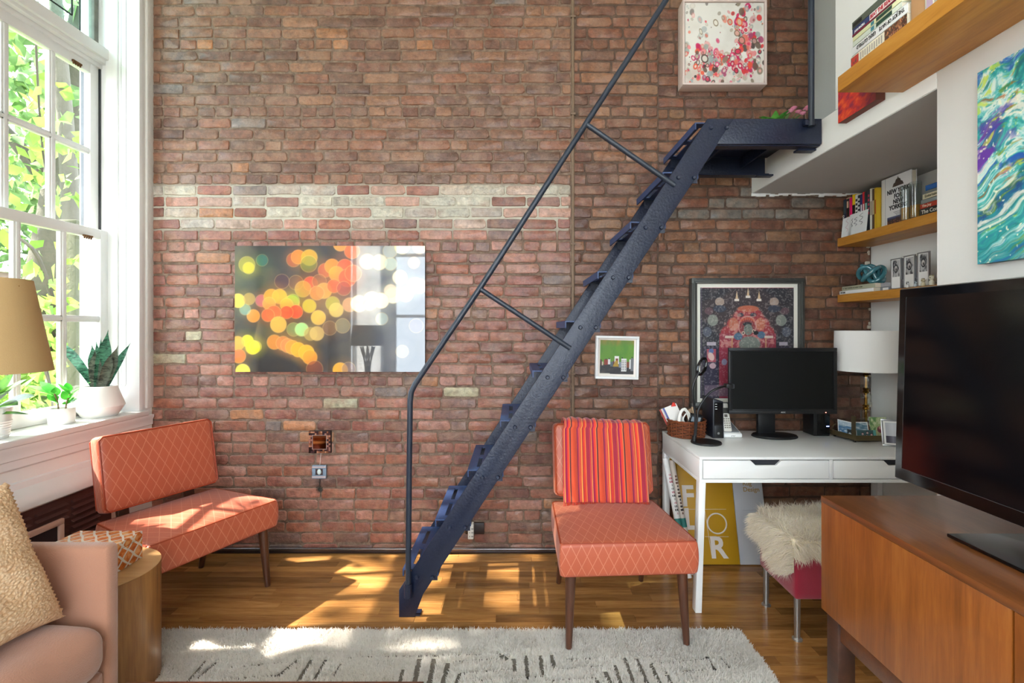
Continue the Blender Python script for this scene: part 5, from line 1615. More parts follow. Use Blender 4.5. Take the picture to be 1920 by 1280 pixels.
# small skyline painting in a white box frame
sk = thing('skyline_painting', 'small green skyline painting in a tilted white box frame', 'picture', (0.62, 2.94, 1.07))
RT = Matrix.Rotation(math.radians(1.3), 3, 'Y')
def rp(x, z): return Vector((0.6235, 2.925, 1.207)) + RT @ Vector((x, 0, z))
ux, uz = RT @ Vector((1, 0, 0)), RT @ Vector((0, 0, 1))
h = 0.1315
G().frame(rp(-h, -h), ux, uz, (0, 1, 0), 2 * h, 2 * h, 0.015, 0.04).build('frame', white_lacq, sk, bevel=0.002)
G().prism([(0, 0), (2 * h - 0.03, 0), (2 * h - 0.03, 2 * h - 0.03), (0, 2 * h - 0.03)], rp(-h + 0.015, -h + 0.015) + Vector((0, 0.018, 0)), ux, uz, (0, 0.02, 0)).build('mat_board', M('mat_board', '#ece2d8', 0.7), sk)
P = Paint(130, 130, 1.0, '#5a8c12')
P.mix(np.clip((P.y - 0.8) * 4 + (vnoise(P.x * 5, P.y * 5, 3) - 0.5), 0, 0.85), '#a8742a')
P.mix(np.clip((vnoise(P.x * 9, P.y * 4, 13) - 0.4) * 1.5, 0, 0.5), '#3d7a10')
P.rect(0, 1, 0, 0.28, '#1e1c20'); P.mix(np.clip((vnoise(P.x * 9, P.y * 20, 5) - 0.5) * 2, 0, 0.6) * (P.y < 0.28), '#5a4a44')
for (x0, x1, y0, y1, c) in ((0.0, 0.06, 0.25, 0.42, '#4a2a20'), (0.06, 0.1, 0.25, 0.36, '#c8b8a0'), (0.12, 0.24, 0.27, 0.43, '#8c2c18'), (0.24, 0.31, 0.28, 0.44, '#d8d4d0'), (0.31, 0.38, 0.22, 0.36, '#4a5a5c'), (0.38, 0.44, 0.22, 0.39, '#5c2a1a'), (0.43, 0.56, 0.3, 0.53, '#e8e4de'), (0.46, 0.54, 0.28, 0.46, '#7a3a20'),
                            (0.56, 0.63, 0.2, 0.36, '#7a8490'), (0.63, 0.79, 0.08, 0.46, '#dcdad6'), (0.79, 0.87, 0.2, 0.37, '#7a3c1c'), (0.87, 0.92, 0.16, 0.44, '#dcdad6'), (0.91, 1.0, 0.1, 0.48, '#6a6c70')):
    P.rect(x0, x1, y0, y1, c)
P.poly([(0.38, 0.22), (0.56, 0.22), (0.52, 0.4), (0.46, 0.4)], '#a8841c')
for i in range(3):
    for k in range(6): P.rect(0.645 + i * 0.05, 0.67 + i * 0.05, 0.12 + k * 0.052, 0.15 + k * 0.052, '#1c1a1c')
for x, y in ((0.27, 0.45), (0.66, 0.48), (0.95, 0.5), (0.18, 0.43)): P.disc(x, y, 0.02, '#141414')
P.rect(0.0, 0.3, 0.0, 0.02, '#c8c0b0')
wq = 2 * h - 0.056
P.build('painting', canvas_m, rp(-wq / 2, -wq / 2 + 0.002) + Vector((0, 0.017, 0)), ux * wq, uz * wq, sk)

# framed temple print behind the monitor
tk = thing('temple_print', 'framed red and dark temple deity print behind the monitor', 'picture', (1.43, 2.95, 0.9))
KX0, KX1, KZ0, KZ1 = 1.080, 1.772, 0.897, 1.694
frm = M('pewter_frame', '#4a4a46', 0.45, 0.3, var=0.15, vs=40)
KY = 2.935
g = G().frame((KX0, KY, KZ0), (1, 0, 0), (0, 0, 1), (0, 1, 0), KX1 - KX0, KZ1 - KZ0, 0.034, 0.05)
fo = g.build('frame', frm, tk, bevel=0.004)
G().frame((KX0 + 0.012, KY - 0.006, KZ0 + 0.012), (1, 0, 0), (0, 0, 1), (0, 1, 0), KX1 - KX0 - 0.024, KZ1 - KZ0 - 0.024, 0.010, 0.008).build('bead', frm, fo, bevel=0.003)
g = G()
k = 0
x = KX0 + 0.03
while x < KX1 - 0.03:
    g.box(x, x + 0.003, KY - 0.002, KY + 0.002, KZ1 - 0.011, KZ1 - 0.002); g.box(x, x + 0.003, KY - 0.002, KY + 0.002, KZ0 + 0.002, KZ0 + 0.011); x += 0.006
z = KZ0 + 0.03
while z < KZ1 - 0.03:
    g.box(KX0 + 0.002, KX0 + 0.011, KY - 0.002, KY + 0.002, z, z + 0.003); g.box(KX1 - 0.011, KX1 - 0.002, KY - 0.002, KY + 0.002, z, z + 0.003); z += 0.006
tag(g.build('reeding', frm, fo), kind='stuff')
box('mat_board', M('cream_mat', '#dfdccf', 0.7), KX0 + 0.03, KX1 - 0.03, KY + 0.02, KY + 0.03, KZ0 + 0.03, KZ1 - 0.03, tk)
IX0, IX1, IZ0, IZ1 = KX0 + 0.058, KX1 - 0.058, KZ0 + 0.058, KZ1 - 0.058
asp = (IX1 - IX0) / (IZ1 - IZ0)
P = Paint(300, 350, asp, '#262630')
n1 = vnoise(P.x * 22, P.y * 26, 2, 3)
P.mix(np.clip((n1 - 0.52) * 4, 0, 0.55), '#4c4244'); P.mix(np.clip((vnoise(P.x * 50, P.y * 60, 9, 2) - 0.7) * 8, 0, 0.5), '#8c8a84')
HPX = (IZ1 - IZ0) * 307                   # pixel height of the print in the photograph
def q(cx, cy):                             # from the zoomed view of the print
    px, py = 1290 + cx / 6.917, 515 + cy / 6.917
    X = (px - VPX) / FPX * (KY + 0.02); Z = CAMZ - (py - VPY) / FPX * (KY + 0.02)
    return (X - IX0) / (IX1 - IX0), (Z - IZ0) / (IZ1 - IZ0)
def E(cx, cy, rx, ry, c, a=1.0, hole=0, hc=None, both=False, ang=0.0):
    s = 1 / 6.917 / HPX
    x, y = q(cx, cy)
    P.ell(x, y, rx * s, ry * s, ang, c, a, 0.12, hole, hc)
    if both: P.ell(1 - x, y, rx * s, ry * s, -ang, c, a, 0.12, hole, hc)
def R_(x0, x1, y0, y1, c, a=1.0):
    a0, b0 = q(x0, y0); a1, b1 = q(x1, y1); P.rect(a0, a1, b1, b0, c, a)
for (cx, cy, rr_, c) in ((300, 470, 190, '#3a2c30'), (780, 560, 480, '#3c2c30')):
    E(cx, cy, rr_, rr_ * 0.9, c, 0.8)
E(410, 350, 65, 60, '#b89a84', 0.8, both=True); E(320, 590, 75, 80, '#93a08c', 0.7, both=True); E(250, 740, 60, 70, '#5a6478', 0.7, both=True); E(270, 470, 60, 50, '#7a4a52', 0.6, both=True); E(410, 440, 90, 50, '#2c3a52', 0.8, both=True)
# lobed red arch
for (cx, cy, rx, ry) in ((780, 560, 215, 165), (600, 650, 110, 110), (960, 650, 110, 110), (520, 760, 108, 110), (1020, 760, 110, 110)):
    E(cx, cy, rx + 12, ry + 12, '#5a3a3a')
for (cx, cy, rx, ry) in ((780, 560, 210, 160), (600, 650, 105, 105), (960, 650, 105, 105), (520, 760, 104, 106), (1020, 760, 106, 106)):
    E(cx, cy, rx, ry, '#a8232c')
R_(405, 1140, 760, 1600, '#9c1f34')
E(780, 440, 150, 45, '#c85a34', 0.9); E(590, 640, 70, 90, '#c8643c', 0.85, both=True); E(680, 520, 45, 28, '#2c3244', both=True)
n2 = vnoise(P.x * 34, P.y * 40, 12, 2)
P.mix(np.clip((n2 - 0.55) * 5, 0, 0.6) * (np.hypot((P.x - 0.5) / 0.30, (P.y - 0.55) / 0.25) < 1), '#d8907a')
E(770, 670, 128, 150, '#c98a7a'); E(770, 675, 112, 135, '#a02028'); E(770, 680, 95, 118, '#8a2c30')
for k in range(7): E(690 + k * 27, 590 - 22 * math.sin(math.pi * k / 6), 12, 24, '#d8502c', 0.9)
E(770, 640, 62, 30, '#20242c'); E(780, 710, 62, 78, '#6a7468'); E(750, 690, 12, 6, '#2a2e2c'); E(808, 690, 12, 6, '#2a2e2c'); E(780, 750, 16, 6, '#8a5a50')
E(716, 755, 22, 26, '#c8a890', hole=0.55, hc='#3a2c2c'); E(850, 730, 22, 26, '#c8a890', hole=0.55, hc='#3a2c2c')
E(800, 900, 150, 110, '#6c7468'); E(650, 800, 60, 50, '#3f6484', both=False); E(950, 780, 55, 50, '#3f6484'); E(880, 755, 34, 28, '#16181c')
P.mix(np.clip((vnoise(P.x * 46, P.y * 54, 17, 2) - 0.6) * 6, 0, 0.6) * (np.hypot((P.x - 0.5) / 0.16, (P.y - 0.36) / 0.1) < 1), '#c2a890')
R_(480, 590, 790, 822, '#c8ac98'); R_(990, 1105, 790, 822, '#c8ac98'); R_(560, 580, 820, 1500, '#c07a4c'); R_(1000, 1020, 820, 1500, '#c07a4c')
for cx, cy in ((632, 270), (778, 230), (920, 270)):
    x, y = q(cx, cy)
    P.poly([(x - 0.016, y - 0.035), (x + 0.016, y - 0.035), (x, y + 0.045)], '#d0a878'); P.rect(x - 0.025, x + 0.025, y - 0.05, y - 0.03, '#ddd0c0')
R_(245, 360, 870, 915, '#a89aa8'); R_(1180, 1290, 870, 915, '#a89aa8'); R_(205, 390, 930, 1700, '#2a2440'); R_(1150, 1330, 930, 1700, '#2a2440')
R_(245, 360, 960, 1130, '#b03a4a'); E(300, 990, 35, 35, '#4a62a0'); E(300, 1060, 40, 60, '#e0c0b0', 0.8, ang=0.4); E(320, 1180, 45, 40, '#c89aa0', 0.9)
R_(400, 520, 940, 1600, '#a01c38', 0.9); E(470, 1130, 38, 45, '#7a8ab0', 0.9)
R_(165, 1390, 150, 172, '#a82c44'); R_(165, 180, 150, 1800, '#4a4054'); R_(1375, 1390, 150, 1800, '#4a4054')
P.rect(0.05, 0.95, 0.02, 0.12, '#6a5468', 0.8)
P.mix(np.clip((vnoise(P.x * 70, P.y * 84, 31, 2) - 0.62) * 5, 0, 0.35), '#b8b0a4')
grey = P.col.mean(-1, keepdims=True); P.col = grey + (P.col - grey) * 0.72
P.build('print', print_glazed, (IX0, KY + 0.0188, IZ0), (IX1 - IX0, 0, 0), (0, 0, IZ1 - IZ0), tk)

# pink dotted abstract in a pale float frame, up by the landing
pk = thing('dotted_painting', 'white abstract painting of pink and red rings above landing', 'picture', (1.27, 2.94, 2.85))
PX0, PX1, PZ0, PZ1, PYF = 1.013, 1.522, 2.858, 3.372, 2.900
pf_ = M('blush_frame', '#d9c4bc', 0.5)
G().frame((PX0, PYF, PZ0), (1, 0, 0), (0, 0, 1), (0, 1, 0), PX1 - PX0, PZ1 - PZ0, 0.012, AY - 0.01 - PYF).build('float_frame', pf_, pk, bevel=0.0015)
box('stretcher', M('canvas_side', '#e8e4de', 0.7), PX0 + 0.016, PX1 - 0.016, PYF + 0.008, AY - 0.012, PZ0 + 0.016, PZ1 - 0.016, pk)
P = Paint(330, 330, 1.0, '#e4e0d8')
P.mix(np.clip((vnoise(P.x * 7, P.y * 7, 5) - 0.45) * 1.2, 0, 0.4), '#cfc8bc'); P.mix(np.clip(0.6 - P.y * 2.2 + (vnoise(P.x * 8, P.y * 8, 6) - 0.5), 0, 0.6), '#c9b4a8')
rr = random.Random(77)
cl = [(0.72, 0.75, 0.16), (0.78, 0.52, 0.16), (0.25, 0.35, 0.14), (0.4, 0.27, 0.1), (0.7, 0.15, 0.18), (0.3, 0.1, 0.2), (0.85, 0.25, 0.12), (0.6, 0.3, 0.08)]
pc = ['#d83a3a', '#e8583c', '#c81e58', '#e04a78', '#b8103c', '#e88a8a', '#d8a0a0', '#e07060', '#a8486a']
gc = ['#8c7c68', '#6a5648', '#b8ac98', '#a0a8a0', '#4a3c38', '#c8c0b4', '#98a4a4']
for k in range(520):
    if rr.random() < 0.66:
        c = rr.choice(cl); x = rr.gauss(c[0], c[2] * 0.55); y = rr.gauss(c[1], c[2] * 0.55); col = rr.choice(pc) if rr.random() < 0.72 else rr.choice(gc)
    else:
        x, y = rr.random(), rr.random(); col = rr.choice(gc) if rr.random() < 0.7 else rr.choice(pc)
        if 0.3 < x < 0.6 and y > 0.42 and rr.random() < 0.8: continue
    s = rr.choice((0.012, 0.020, 0.030, 0.042, 0.054)) * rr.uniform(0.7, 1.15)
    hole = rr.choice((0, 0, 0.55, 0.65))
    P.ell(x, y, s * rr.uniform(0.6, 0.9), s, rr.uniform(-0.6, 0.6), col, 0.9 if x > 0.55 or y < 0.45 else 0.55, 0.25, hole, rr.choice(('#e8e0d4', '#e8a8a0', '#d8c8b8', '#e03c5c')))
for (x, y, rx, ry, c, hc) in ((0.39, 0.75, 0.035, 0.05, '#94846a', '#e8e2d6'), (0.2, 0.64, 0.02, 0.045, '#94846a', '#dcd6c6'), (0.72, 0.53, 0.045, 0.055, '#7a5c48', '#d88a80'), (0.25, 0.3, 0.05, 0.06, '#54463e', '#d8d0c6'), (0.67, 0.39, 0.045, 0.04, '#6a4a3c', '#d8385c'), (0.66, 0.62, 0.04, 0.045, '#8a7058', '#dca898'), (0.77, 0.66, 0.035, 0.04, '#e8e0d8', '#d84a5c'), (0.57, 0.76, 0.035, 0.045, '#e2482e', '#c8a890'), (0.69, 0.76, 0.04, 0.06, '#ea5a34', '#d8b89c'), (0.88, 0.52, 0.035, 0.045, '#6a5648', '#b89088'), (0.65, 0.15, 0.03, 0.04, '#5a2434', '#c8344c')):
    P.ell(x, y, rx, ry, 0.3, c, 1, 0.15, 0.72, hc)
P.build('canvas', canvas_m, (PX0 + 0.016, PYF + 0.0075, PZ0 + 0.016), (PX1 - PX0 - 0.032, 0, 0), (0, 0, PZ1 - PZ0 - 0.032), pk)

# teal abstract canvas on the right-hand wall
tl_ = thing('teal_canvas', 'unframed teal and purple abstract canvas above television', 'picture', (1.45, 1.1, 1.6))
CY1, CY0, CZ0, CZ1, CX = 1.502, 0.62, 1.588, 2.186, 1.447
box('stretcher', M('teal_edge', '#1f5c66', 0.6, var=0.5, vs=14), CX, XR - 0.001, CY0, CY1, CZ0, CZ1, tl_)
P = Paint(460, 310, (CY1 - CY0) / (CZ1 - CZ0), '#3fa0a8')
X, Y = P.X, P.y
wx = X + 0.35 * (vnoise(X * 3, Y * 3, 41, 4) - 0.5) - 0.3 * Y; wy = Y + 0.35 * (vnoise(X * 3 + 7, Y * 3, 42, 4) - 0.5) - 0.25 * X
f = np.clip((vnoise(wx * 6.0, wy * 10, 43, 6, 0.7) - 0.5) * 1.5 + 0.5, 0, 1)
stops = [(0.0, '#123f7c'), (0.30, '#1f7f96'), (0.42, '#2aa39a'), (0.52, '#6cc4c0'), (0.60, '#bfe0d8'), (0.68, '#e4eada'), (0.76, '#4ab0b0'), (1.0, '#17606e')]
fl_ = f.clip(0, 1)
P.col = np.stack([np.interp(fl_, [s for s, _ in stops], [rgb(c)[k] for _, c in stops]) for k in range(3)], -1)
def blob(seed, sc, thr, c, a, ys=2.2, mask=1.0):
    g_ = vnoise(wx * sc, wy * sc * ys, seed, 4, 0.6)
    P.mix(np.clip((g_ - thr) * 9, 0, 1) * a * mask, c)
blob(51, 5, 0.55, '#6a2a9c', 0.9, 2.4, np.clip(1.6 - np.abs(Y - 0.52 - 0.3 * X) * 5, 0, 1)); blob(52, 9, 0.6, '#1c4fb0', 0.8); blob(53, 11, 0.63, '#7f962c', 0.8); blob(54, 10, 0.58, '#e8e6d4', 0.9); blob(55, 17, 0.66, '#c8dc50', 0.8); blob(56, 15, 0.68, '#b8602c', 0.7); blob(57, 9, 0.62, '#0e6a68', 0.7)
P.mix(np.clip(1.2 - Y * 9, 0, 1) * 0.5, '#167c86')
P.mix(np.clip((vnoise(X * 60, Y * 60, 58, 2) - 0.78) * 20, 0, 0.9), '#eef0d0')
P.build('canvas', canvas_m, (CX - 0.0006, CY1, CZ0), (0, -(CY1 - CY0), 0), (0, 0, CZ1 - CZ0), tl_)

# small red canvas under the top shelf
rc_ = thing('red_canvas', 'small fiery red canvas on the wall under the top shelf', 'picture', (1.45, 2.02, 2.297))
box('stretcher', M('brown_edge', '#6a3a30', 0.7, var=0.3, vs=20), 1.438, XR - 0.0005, 1.913, 2.137, 2.298, 2.500, rc_)
P = Paint(90, 90, 1.0, '#d83a2c')
f = vnoise(P.x * 6 + P.y * 3, P.y * 10 - P.x * 4, 61, 4)
P.mix(np.clip((f - 0.5) * 5, 0, 0.9), '#8c1448'); P.mix(np.clip((0.42 - f) * 6, 0, 0.9), '#f0642c'); P.mix(np.clip(P.x * 1.6 - 0.9, 0, 0.8), '#4a1828')
P.build('canvas', canvas_m, (1.4374, 2.137, 2.298), (0, -0.224, 0), (0, 0, 0.202), rc_)

# mosaic mirror and little shadow box on a string
mm = thing('mosaic_mirror', 'tiny square mirror in copper and black mosaic frame', 'mirror', (-1.205, 2.95, 0.62))
MX, MZ, MH = (599.5 - VPX) / FPX * 2.945, CAMZ - (828.5 - VPY) / FPX * 2.945, 0.067
box('board', M('mirror_board', '#2a1c18', 0.6), MX - MH, MX + MH, 2.945, WY - 0.006, MZ - MH, MZ + MH, mm)
tcols = [M('tile_%d' % i, c, 0.25, 0.3) for i, c in enumerate(('#1a1214', '#8c5a40', '#c08a6c', '#5a3430', '#3a2a30', '#a8786a'))]
rr = random.Random(2); nt_ = 11
tmesh = [G().box(-0.0052, 0.0052, -0.003, 0.002, -0.0052, 0.0052).build('tile', m_, mm).data for m_ in tcols]
for o in list(mm.children):
    if o.name.startswith('tile'): bpy.data.objects.remove(o)
for i in range(nt_):
    for k in range(nt_):
        if 2 <= i < nt_ - 2 and 2 <= k < nt_ - 2: continue
        o = bpy.data.objects.new('tile', rr.choice(tmesh)); link(o, mm)
        s = 2 * MH / nt_
        o.location = (MX - MH + (i + 0.5) * s, 2.944, MZ - MH + (k + 0.5) * s)
box('mirror', M('mirror_glass', '#8a6a5c', 0.05, 1.0), MX - 0.042, MX + 0.042, 2.9425, 2.945, MZ - 0.042, MZ + 0.042, mm)
G().frame((MX - 0.044, 2.940, MZ - 0.044), (1, 0, 0), (0, 0, 1), (0, 1, 0), 0.088, 0.088, 0.003, 0.004).build('bead_rim', silver, mm)
sb_ = thing('shadow_box', 'tiny blue trinket frame hanging below the mosaic mirror', 'trinket', (-1.2, 2.95, 0.5))
TXc, TZc = (598.5 - VPX) / FPX * 2.945, CAMZ - (884.5 - VPY) / FPX * 2.945
G().frame((TXc - 0.043, 2.940, TZc - 0.04), (1, 0, 0), (0, 0, 1), (0, 1, 0), 0.086, 0.08, 0.020, 0.02).build('frame', M('blue_grey_frame', '#7d8ea0', 0.4, var=0.3, vs=60), sb_, bevel=0.002)
for dz in (-0.034, 0.026): box('rail_trim', flat('#b8a4a4'), TXc - 0.042, TXc + 0.042, 2.9385, 2.942, TZc + dz, TZc + dz + 0.009, sb_)
box('backing', flat('#4a3230'), TXc - 0.03, TXc + 0.03, 2.950, 2.954, TZc - 0.03, TZc + 0.03, sb_)
g = G().lathe([(0.0, -0.018), (0.010, -0.012), (0.014, 0.0), (0.009, 0.014), (0.0, 0.019)], (TXc, 2.944, TZc), 10, 1.0, 0.5)
g.build('shell', flat('#c4d0cc', 0.3), sb_)
G().tube([(MX + 0.004, 2.955, MZ - MH), (TXc + 0.002, 2.95, TZc + 0.04)], 0.001, 4).build('string', cable_w, sb_)
chn = M('dark_charm', '#3a3a34', 0.5, 0.5)
G().tube([(TXc, 2.95, TZc - 0.04), (TXc + 0.001, 2.952, TZc - 0.085)], 0.0012, 4).build('string', chn, sb_)
ch_o = G()
for k in range(5): ch_o.lathe([(0, -0.004), (0.004, 0), (0, 0.004)], (TXc, 2.951, TZc - 0.05 - k * 0.0085), 6)
ch_o.build('charm_beads', chn, sb_)
g = G()
for k in range(14):
    a = 2 * math.pi * k / 14
    g.tube([(TXc, 2.951, TZc - 0.108), (TXc + 0.022 * math.cos(a), 2.95, TZc - 0.108 + 0.024 * math.sin(a))], [0.003, 0.0015], 5)
tag(g.build('star_charm', chn, sb_), kind='stuff')

# wall outlet with adapter
ol = thing('wall_outlet', 'brown wall outlet with white adapter low on brick wall', 'outlet', (-0.24, 2.95, 0.18))
def wx_(px): return (px - VPX) / FPX * 2.95
def wz_(py): return CAMZ - (py - VPY) / FPX * 2.95
box('plate', M('bakelite', '#241512', 0.35), wx_(872.5), wx_(908), 2.947, WY - 0.006, wz_(1001), wz_(980), ol, 0.003)
ad = box('adapter', M('adapter_white', '#d8d6ce', 0.4), wx_(878.7), wx_(889), 2.905, 2.9468, wz_(1005), wz_(977), ol, 0.004)
for k in range(3):
    zz = wz_(985.5 + k * 7)
    for dx in (-0.008, 0.004): box('slot', ink, wx_(884) + dx, wx_(884) + dx + 0.003, 2.9035, 2.9055, zz - 0.004, zz + 0.004, ad)
    G().frustum((wx_(884) + 0.012, 2.9055, zz), (wx_(884) + 0.012, 2.9035, zz), 0.0028, 0.0028, 8).build('slot', ink, ad)

# flowers standing on the landing
fp = thing('flower_pot', 'little pot of pink flowers on the stair landing', 'plant', (1.43, 2.62, ZTOP))
FC = Vector((1.405, 2.60, ZTOP - 0.002))
G().lathe([(0.0, 0.0), (0.04, 0.0), (0.05, 0.05), (0.046, 0.05), (0.0, 0.045)], FC, 20).build('pot', flat('#b0603c'), fp)
rr = random.Random(3)
fl_leaf = leaf_mat('flower_leaf', '#3c8a34', '#6cb04c', 20, 0.3)
petal = M('pink_petal', '#e08aa4', 0.6, var=0.2, vs=90)
for k in range(16):
    a = rr.uniform(0, 6.28); d = Vector((math.cos(a), math.sin(a) * 0.6, rr.uniform(0.1, 0.9)))
    leaf_obj('leaf', FC + Vector((0, 0, 0.10)), d, (0, 0, 1), rr.uniform(0.06, 0.10), 0.022, fl_leaf, fp, curl=0.1)
for (px, py) in ((1483, 211), (1497, 213), (1489, 206), (1512, 208), (1516, 204), (1478, 216), (1505, 216)):
    p = at(px, py - 3, 2.57 + rr.uniform(-0.03, 0.05))
    fl2 = G().lathe([(0.0, -0.008), (0.012, -0.004), (0.018, 0.004), (0.010, 0.010), (0.0, 0.011)], p, 9).build('blossom', petal, fp)
    G().tube([FC + Vector((0, 0, 0.04)), p], 0.0015, 4).build('stem', flat('#4c7a38'), fp)

# ================================================================== ON THE DESK
# ---- monitor
mo = thing('monitor', 'wide black computer monitor on a round foot on desk', 'monitor', (1.54, 2.77, DZ))
MY = 2.735
def mx(px): return (px - VPX) / FPX * MY
def mz(py): return CAMZ - (py - VPY) / FPX * MY
X0, X1, Z0, Z1 = mx(1367), mx(1570), mz(776), mz(652)
g = G().frame((X0, MY, Z0), (1, 0, 0), (0, 0, 1), (0, 1, 0), X1 - X0, Z1 - Z0, 0.02, 0.016)
g.box(X0 + 0.02, X1 - 0.02, MY, MY + 0.016, Z0 + 0.02, Z0 + 0.027)
g.build('bezel', black_pl, mo, bevel=0.002)
box('screen', monitor_scr, X0 + 0.018, X1 - 0.018, MY + 0.004, MY + 0.012, Z0 + 0.025, Z1 - 0.018, mo)
box('rear_shell', black_pl, X0 + 0.01, X1 - 0.01, MY + 0.016, MY + 0.035, Z0 + 0.012, Z1 - 0.012, mo, 0.01)
text('AOC', (mx(1468.5), MY - 0.0006, Z0 + 0.006), (1, 0, 0), (0, 0, 1), 0.012, flat('#c8c8c4'), mo, align='CENTER', bold=0.0003)
led = bpy.data.materials.new('red_led'); led.use_nodes = True
led.node_tree.nodes['Principled BSDF'].inputs['Emission Color'].default_value = (1, 0.15, 0.08, 1); led.node_tree.nodes['Principled BSDF'].inputs['Emission Strength'].default_value = 2.0
G().frustum((mx(1548.5), MY, Z0 + 0.009), (mx(1548.5), MY - 0.001, Z0 + 0.009), 0.003, 0.003, 8).build('power_light', led, mo)
G().prism([(mx(1431), 0.0), (mx(1464), 0.0), (mx(1464), 0.25), (mx(1431), 0.25)], (0, 2.79, DZ + 0.012), (1, 0, 0), (0, 0, 1), (0, 0.03, 0)).build('neck', black_pl, mo, bevel=0.006)
G().lathe([(0.0, 0.0), (0.126, 0.0), (0.128, 0.004), (0.122, 0.012), (0.05, 0.018), (0.0, 0.02)], (mx(1459), 2.775, DZ + 0.001), 48, 1.0, 0.70).build('foot', black_pl, mo)

# ---- router, phone, drive, clip lamp, basket
rt = thing('router', 'tall black router tower beside the wicker basket', 'router', (1.15, 2.81, DZ))
rx0, rx1, ry = 1.122, 1.187, 2.728
G().prism([(rx0, 0.0), (rx1, 0.0), (rx1 - 0.003, 0.208), (rx0 + 0.003, 0.225)], (0, ry, DZ + 0.001), (1, 0, 0), (0, 0, 1), (0, 0.16, 0)).build('case', M('router_case', '#1b1d26', 0.35), rt, bevel=0.004)
box('front_panel', black_gl, rx0 + 0.009, rx1 - 0.009, ry - 0.0015, ry + 0.002, DZ + 0.075, DZ + 0.205, rt)
box('lower_panel', black_pl, rx0 + 0.009, rx1 - 0.009, ry - 0.003, ry + 0.002, DZ + 0.008, DZ + 0.072, rt, 0.002)
for k in range(3): box('indicator', flat('#c8ccc8'), rx0 + 0.013, rx0 + 0.024, ry - 0.003, ry - 0.0012, DZ + 0.166 + k * 0.014, DZ + 0.169 + k * 0.014, rt)
G().frustum(((rx0 + rx1) / 2, ry - 0.0028, DZ + 0.03), ((rx0 + rx1) / 2, ry - 0.0045, DZ + 0.03), 0.007, 0.006, 14).build('badge', silver, rt)

ph = thing('cordless_phone', 'white cordless phone standing in grey charging base', 'phone', (1.25, 2.77, DZ))
bx0, bx1 = 1.193, 1.300
prof = [(2.70, 0.001), (2.86, 0.001), (2.875, 0.066), (2.862, 0.072), (2.70, 0.022)]
G().prism([(p - 2.70, q_) for p, q_ in prof], (bx0, 2.745, DZ), (0, 1, 0), (0, 0, 1), (bx1 - bx0, 0, 0)).build('base', white_lacq, ph, bevel=0.006)
sl_d = Vector((0, 0.162, 0.05)).normalized(); sl_n = Vector((0, -0.05, 0.162)).normalized()
G().obox(Vector(((bx0 + bx1) / 2, 2.825, DZ + 0.049)), (0.044, 0, 0), sl_d * 0.066, sl_n * 0.002).build('cradle', M('grey_cradle', '#6f7175', 0.5), ph, bevel=0.001)
hs_d = Vector((0, 0.06, 0.16)).normalized(); hs_n = Vector((0, -0.16, 0.06)).normalized(); hc = Vector((1.222, 2.792, DZ + 0.108))
ho = G().obox(hc, (0.0235, 0, 0), hs_d * 0.082, hs_n * 0.011).build('handset', M('handset', '#d6d2c8', 0.4), ph, bevel=0.006)
G().obox(hc + hs_d * 0.038 + hs_n * 0.0115, (0.018, 0, 0), hs_d * 0.016, hs_n * 0.0008).build('display', flat('#4c4c48', 0.2), ho)
G().obox(hc + hs_d * 0.008 + hs_n * 0.0115, (0.009, 0, 0), hs_d * 0.008, hs_n * 0.0012).build('nav_pad', flat('#5a544c'), ho, bevel=0.001)
km = flat('#8a8478')
for i in range(3):
    for k in range(5):
        G().obox(hc + Vector((-0.0125 + 0.0125 * i, 0, 0)) + hs_d * (-0.010 - 0.0125 * k) + hs_n * 0.0115, (0.0045, 0, 0), hs_d * 0.0035, hs_n * 0.001).build('key', km, ho)
text('AT&T', Vector(((bx0 + bx1) / 2 - 0.012, 2.7445, DZ + 0.007)), (1, 0, 0), (0, 0, 1), 0.010, flat('#5a5a5c'), ph)

dr = thing('disk_drive', 'black upright disk drive with blue light beside monitor', 'drive', (1.80, 2.83, DZ))
dx0, dx1, dy = 1.732, 1.808, 2.785
G().box(dx0, dx1 + 0.02, dy, dy + 0.11, DZ + 0.001, DZ + 0.152).build('case', black_pl, dr, bevel=0.006)
box('gloss_front', black_gl, dx0 + 0.02, dx1 + 0.015, dy - 0.0015, dy + 0.002, DZ + 0.008, DZ + 0.145, dr)
bled = bpy.data.materials.new('blue_led'); bled.use_nodes = True
bled.node_tree.nodes['Principled BSDF'].inputs['Emission Color'].default_value = (0.15, 0.3, 1, 1); bled.node_tree.nodes['Principled BSDF'].inputs['Emission Strength'].default_value = 4.0
box('light_bar', bled, dx1 - 0.004, dx1 + 0.012, dy - 0.0028, dy - 0.0012, DZ + 0.056, DZ + 0.060, dr)

gl_ = thing('clip_lamp', 'slim black gooseneck desk lamp with ring head and webcam arm', 'lamp', (1.04, 2.615, DZ))
LY2 = 2.615
def lp_(px, py, Y=LY2): return at(px, py, Y)
G().lathe([(0.0, 0.0), (0.079, 0.0), (0.081, 0.004), (0.078, 0.010), (0.0, 0.011)], (at(1324, 831, LY2).x, LY2, DZ + 0.001), 40, 1.0, 0.95).build('base', black_pl, gl_)
s0 = Vector((lp_(1303, 0).x, LY2 + 0.01, DZ + 0.011))
G().tube(smooth_path([s0, lp_(1304, 790, LY2 + .01), lp_(1302, 765, LY2 + .01), lp_(1298, 735), lp_(1302, 715), lp_(1311, 697)], 6), 0.006, 10).build('gooseneck', black_pl, gl_)
G().tube(smooth_path([s0 + Vector((0.006, 0, 0)), lp_(1307, 785), lp_(1312, 762), lp_(1330, 737), lp_(1348, 727), lp_(1360, 724, 2.66)], 6), 0.0055, 10).build('gooseneck', black_pl, gl_)
G().tube([s0, s0 + Vector((0, 0, 0.03))], 0.011, 12).build('collar', black_pl, gl_)
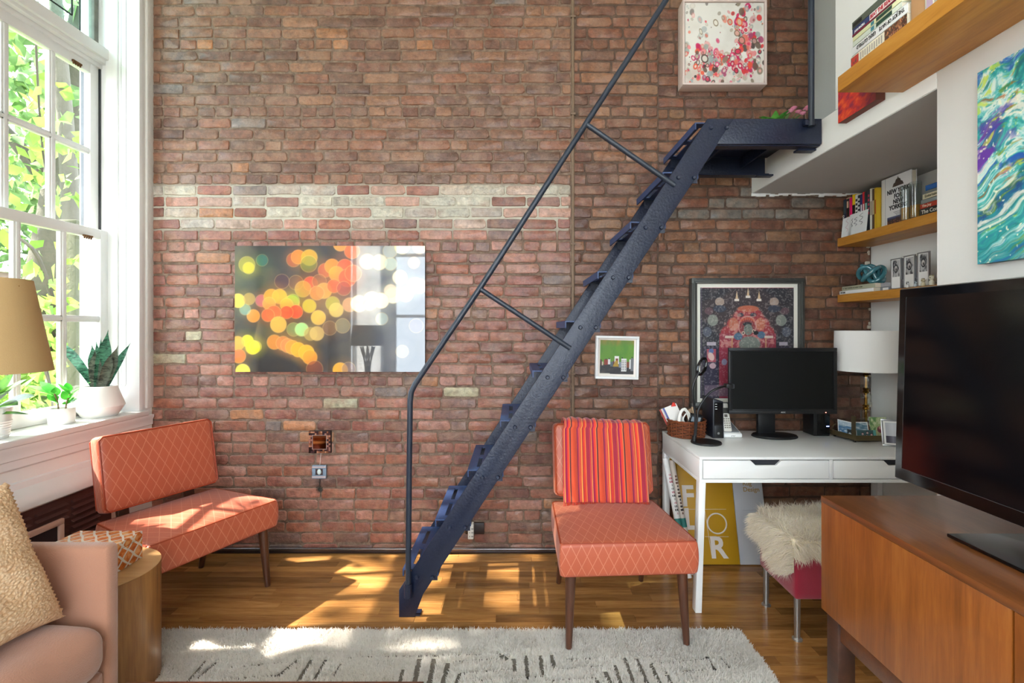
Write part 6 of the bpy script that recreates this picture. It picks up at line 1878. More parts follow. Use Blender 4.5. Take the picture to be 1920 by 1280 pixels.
hd = [lp_(1316 + 0, 687) + (Vector((0.012 * math.cos(a) + 0.010 * math.sin(a), -0.026 * math.cos(a), 0.044 * math.sin(a) + 0.006 * math.cos(a)))) for a in np.linspace(0, 2 * math.pi, 32, endpoint=False)]
G().tube(hd, 0.0075, 8, closed=True).build('ring_head', black_gl, gl_)
clp = at(1366, 723, 2.70)
G().obox(clp, (0.02, 0, 0), (0, 0.022, 0), (0, 0, 0.011)).build('clamp', black_pl, gl_, bevel=0.003)
G().obox(at(1374, 724, 2.722), (0.008, 0, 0), (0, 0.004, 0), (0, 0, 0.012)).build('clamp_jaw', M('grey_jaw', '#5a5c60', 0.4), gl_, bevel=0.002)

bs = thing('wicker_basket', 'brown wicker basket stuffed with cables on the desk', 'basket', (1.0, 2.80, DZ))
BC = Vector((0.998, 2.802, DZ + 0.001))
G().lathe([(0.0, 0.0), (0.098, 0.0), (0.104, 0.09), (0.098, 0.09), (0.092, 0.01), (0.0, 0.01)], BC, 40).build('liner', wicker_dk, bs)
NS = 18
for k in range(NS):
    a = 2 * math.pi * k / NS
    G().tube([BC + Vector((0.1005 * math.cos(a), 0.1005 * math.sin(a), 0.001)), BC + Vector((0.106 * math.cos(a), 0.106 * math.sin(a), 0.092))], 0.0026, 5).build('stake', wicker, bs)
for j in range(9):
    z = 0.006 + j * 0.0099; R0 = 0.1005 + 0.0055 * j / 9
    pts = []
    for k in range(NS * 4):
        a = 2 * math.pi * k / (NS * 4)
        rr_ = R0 + 0.0045 * math.cos(a * NS / 2 + (math.pi if j % 2 else 0))
        pts.append(BC + Vector((rr_ * math.cos(a), rr_ * math.sin(a), z)))
    G().tube(pts, 0.0037, 5, closed=True).build('weaver', wicker, bs)
G().tube([BC + Vector((0.107 * math.cos(a), 0.107 * math.sin(a), 0.094 + 0.0015 * math.sin(a * 20))) for a in np.linspace(0, 2 * math.pi, 60, endpoint=False)], 0.005, 6, closed=True).build('rim', wicker, bs)
# what is in the basket
env = thing('letter_bundle', 'white letters with red clip sticking out of wicker basket', 'letters', BC + Vector((-0.05, 0, 0.02)))
for k, (c, o_) in enumerate((('#e6e2dc', 0), ('#5c6aa8', 1), ('#dcd4cc', 2), ('#b8483c', 3))):
    cpos = BC + Vector((-0.070 - 0.006 * o_, -0.01 + 0.012 * o_, 0.120 - 0.006 * o_))
    G().obox(cpos, Vector((0.034, 0.0, 0.014)), Vector((0.004, 0.0008, -0.01)) * 0.15, Vector((-0.035, 0.006, 0.075)) * 0.72).build('letter', flat(c), env)
clipp = BC + Vector((-0.078, -0.018, 0.180))
G().prism([(-0.014, -0.008), (0.014, -0.008), (0.010, 0.004), (0.006, 0.014), (-0.006, 0.014), (-0.010, 0.004)], clipp, (1, 0, 0.1), (0, 0.1, 1), (0, 0.01, 0)).build('binder_clip', flat('#d83222'), env, bevel=0.002)
rr = random.Random(6)
cabs = [(('white looped cable in the wicker basket', cable_w), 6), (('tan looped cable at back of wicker basket', flat('#c8a888')), 3), (('black cable coil in the wicker basket', black_pl), 3)]
for (lab, cm), cnt in cabs:
    cb = thing('cable', lab, 'cable', BC + Vector((0, 0, 0.02)))
    for k in range(cnt):
        a0 = rr.uniform(-1.2, 0.2) if cm is cable_w else (rr.uniform(0.5, 2.2) if cm is not black_pl else rr.uniform(-0.6, 0.4))
        ox = -0.022 if cm is cable_w else (0.02 if cm is not black_pl else 0.045)
        oy = -0.055 if cm is cable_w else (0.03 if cm is not black_pl else -0.02)
        h_ = rr.uniform(0.075, 0.115) if cm is not black_pl else rr.uniform(0.045, 0.07)
        w_ = rr.uniform(0.02, 0.045)
        c0 = BC + Vector((ox + rr.uniform(-0.02, 0.02), oy + rr.uniform(-0.02, 0.02), 0.06))
        d = Vector((math.cos(a0), math.sin(a0) * 0.5, 0))
        pts = [c0 - d * w_, c0 - d * w_ * 0.8 + Vector((0, 0, h_ * 0.7)), c0 + Vector((0, 0, h_)), c0 + d * w_ * 0.8 + Vector((0, 0, h_ * 0.6)), c0 + d * w_ * 1.2]
        G().tube(smooth_path(pts, 6), 0.0038, 6).build('loop', cm, cb)
adp = thing('power_adapter', 'black power adapter with grey label in wicker basket', 'adapter', BC + Vector((0.03, -0.06, 0.07)))
ap = BC + Vector((0.028, -0.066, 0.112))
G().obox(ap, (0.036, 0.004, -0.006), (-0.002, 0.016, 0.004), (0.004, -0.004, 0.024)).build('body', black_pl, adp, bevel=0.006)
G().obox(ap + Vector((-0.002, -0.0165, -0.003)), Vector((0.026, 0.003, -0.004)), (0, 0.001, 0), Vector((0.003, -0.003, 0.014))).build('rating_label', flat('#8a96a0'), adp)

# ---- table lamp
tlm = thing('table_lamp', 'white drum shade table lamp on brass and crystal column', 'lamp', (2.012, 2.76, DZ))
LC = Vector((2.018, 2.762, DZ))
G().lathe([(0.1575, 0.382), (0.1535, 0.612), (0.151, 0.612), (0.155, 0.382), (0.1575, 0.382)], LC, 56).build('shade', shade_wht, tlm, angle=30)
G().lathe([(0.0, 0.0), (0.046, 0.0), (0.048, 0.003), (0.046, 0.012), (0.0, 0.014)], LC, 32).build('base', brass, tlm)
G().tube([LC + Vector((0, 0, 0.01)), LC + Vector((0, 0, 0.42))], 0.0075, 12).build('column', brass, tlm)
for z0, z1 in ((0.075, 0.155), (0.19, 0.25), (0.285, 0.35)):
    G().lathe([(0.0, z0), (0.024, z0), (0.026, z0 + 0.004), (0.026, z1 - 0.004), (0.024, z1), (0.0, z1)], LC, 10).build('crystal', clear_m, tlm, angle=20)
for z0 in (0.045, 0.158, 0.253, 0.353):
    G().lathe([(0.012, z0), (0.017, z0 + 0.006), (0.012, z0 + 0.015), (0.017, z0 + 0.024), (0.012, z0 + 0.03)], LC, 20).build('collar', brass, tlm)
G().lathe([(0.01, 0.40), (0.03, 0.46), (0.018, 0.50), (0.0, 0.505)], LC, 14).build('bulb', flat('#efe9dc'), tlm)

# ---- bronze tray with photographs
ty = thing('photo_tray', 'bronze corner photo tray on small feet on desk', 'tray', (1.95, 2.62, DZ))
A, Bc, Cc, Dd = Vector((1.853, 2.80, 0)), Vector((1.862, 2.605, 0)), Vector((1.90, 2.56, 0)), Vector((2.10, 2.545, 0))
cr_ = at(1610, 826, 2.62)
T0 = Vector((1.865, 2.81, DZ + 0.012)); T1 = Vector((1.882, 2.635, DZ + 0.012)); T2 = Vector((2.13, 2.635, DZ + 0.012)); T3 = Vector((2.13, 2.815, DZ + 0.012))
T0 = Vector((1.838, 2.80, DZ + 0.012)); T1 = Vector((1.865, 2.63, DZ + 0.012)); T2 = Vector((2.06, 2.625, DZ + 0.012)); T3 = Vector((2.06, 2.66, DZ + 0.012)); T4 = Vector((1.89, 2.80, DZ + 0.012))
G().prism([(p.x, p.y) for p in (T0, T1, T2, T3, T4)], (0, 0, DZ + 0.012), (1, 0, 0), (0, 1, 0), (0, 0, 0.004)).build('floor_plate', bronze, ty)
for p, q_ in ((T0, T1), (T1, T2)):
    d = (q_ - p).normalized(); n_ = Vector((-d.y, d.x, 0))
    G().obox((p + q_) / 2 + Vector((0, 0, 0.013)), (q_ - p) / 2, n_ * 0.0015, Vector((0, 0, 0.014))).build('gallery', bronze, ty)
for p in (T0 + Vector((0.02, -0.01, 0)), T1 + Vector((0.004, 0.012, 0)), T2 + Vector((-0.02, 0.012, 0)), T4 + Vector((0, -0.015, 0))):
    G().frustum(p + Vector((0, 0, 0.001)), p + Vector((0, 0, -0.0115)), 0.008, 0.007, 10).build('foot', black_pl, ty)
G().obox((T1 + Vector((0.003, 0.02, 0.068))), (0.002, 0, 0), (0, 0.015, 0), (0, 0, 0.062)).build('divider', bronze, ty)
G().tube(smooth_path([T0 + Vector((0.012, -0.02, 0.02)), T0 + Vector((-0.004, -0.02, 0.04)), T0 + Vector((0.012, -0.03, 0.062)), T0 + Vector((0.03, -0.03, 0.05))], 6), 0.0025, 6).build('scroll', bronze, ty)
def photo(lab, c, u, v, w, hgt, fn, border=True):
    t_ = thing('photograph', lab, 'photograph', c)
    u = Vector(u).normalized(); v = Vector(v).normalized(); n_ = u.cross(v)
    G().obox(Vector(c) + v * (hgt / 2), u * (w / 2), v * (hgt / 2), n_ * 0.0006).build('paper', paper_w, t_)
    Q = Paint(60, 50, w / hgt, '#88a0b0'); fn(Q)
    m_ = 0.05 if border else 0.0
    Q.build('image', print_matte, Vector(c) + n_ * 0.0009 - u * (w * (0.5 - m_)) + v * (hgt * m_), u * (w * (1 - 2 * m_)), v * (hgt * (1 - 2 * m_)), t_)
def f_sea(Q):
    f = vnoise(Q.x * 3, Q.y * 9, 71, 3); Q.mix(np.clip((f - 0.4) * 3, 0, 0.8), '#3a6a94'); Q.mix((Q.y > 0.7) * 0.8, '#c0ccd4'); Q.mix(np.clip((vnoise(Q.x * 8, Q.y * 16, 72) - 0.6) * 6, 0, 0.9), '#e4e8ea')
def f_blue(Q):
    f = vnoise(Q.x * 4 + Q.y * 4, Q.y * 8, 73, 3); Q.mix(np.clip((f - 0.45) * 4, 0, 0.8), '#4c7486'); Q.mix(np.clip((0.42 - f) * 6, 0, 0.8), '#d0d8d8')
def f_people(Q):
    Q.col[:] = rgb('#3c5a5c'); 
    for x, y in ((0.3, 0.6), (0.55, 0.72), (0.75, 0.5), (0.5, 0.35)): Q.disc(x, y, 0.17, '#2a2a2c'); Q.disc(x, y - 0.04, 0.12, '#c8a4a0')
    Q.rect(0.86, 1, 0, 1, '#5aa09a')
def f_garden(Q):
    f = vnoise(Q.x * 7, Q.y * 7, 75, 3); Q.col[:] = rgb('#a8bc84'); Q.mix(np.clip((f - 0.5) * 5, 0, 0.9), '#4c7a44'); Q.mix(np.clip((0.4 - f) * 6, 0, 0.8), '#dcdcc0'); Q.mix((Q.y < 0.35) * 0.7, '#b8ac84'); Q.disc(0.6, 0.42, 0.16, '#7a3440'); Q.disc(0.6, 0.5, 0.08, '#c89a90')
def f_dark(Q):
    Q.col[:] = rgb('#2c3438'); Q.disc(0.3, 0.4, 0.22, '#b8c0c0'); Q.disc(0.65, 0.4, 0.2, '#8a9490')
tz = DZ + 0.018
lean1 = Vector((0.05, 0.16, 1))
d1 = (T1 - T0).normalized()
photo('blue seaside snapshot at the far end of the photo tray', T0 + d1 * 0.10 + Vector((0.012, 0.006, 0.006)), d1, lean1, 0.105, 0.085, f_sea)
photo('dark snapshot lying low in front of the seaside snapshot', T0 + d1 * 0.145 + Vector((0.006, 0.002, 0.006)), d1, lean1, 0.06, 0.045, f_dark, False)
photo('blue abstract snapshot in the middle of the photo tray', T1 + Vector((0.055, 0.03, 0.006)), (1, 0, 0), (0, 0.2, 1), 0.088, 0.088, f_blue)
photo('group selfie snapshot with teal edge in the photo tray', T1 + Vector((0.072, 0.012, 0.006)), (1, -0.02, 0.0), (-0.03, 0.15, 1), 0.105, 0.047, f_people, False)
photo('green garden snapshot at right end of the photo tray', T1 + Vector((0.150, 0.026, 0.006)), (1, 0, 0), (0, 0.12, 1), 0.095, 0.115, f_garden, False)
sf_ = thing('silver_frame', 'small silver standing photo frame beside the television', 'frame', (2.0, 2.56, DZ))
fc = Vector((1.955, 2.555, DZ + 0.001)); fu = Vector((0.9, -0.42, 0)).normalized(); fv = Vector((0.03, 0.14, 1)).normalized(); fw = fu.cross(fv)
G().frame(fc, fu, fv, fw * -1, 0.10, 0.142, 0.010, 0.008).build('frame', silver, sf_, bevel=0.002)
G().frame(fc + fu * 0.010 + fv * 0.010, fu, fv, fw * -1, 0.08, 0.122, 0.008, 0.004).build('mat', paper_w, sf_)
Q = Paint(30, 40, 0.7, '#b8bcc4'); Q.mix((Q.y < 0.35) * 1.0, '#3a3848'); Q.mix(np.clip(1 - np.abs(Q.x - 0.5) * 3, 0, 1) * 0.4, '#e8e8ec')
Q.build('photo', print_matte, fc + fu * 0.018 + fv * 0.018 - fw * 0.003, fu * 0.064, fv * 0.106, sf_)
G().obox(fc + fu * 0.05 + fv * 0.06 - fw * 0.03, fu * 0.012, (fv * 0.8 + -fw * 0.35).normalized() * 0.062, fw * 0.001).build('easel_leg', black_pl, sf_)

# ================================================================== SHELVES
def shelf(label, x0, x1, y0, y1, zt, t):
    o = G().box(x0, x1, y0, y1, zt - t, zt).build('wall_shelf', oak_shelf, None, bevel=0.0015)
    return tag(o, label, 'shelf', 'oak floating shelves')
S1, S2, S3 = 1.944, 1.594, 2.341
shelf('upper oak floating shelf in the alcove holding a row of books', 2.008, XA - 0.001, 1.72, AY - 0.009, S1, 0.051)
shelf('lower oak floating shelf in the alcove behind the television', 2.008, XA - 0.001, 1.72, AY - 0.009, S2, 0.047)
shelf('long oak floating shelf high on the white wall', 1.226, XR - 0.001, 0.55, 1.825, S3, 0.058)

def book(label, x0, x1, y0, y1, z0, z1, col, spine='-x', group=None, pcol=None, name='book'):
    """spine faces -x (standing or lying): cover boards, spine and page block"""
    b_ = thing(name, label, 'book', ((x0 + x1) / 2, (y0 + y1) / 2, z0), group=group)
    m_ = flat(col, 0.45); t = 0.0015
    thin_y = (y1 - y0) < (z1 - z0) and (y1 - y0) < 0.06
    g = G()
    if thin_y:
        g.box(x0, x1, y0, y0 + t, z0, z1).box(x0, x1, y1 - t, y1, z0, z1).box(x0, x0 + t, y0, y1, z0, z1)
        g.build('cover', m_, b_, bevel=0.0006)
        box('pages', pages_m, x0 + t, x1 - 0.003, y0 + t, y1 - t, z0 + 0.002, z1 - 0.003, b_)
    else:
        g.box(x0, x1, y0, y1, z0, z0 + t).box(x0, x1, y0, y1, z1 - t, z1).box(x0, x0 + t, y0, y1, z0, z1)
        g.build('cover', m_, b_, bevel=0.0006)
        box('pages', pages_m, x0 + t, x1 - 0.003, y0 + 0.003, y1 - 0.003, z0 + t, z1 - t, b_)
    return b_
def patch(b_, mat, x, y0, y1, z0, z1, name='spine_print'):
    return box(name, mat, x - 0.0006, x + 0.0004, y0, y1, z0, z1, b_)
# row of standing books on the upper alcove shelf
ROW = [('#1c2440', 0.022, 0.238, 'navy book with white spine lettering at the brick end of upper shelf', '#e4e4e0', 'ON THE RIM'),
       ('#c8a484', 0.022, 0.243, 'tan book with a dark portrait spine beside the navy book', '#2a2020', ''),
       ('#e81c68', 0.020, 0.236, 'hot pink book on the upper alcove shelf', '#f4c0d0', ''),
       ('#f0c818', 0.020, 0.248, 'yellow and black book next to the hot pink book', '#1a1a18', ''),
       ('#e4e4e0', 0.017, 0.240, 'white book with bold black spine letters next to yellow book', '#141414', ''),
       ('#1a1c20', 0.016, 0.232, 'black book with white spine panel between white and navy books', '#dcdcd8', ''),
       ('#24346c', 0.015, 0.232, 'thin royal blue book on the upper alcove shelf', '#e8e8e8', ''),
       ('#d02c34', 0.014, 0.240, 'thin red topped book on the upper alcove shelf', '#e8e0d8', ''),
       ('#2c3a3c', 0.018, 0.236, 'slate green book after the red book', '#8ac0b0', ''),
       ('#3a3c44', 0.016, 0.240, 'charcoal book in the row on upper alcove shelf', '#c04858', ''),
       ('#e0dccc', 0.014, 0.243, 'cream thin book near the tall white art book', '#a09070', ''),
       ('#5a4434', 0.014, 0.236, 'brown thin book near the tall white art book', '#d8c8a0', ''),
       ('#d8b028', 0.012, 0.238, 'thin mustard book touching the tall white art book', '#a83020', '')]
y = 2.984
sx_ = 2.040
for k, (c, t, hh, lab, c2, tx) in enumerate(ROW):
    t *= 1.24
    b_ = book(lab, sx_, sx_ + 0.155, y - t + 0.0006, y, S1, S1 + hh, c, group='books standing on the upper alcove shelf')
    m2 = flat(c2)
    if k == 0: patch(b_, flat('#3a4a50'), sx_, y - t + 0.003, y - 0.003, S1 + 0.15, S1 + 0.232)
    if k == 1: patch(b_, flat('#2a1c18'), sx_, y - t + 0.002, y - 0.002, S1 + 0.125, S1 + 0.235); patch(b_, flat('#d8b498'), sx_ - 0.0006, y - t + 0.008, y - 0.006, S1 + 0.18, S1 + 0.22)
    if k == 3: patch(b_, m2, sx_, y - t + 0.001, y - 0.001, S1 + 0.09, S1 + 0.185)
    if k in (4, 5, 9): 
        for j in range(5): patch(b_, m2, sx_, y - t + 0.004, y - 0.004, S1 + 0.10 + j * 0.025, S1 + 0.114 + j * 0.025)
    if k in (6, 7, 8, 10, 11, 12): patch(b_, m2, sx_, y - t + 0.004, y - 0.005, S1 + 0.09, S1 + 0.17)
    if k == 0: text(tx, (sx_ - 0.0008, y - t / 2 + 0.005, S1 + 0.145), (0, 0, -1), (0, 1, 0), 0.020, m2, b_, bold=0.0004)
    y -= t
# tall art book, cover outward
ab_y1, ab_y0 = 2.706, 2.500
ab = thing('book', 'tall white New York art book standing cover outward on shelf', 'book', (2.07, 2.6, S1))
G().box(2.064, 2.068, ab_y0, ab_y1, S1, S1 + 0.272).box(2.090, 2.093, ab_y0, ab_y1, S1, S1 + 0.272).box(2.064, 2.093, ab_y1 - 0.003, ab_y1, S1, S1 + 0.272).build('cover', M('art_cover', '#e2e2e2', 0.35), ab, bevel=0.0008)
box('pages', pages_m, 2.068, 2.090, ab_y0 + 0.003, ab_y1 - 0.003, S1 + 0.003, S1 + 0.269, ab)
box('hinge', flat('#b4b6b8'), 2.0634, 2.0642, ab_y1 - 0.031, ab_y1 - 0.028, S1 + 0.001, S1 + 0.271, ab)
ymid = (ab_y0 + ab_y1 - 0.03) / 2
for k, s_ in enumerate(('NEW YORK', 'FOR', 'NEW', 'YORKERS')):
    text(s_, (2.0634, ymid, S1 + 0.178 - k * 0.029), (0, -1, 0), (0, 0, 1), 0.033, ink, ab, align='CENTER', bold=0.0012, sx=0.86)
for k in range(3): box('fine_print', flat('#6a6a70'), 2.0632, 2.0638, ymid - 0.03 + 0.01 * (k == 0), ymid + 0.03 - 0.008 * k, S1 + 0.073 - k * 0.008, S1 + 0.0755 - k * 0.008, ab)
crown_m = flat('#4a3c34')
G().prism([(-0.038, 0), (0.038, 0), (0.030, 0.018), (0.02, 0.022), (0.014, 0.036), (0.004, 0.04), (0, 0.052), (-0.004, 0.04), (-0.014, 0.036), (-0.02, 0.022), (-0.030, 0.018)], (2.0634, ymid, S1 + 0.212), (0, -1, 0), (0, 0, 1), (0.0006, 0, 0)).build('emblem', crown_m, ab)
Q = Paint(60, 40, 1.6, '#2c2c44'); Q.mix(np.clip(0.9 - Q.y * 1.3, 0, 1), '#b8602c'); Q.mix(np.clip((Q.y - 0.6) * 2, 0, 0.9), '#7c86a8')
for (a_, b_, t_) in ((0.05, 0.2, .5), (0.22, 0.3, .7), (0.4, 0.55, .8), (0.6, 0.72, .55), (0.75, 0.95, .9)): Q.rect(a_, b_, 0.1, t_, '#4a3430', 0.8)
Q.mix(np.clip((vnoise(Q.x * 16, Q.y * 12, 81) - 0.6) * 6, 0, 0.9) * (Q.y < 0.6), '#f0a03c')
Q.build('cover_photo', print_matte, (2.0634, ymid + 0.074, S1 + 0.008), (0, -0.148, 0), (0, 0, 0.045), ab)
# white cards leaning on the row
for k, (yy, w_, hh, lab) in enumerate(((2.93, 0.085, 0.118, 'plain white greeting card leaning on the row of books'), (2.835, 0.15, 0.128, 'white card with black ink bird drawings leaning on books'))):
    cd = thing('greeting_card', lab, 'card', (2.02, yy, S1))
    v_ = Vector((0.10, 0, 1)).normalized(); n_ = Vector((0, -1, 0)).cross(v_)
    o_ = Vector((2.018, yy + w_ / 2, S1 + 0.001))
    G().prism([(0, 0), (w_, 0), (w_, hh), (0, hh)], o_, (0, -1, 0), v_, Vector((0.0015, 0, 0))).build('card', M('card_white', '#e6e8e6', 0.6), cd)
    marks = [((0.045, 0.03), (0.048, 0.11), 0.012)] if k == 0 else [((0.055, 0.05), (0.06, 0.10), 0.014), ((0.10, 0.05), (0.105, 0.115), 0.016), ((0.025, 0.05), (0.026, 0.10), 0.006)]
    for (a_, b_, r_) in marks:
        pts = smooth_path([o_ + Vector((0, -1, 0)) * (a_[0] + r_ * math.sin(t * 2.2)) + v_ * (a_[1] + (b_[1] - a_[1]) * t / 6) + Vector((-0.0006, 0, 0)) for t in range(7)], 4)
        G().tube(pts, 0.0012 if k else 0.0009, 4).build('ink_drawing', flat('#2c3038') if k else flat('#c88898'), cd)
# hurricane glasses with candles
for k, (px, Y_) in enumerate(((1699, 2.50), (1714, 2.442))):
    gx = 2.0365
    jr = thing('candle_glass', ('clear glass cylinder with amber candle before the art book', 'clear glass cylinder nearest the stacked books on shelf')[k], 'candle holder', (gx, Y_, S1))
    G().lathe([(0.0, 0.0), (0.025, 0.0), (0.026, 0.002), (0.026, 0.185), (0.0248, 0.185), (0.024, 0.006), (0.0, 0.006)], (gx, Y_, S1 + 0.0005), 28).build('glass', clear_m, jr)
    G().lathe([(0.0, 0.007), (0.021, 0.007), (0.021, 0.068), (0.0, 0.07)], (gx, Y_, S1 + 0.0005), 20).build('candle', flat('#c8924c' if k == 0 else '#b8802c'), jr)
# lying stack on the upper alcove shelf
z = S1
for k, (c, t, lab, c2, tx) in enumerate((('#3a3a34', 0.036, 'dark book lettered in white at bottom of lying stack', '#e4e0d4', 'The Complete'), ('#c0442c', 0.024, 'red orange book second in the lying stack', '#f0e0c8', 'The Joy'), ('#8a9494', 0.02, 'grey book third in the lying stack', '#c8d0d0', ''), ('#d8d0b0', 0.026, 'cream book fourth in the lying stack', '#6a6a54', 'Entertaining'), ('#7c8484', 0.014, 'thin grey book under the blue book', '#a8b0b0', ''), ('#2c66b0', 0.026, 'blue book on top of the lying stack', '#8ab0dc', ''))):
    ya, yb = 2.15 + 0.01 * k, 2.405 - (0.0, 0.004, 0.01, 0.02, 0.03, 0.035)[k]
    b_ = book(lab, 2.025, 2.19, ya, yb, z + 0.0003, z + t - 0.0003, c, group='books lying in a stack on the upper alcove shelf')
    if tx: text(tx, (2.0242, yb - 0.012, z + t * 0.3), (0, -1, 0), (0, 0, 1), t * 0.72, flat(c2), b_, bold=0.0003)
    z += t
# lower alcove shelf
b_ = book('white flat book at the very bottom on lower shelf', 2.012, 2.20, 2.695, 2.978, S2 + 0.0003, S2 + 0.0207, '#ecece8'); text('ON LINE', (2.0112, 2.968, S2 + 0.006), (0, -1, 0), (0, 0, 1), 0.011, ink, b_, bold=0.0003)
b_ = book('grey green tower history book lying on the white book', 2.016, 2.20, 2.690, 2.962, S2 + 0.0213, S2 + 0.047, '#a8a890'); text('A  THE TOWERS OF NEW YORK', (2.0152, 2.952, S2 + 0.030), (0, -1, 0), (0, 0, 1), 0.0115, flat('#4c4c40'), b_)
b_ = book('thin dark striped book between white book and photo frames', 2.045, 2.20, 2.38, 2.688, S2 + 0.0003, S2 + 0.0207, '#8c9098'); patch(b_, paper_w, 2.045, 2.63, 2.67, S2 + 0.003, S2 + 0.017)
b_ = book('pale lavender book lying beside the glass knot', 2.045, 2.20, 2.39, 2.685, S2 + 0.0213, S2 + 0.044, '#b0b2b8')
kn = thing('glass_knot', 'teal blown glass knot resting on the lying books', 'ornament', (2.11, 2.76, S2 + 0.047))
KC = Vector((2.105, 2.835, S2 + 0.047 + 0.068))
pts = []
for t in np.linspace(0, 2 * math.pi, 150, endpoint=False):
    r_ = 0.052 + 0.018 * math.cos(5 * t)
    pts.append(KC + Vector((r_ * math.cos(3 * t) * 0.85, r_ * math.sin(3 * t) * 1.05 , 0.042 * math.sin(5 * t) + 0.012 * math.sin(3 * t))))
G().tube(pts, 0.0125, 10, closed=True).build('knot', M('teal_glass_solid', '#3f7c88', 0.06, coat=1.0, spec=0.8), kn)
tf = thing('triple_frame', 'silver triple photo frame standing on the lower shelf', 'frame', (2.08, 2.35, S2))
fx = 2.019
def f_p(seed):
    def f(Q):
        Q.col[:] = rgb('#b8b8b8'); Q.mix(np.clip((vnoise(Q.x * 4, Q.y * 4, seed) - 0.45) * 4, 0, 1), '#3c3c40'); Q.disc(0.5, 0.5, 0.26, '#28282c'); Q.disc(0.48, 0.5, 0.17, '#c8c4c0'); Q.disc(0.52, 0.44, 0.09, '#4a4644')
    return f
for k, (ya, yb) in enumerate(((2.597, 2.527), (2.511, 2.440), (2.425, 2.356))):
    zb_ = S2 + 0.001
    hz = S2 + 0.165 - zb_ + k * 0.004
    xx = 2.030
    fr_ = G().frame((xx, ya, zb_), (0, -1, 0), (0, 0, 1), (1, 0, 0), ya - yb, hz, 0.006, 0.010).build('panel_frame', silver, tf, bevel=0.001)
    G().box(xx + 0.003, xx + 0.006, yb + 0.004, ya - 0.004, zb_ + 0.004, zb_ + hz - 0.004).build('mat', paper_w, fr_)
    Q = Paint(36, 44, 0.8, '#888888'); f_p(90 + k)(Q)
    Q.build('photo', print_matte, (xx + 0.0026, ya - 0.012, zb_ + hz - 0.098), (0, -(ya - yb - 0.024), 0), (0, 0, 0.088), fr_)
    if k: G().box(2.033, 2.039, ya + 0.001, ya + 0.014, S2 + 0.048, S2 + 0.16).build('hinge_panel', M('hinge_grey', '#7c8084', 0.4, 0.5), tf)
def critter(lab, y, c1_, c2_, s=1.0, x=2.016):
    t_ = thing('animal_figurine', lab, 'figurine', (x, y, S2), group='little animal figurines on the lower shelf')
    g = G()
    body = [(0.0, 0.0), (0.010 * s, 0.002), (0.013 * s, 0.012 * s), (0.010 * s, 0.022 * s), (0.006 * s, 0.027 * s), (0.011 * s, 0.033 * s), (0.012 * s, 0.040 * s), (0.008 * s, 0.047 * s), (0.0, 0.049 * s)]
    bo_ = G().lathe(body, (x, y, S2 + 0.0005), 14).build('body', flat(c1_, 0.4), t_)
    for dy in (-0.007 * s, 0.007 * s): G().lathe([(0.004 * s, 0.0), (0.0045 * s, 0.004 * s), (0.0, 0.010 * s)], (x, y + dy, S2 + 0.045 * s), 8).build('ear', flat(c2_, 0.4), t_)
    G().lathe([(0.0, -0.004), (0.004 * s, 0.0), (0.0, 0.004)], (x - 0.011 * s, y - 0.003, S2 + 0.038 * s), 8).build('snout', flat(c2_), t_)
critter('black and white cow figurine left of the other shelf figurines', 2.470, '#dcdcdc', '#1c1c20', 0.6, 2.018)
critter('pale blue figurine in the middle of the lower shelf', 2.420, '#b8c4cc', '#20242c', 0.6, 2.018)
critter('cream cat figurine beside the tall green figurine', 2.375, '#d8d0b0', '#8a7c54', 0.75, 2.018)
critter('ivory owl figurine nearest the gold frame edge', 2.332, '#dcd8c8', '#9a9470', 1.0, 2.024)
gf = thing('gold_frame', 'gold picture frame seen edge on at the shelf end', 'frame', (2.1, 2.285, S2))
G().obox((2.09, 2.285, S2 + 0.082), (0.055, 0.012, 0), (-0.001, 0.005, 0), (0.0, 0.012, 0.08)).build('frame', M('gold_leaf', '#a8782c', 0.35, 0.7), gf, bevel=0.002)

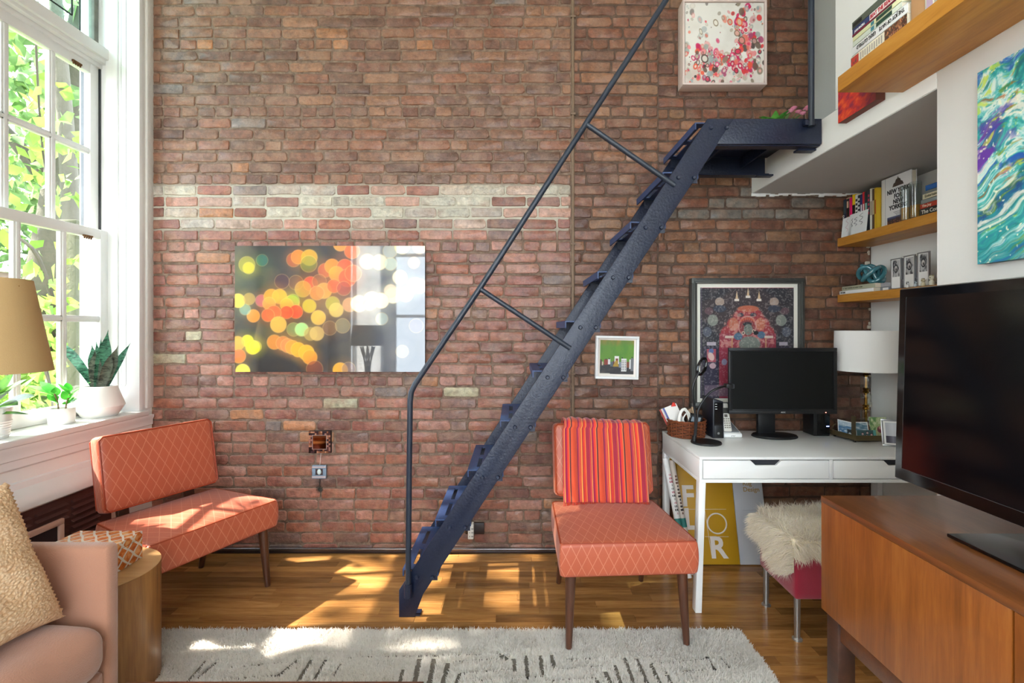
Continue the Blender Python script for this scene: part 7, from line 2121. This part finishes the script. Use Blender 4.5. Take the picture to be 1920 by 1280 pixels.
# ---- books on the long top shelf
z = S3
TS = [('#e4ddc8', 0.058, 1.796, 1.536, 'thick food photo cookbook at the bottom of top shelf stack', '#4a3a30', ''),
      ('#e8e8e8', 0.032, 1.792, 1.536, 'white book with upside down black title on top shelf', '#1c1418', 'THE JOY OF HATE    GREG GUTFELD'),
      ('#d4dccc', 0.020, 1.786, 1.560, 'pale green paperback in the top shelf stack', '#7a8474', ''),
      ('#e4e4b4', 0.018, 1.786, 1.560, 'pale yellow paperback in the top shelf stack', '#a8a45c', ''),
      ('#2c3c6c', 0.030, 1.788, 1.540, 'navy and red thriller in the top shelf stack', '#e8e4e4', 'BEAT THE REAPER'),
      ('#5c6458', 0.026, 1.790, 1.550, 'grey green book crowning the top shelf stack', '#20201c', '')]
bxs = 1.256
for k, (c, t, yb, ya, lab, c2, tx) in enumerate(TS):
    b_ = book(lab, bxs, bxs + 0.18, ya, yb, z + 0.0004, z + t - 0.0004, c, group='books stacked on the long top shelf')
    m2 = flat(c2)
    if k == 0:
        Q = Paint(70, 20, 4, '#4a3428'); f = vnoise(Q.x * 30, Q.y * 6, 7, 2); Q.mix(np.clip((f - 0.5) * 6, 0, 1), '#c88a5c'); Q.mix(np.clip((vnoise(Q.x * 24, Q.y * 7, 8, 2) - 0.6) * 6, 0, 1), '#7a2c28')
        Q.build('food_photo', print_matte, (bxs - 0.0006, 1.632, z + 0.020), (0, -0.094, 0), (0, 0, 0.036), b_)
        Q = Paint(24, 20, 1, '#b83a30'); Q.mix(np.clip((vnoise(Q.x * 6, Q.y * 6, 7, 2) - 0.5) * 6, 0, 1) * (Q.x < 0.7), '#5a4038')
        Q.build('food_photo', print_matte, (bxs - 0.0006, 1.795, z + 0.008), (0, -0.040, 0), (0, 0, 0.045), b_)
        text('Method of Commonwealth / Kitchen', (bxs - 0.0008, 1.745, z + 0.006), (0, -1, 0), (0, 0, 1), 0.013, m2, b_)
        for j in range(10): patch(b_, flat('#a8a098'), bxs, 1.742 - j * 0.011, 1.747 - j * 0.011, z + 0.024 + (j % 3) * 0.002, z + 0.05, 'fine_print')
    elif k == 1:
        text(tx, (bxs - 0.0008, 1.548, z + t - 0.007), (0, 1, 0), (0, 0, -1), 0.019, m2, b_, bold=0.0003, sx=0.70)
    elif k == 4:
        patch(b_, flat('#7c2434'), bxs, ya, yb, z + 0.001, z + 0.008); patch(b_, paper_w, bxs - 0.0004, ya + 0.02, 1.700, z + 0.007, z + t - 0.002)
        text('BEAT THE REAPER', (bxs - 0.0014, 1.697, z + 0.011), (0, -1, 0), (0, 0, 1), 0.019, flat('#b81c34'), b_, bold=0.0006, sx=0.72)
        text('JOSH BAZELL', (bxs - 0.0010, 1.775, z + 0.011), (0, -1, 0), (0, 0, 1), 0.011, paper_w, b_, sx=0.8)
    elif k in (2, 3):
        patch(b_, flat('#2c4a3c'), bxs, 1.60, 1.67, z + 0.003, z + t - 0.003); patch(b_, flat('#3c7c8c'), bxs, 1.68, 1.695, z + 0.003, z + t - 0.003)
    elif k == 5:
        patch(b_, m2, bxs, yb - 0.05, yb - 0.006, z + 0.005, z + 0.018)
    z += t
book('tan bound book standing after the top shelf stack', 1.262, 1.43, 1.478, 1.530, S3, S3 + 0.09, '#c89a6c', group=None)
book('second tan bound book lying on the standing tan book', 1.262, 1.43, 1.478, 1.530, S3 + 0.0905, S3 + 0.19, '#c4986e', group=None)
for k in range(5):
    b_ = book('white upright book %s on the long top shelf' % ('next to the tan books', 'second after the tan books', 'third after the tan books', 'fourth after the tan books', 'fifth after the tan books')[k], 1.258, 1.42, 1.440 - k * 0.036, 1.474 - k * 0.036, S3, S3 + 0.22 + 0.01 * (k % 3), ('#e8e6d8', '#dcdcd4', '#c8d0d4', '#e4dccc', '#d0c8c0')[k], group='upright books on the long top shelf')
    for j in range(4): patch(b_, flat(('#c8b0c8', '#b0c0a0', '#8c98a8', '#c8a890')[j]), 1.258, 1.446 - k * 0.036, 1.468 - k * 0.036, S3 + 0.02 + j * 0.045, S3 + 0.05 + j * 0.045)

# ================================================================== lamp on an end table behind the camera (seen mirrored in the glossy print)
et = thing('end_table', 'dark end table beside the near end of the sofa', 'table', (-1.88, -0.22, 0))
G().box(-2.13, -1.63, -0.45, 0.02, 0.66, 0.69).build('top', dark_wood, et, bevel=0.003)
for x in (-2.1, -1.69):
    for y in (-0.42, -0.04): G().box(x, x + 0.03, y, y + 0.03, 0, 0.66).build('leg', dark_wood, et)
bl = thing('branch_lamp', 'lamp with dark shade and bundled branch base', 'lamp', (-1.87, -0.22, 0.69))
G().lathe([(0.205, 1.165), (0.185, 1.42), (0.182, 1.42), (0.202, 1.165), (0.205, 1.165)], (-1.87, -0.22, 0), 40).build('shade', M('dark_shade', '#6a5a50', 0.8), bl, angle=30)
for k in range(8):
    a = 2 * math.pi * k / 8
    G().tube([(-1.87 + 0.05 * math.cos(a), -0.22 + 0.05 * math.sin(a), 0.691), (-1.87 + 0.03 * math.cos(a + 1.2), -0.22 + 0.03 * math.sin(a + 1.2), 0.9), (-1.87 + 0.085 * math.cos(a + 2), -0.22 + 0.085 * math.sin(a + 2), 1.15)], 0.009, 7).build('branch', dark_wood, bl)
G().tube([(-1.87, -0.22, 0.70), (-1.87, -0.22, 1.3)], 0.006, 8).build('stem', brass, bl)

# ------------------------------------------------------------------ lettering becomes mesh
bpy.context.view_layer.update()
dg = bpy.context.evaluated_depsgraph_get()
for o in [o for o in bpy.data.objects if o.type == 'FONT']:
    me = bpy.data.meshes.new_from_object(o.evaluated_get(dg))
    nm = o.name.split('.')[0]
    n_ = bpy.data.objects.new(nm, me)
    COL.objects.link(n_)
    n_.parent = o.parent; n_.matrix_parent_inverse = o.matrix_parent_inverse.copy(); n_.matrix_basis = o.matrix_basis.copy()
    cu = o.data
    bpy.data.objects.remove(o); bpy.data.curves.remove(cu)
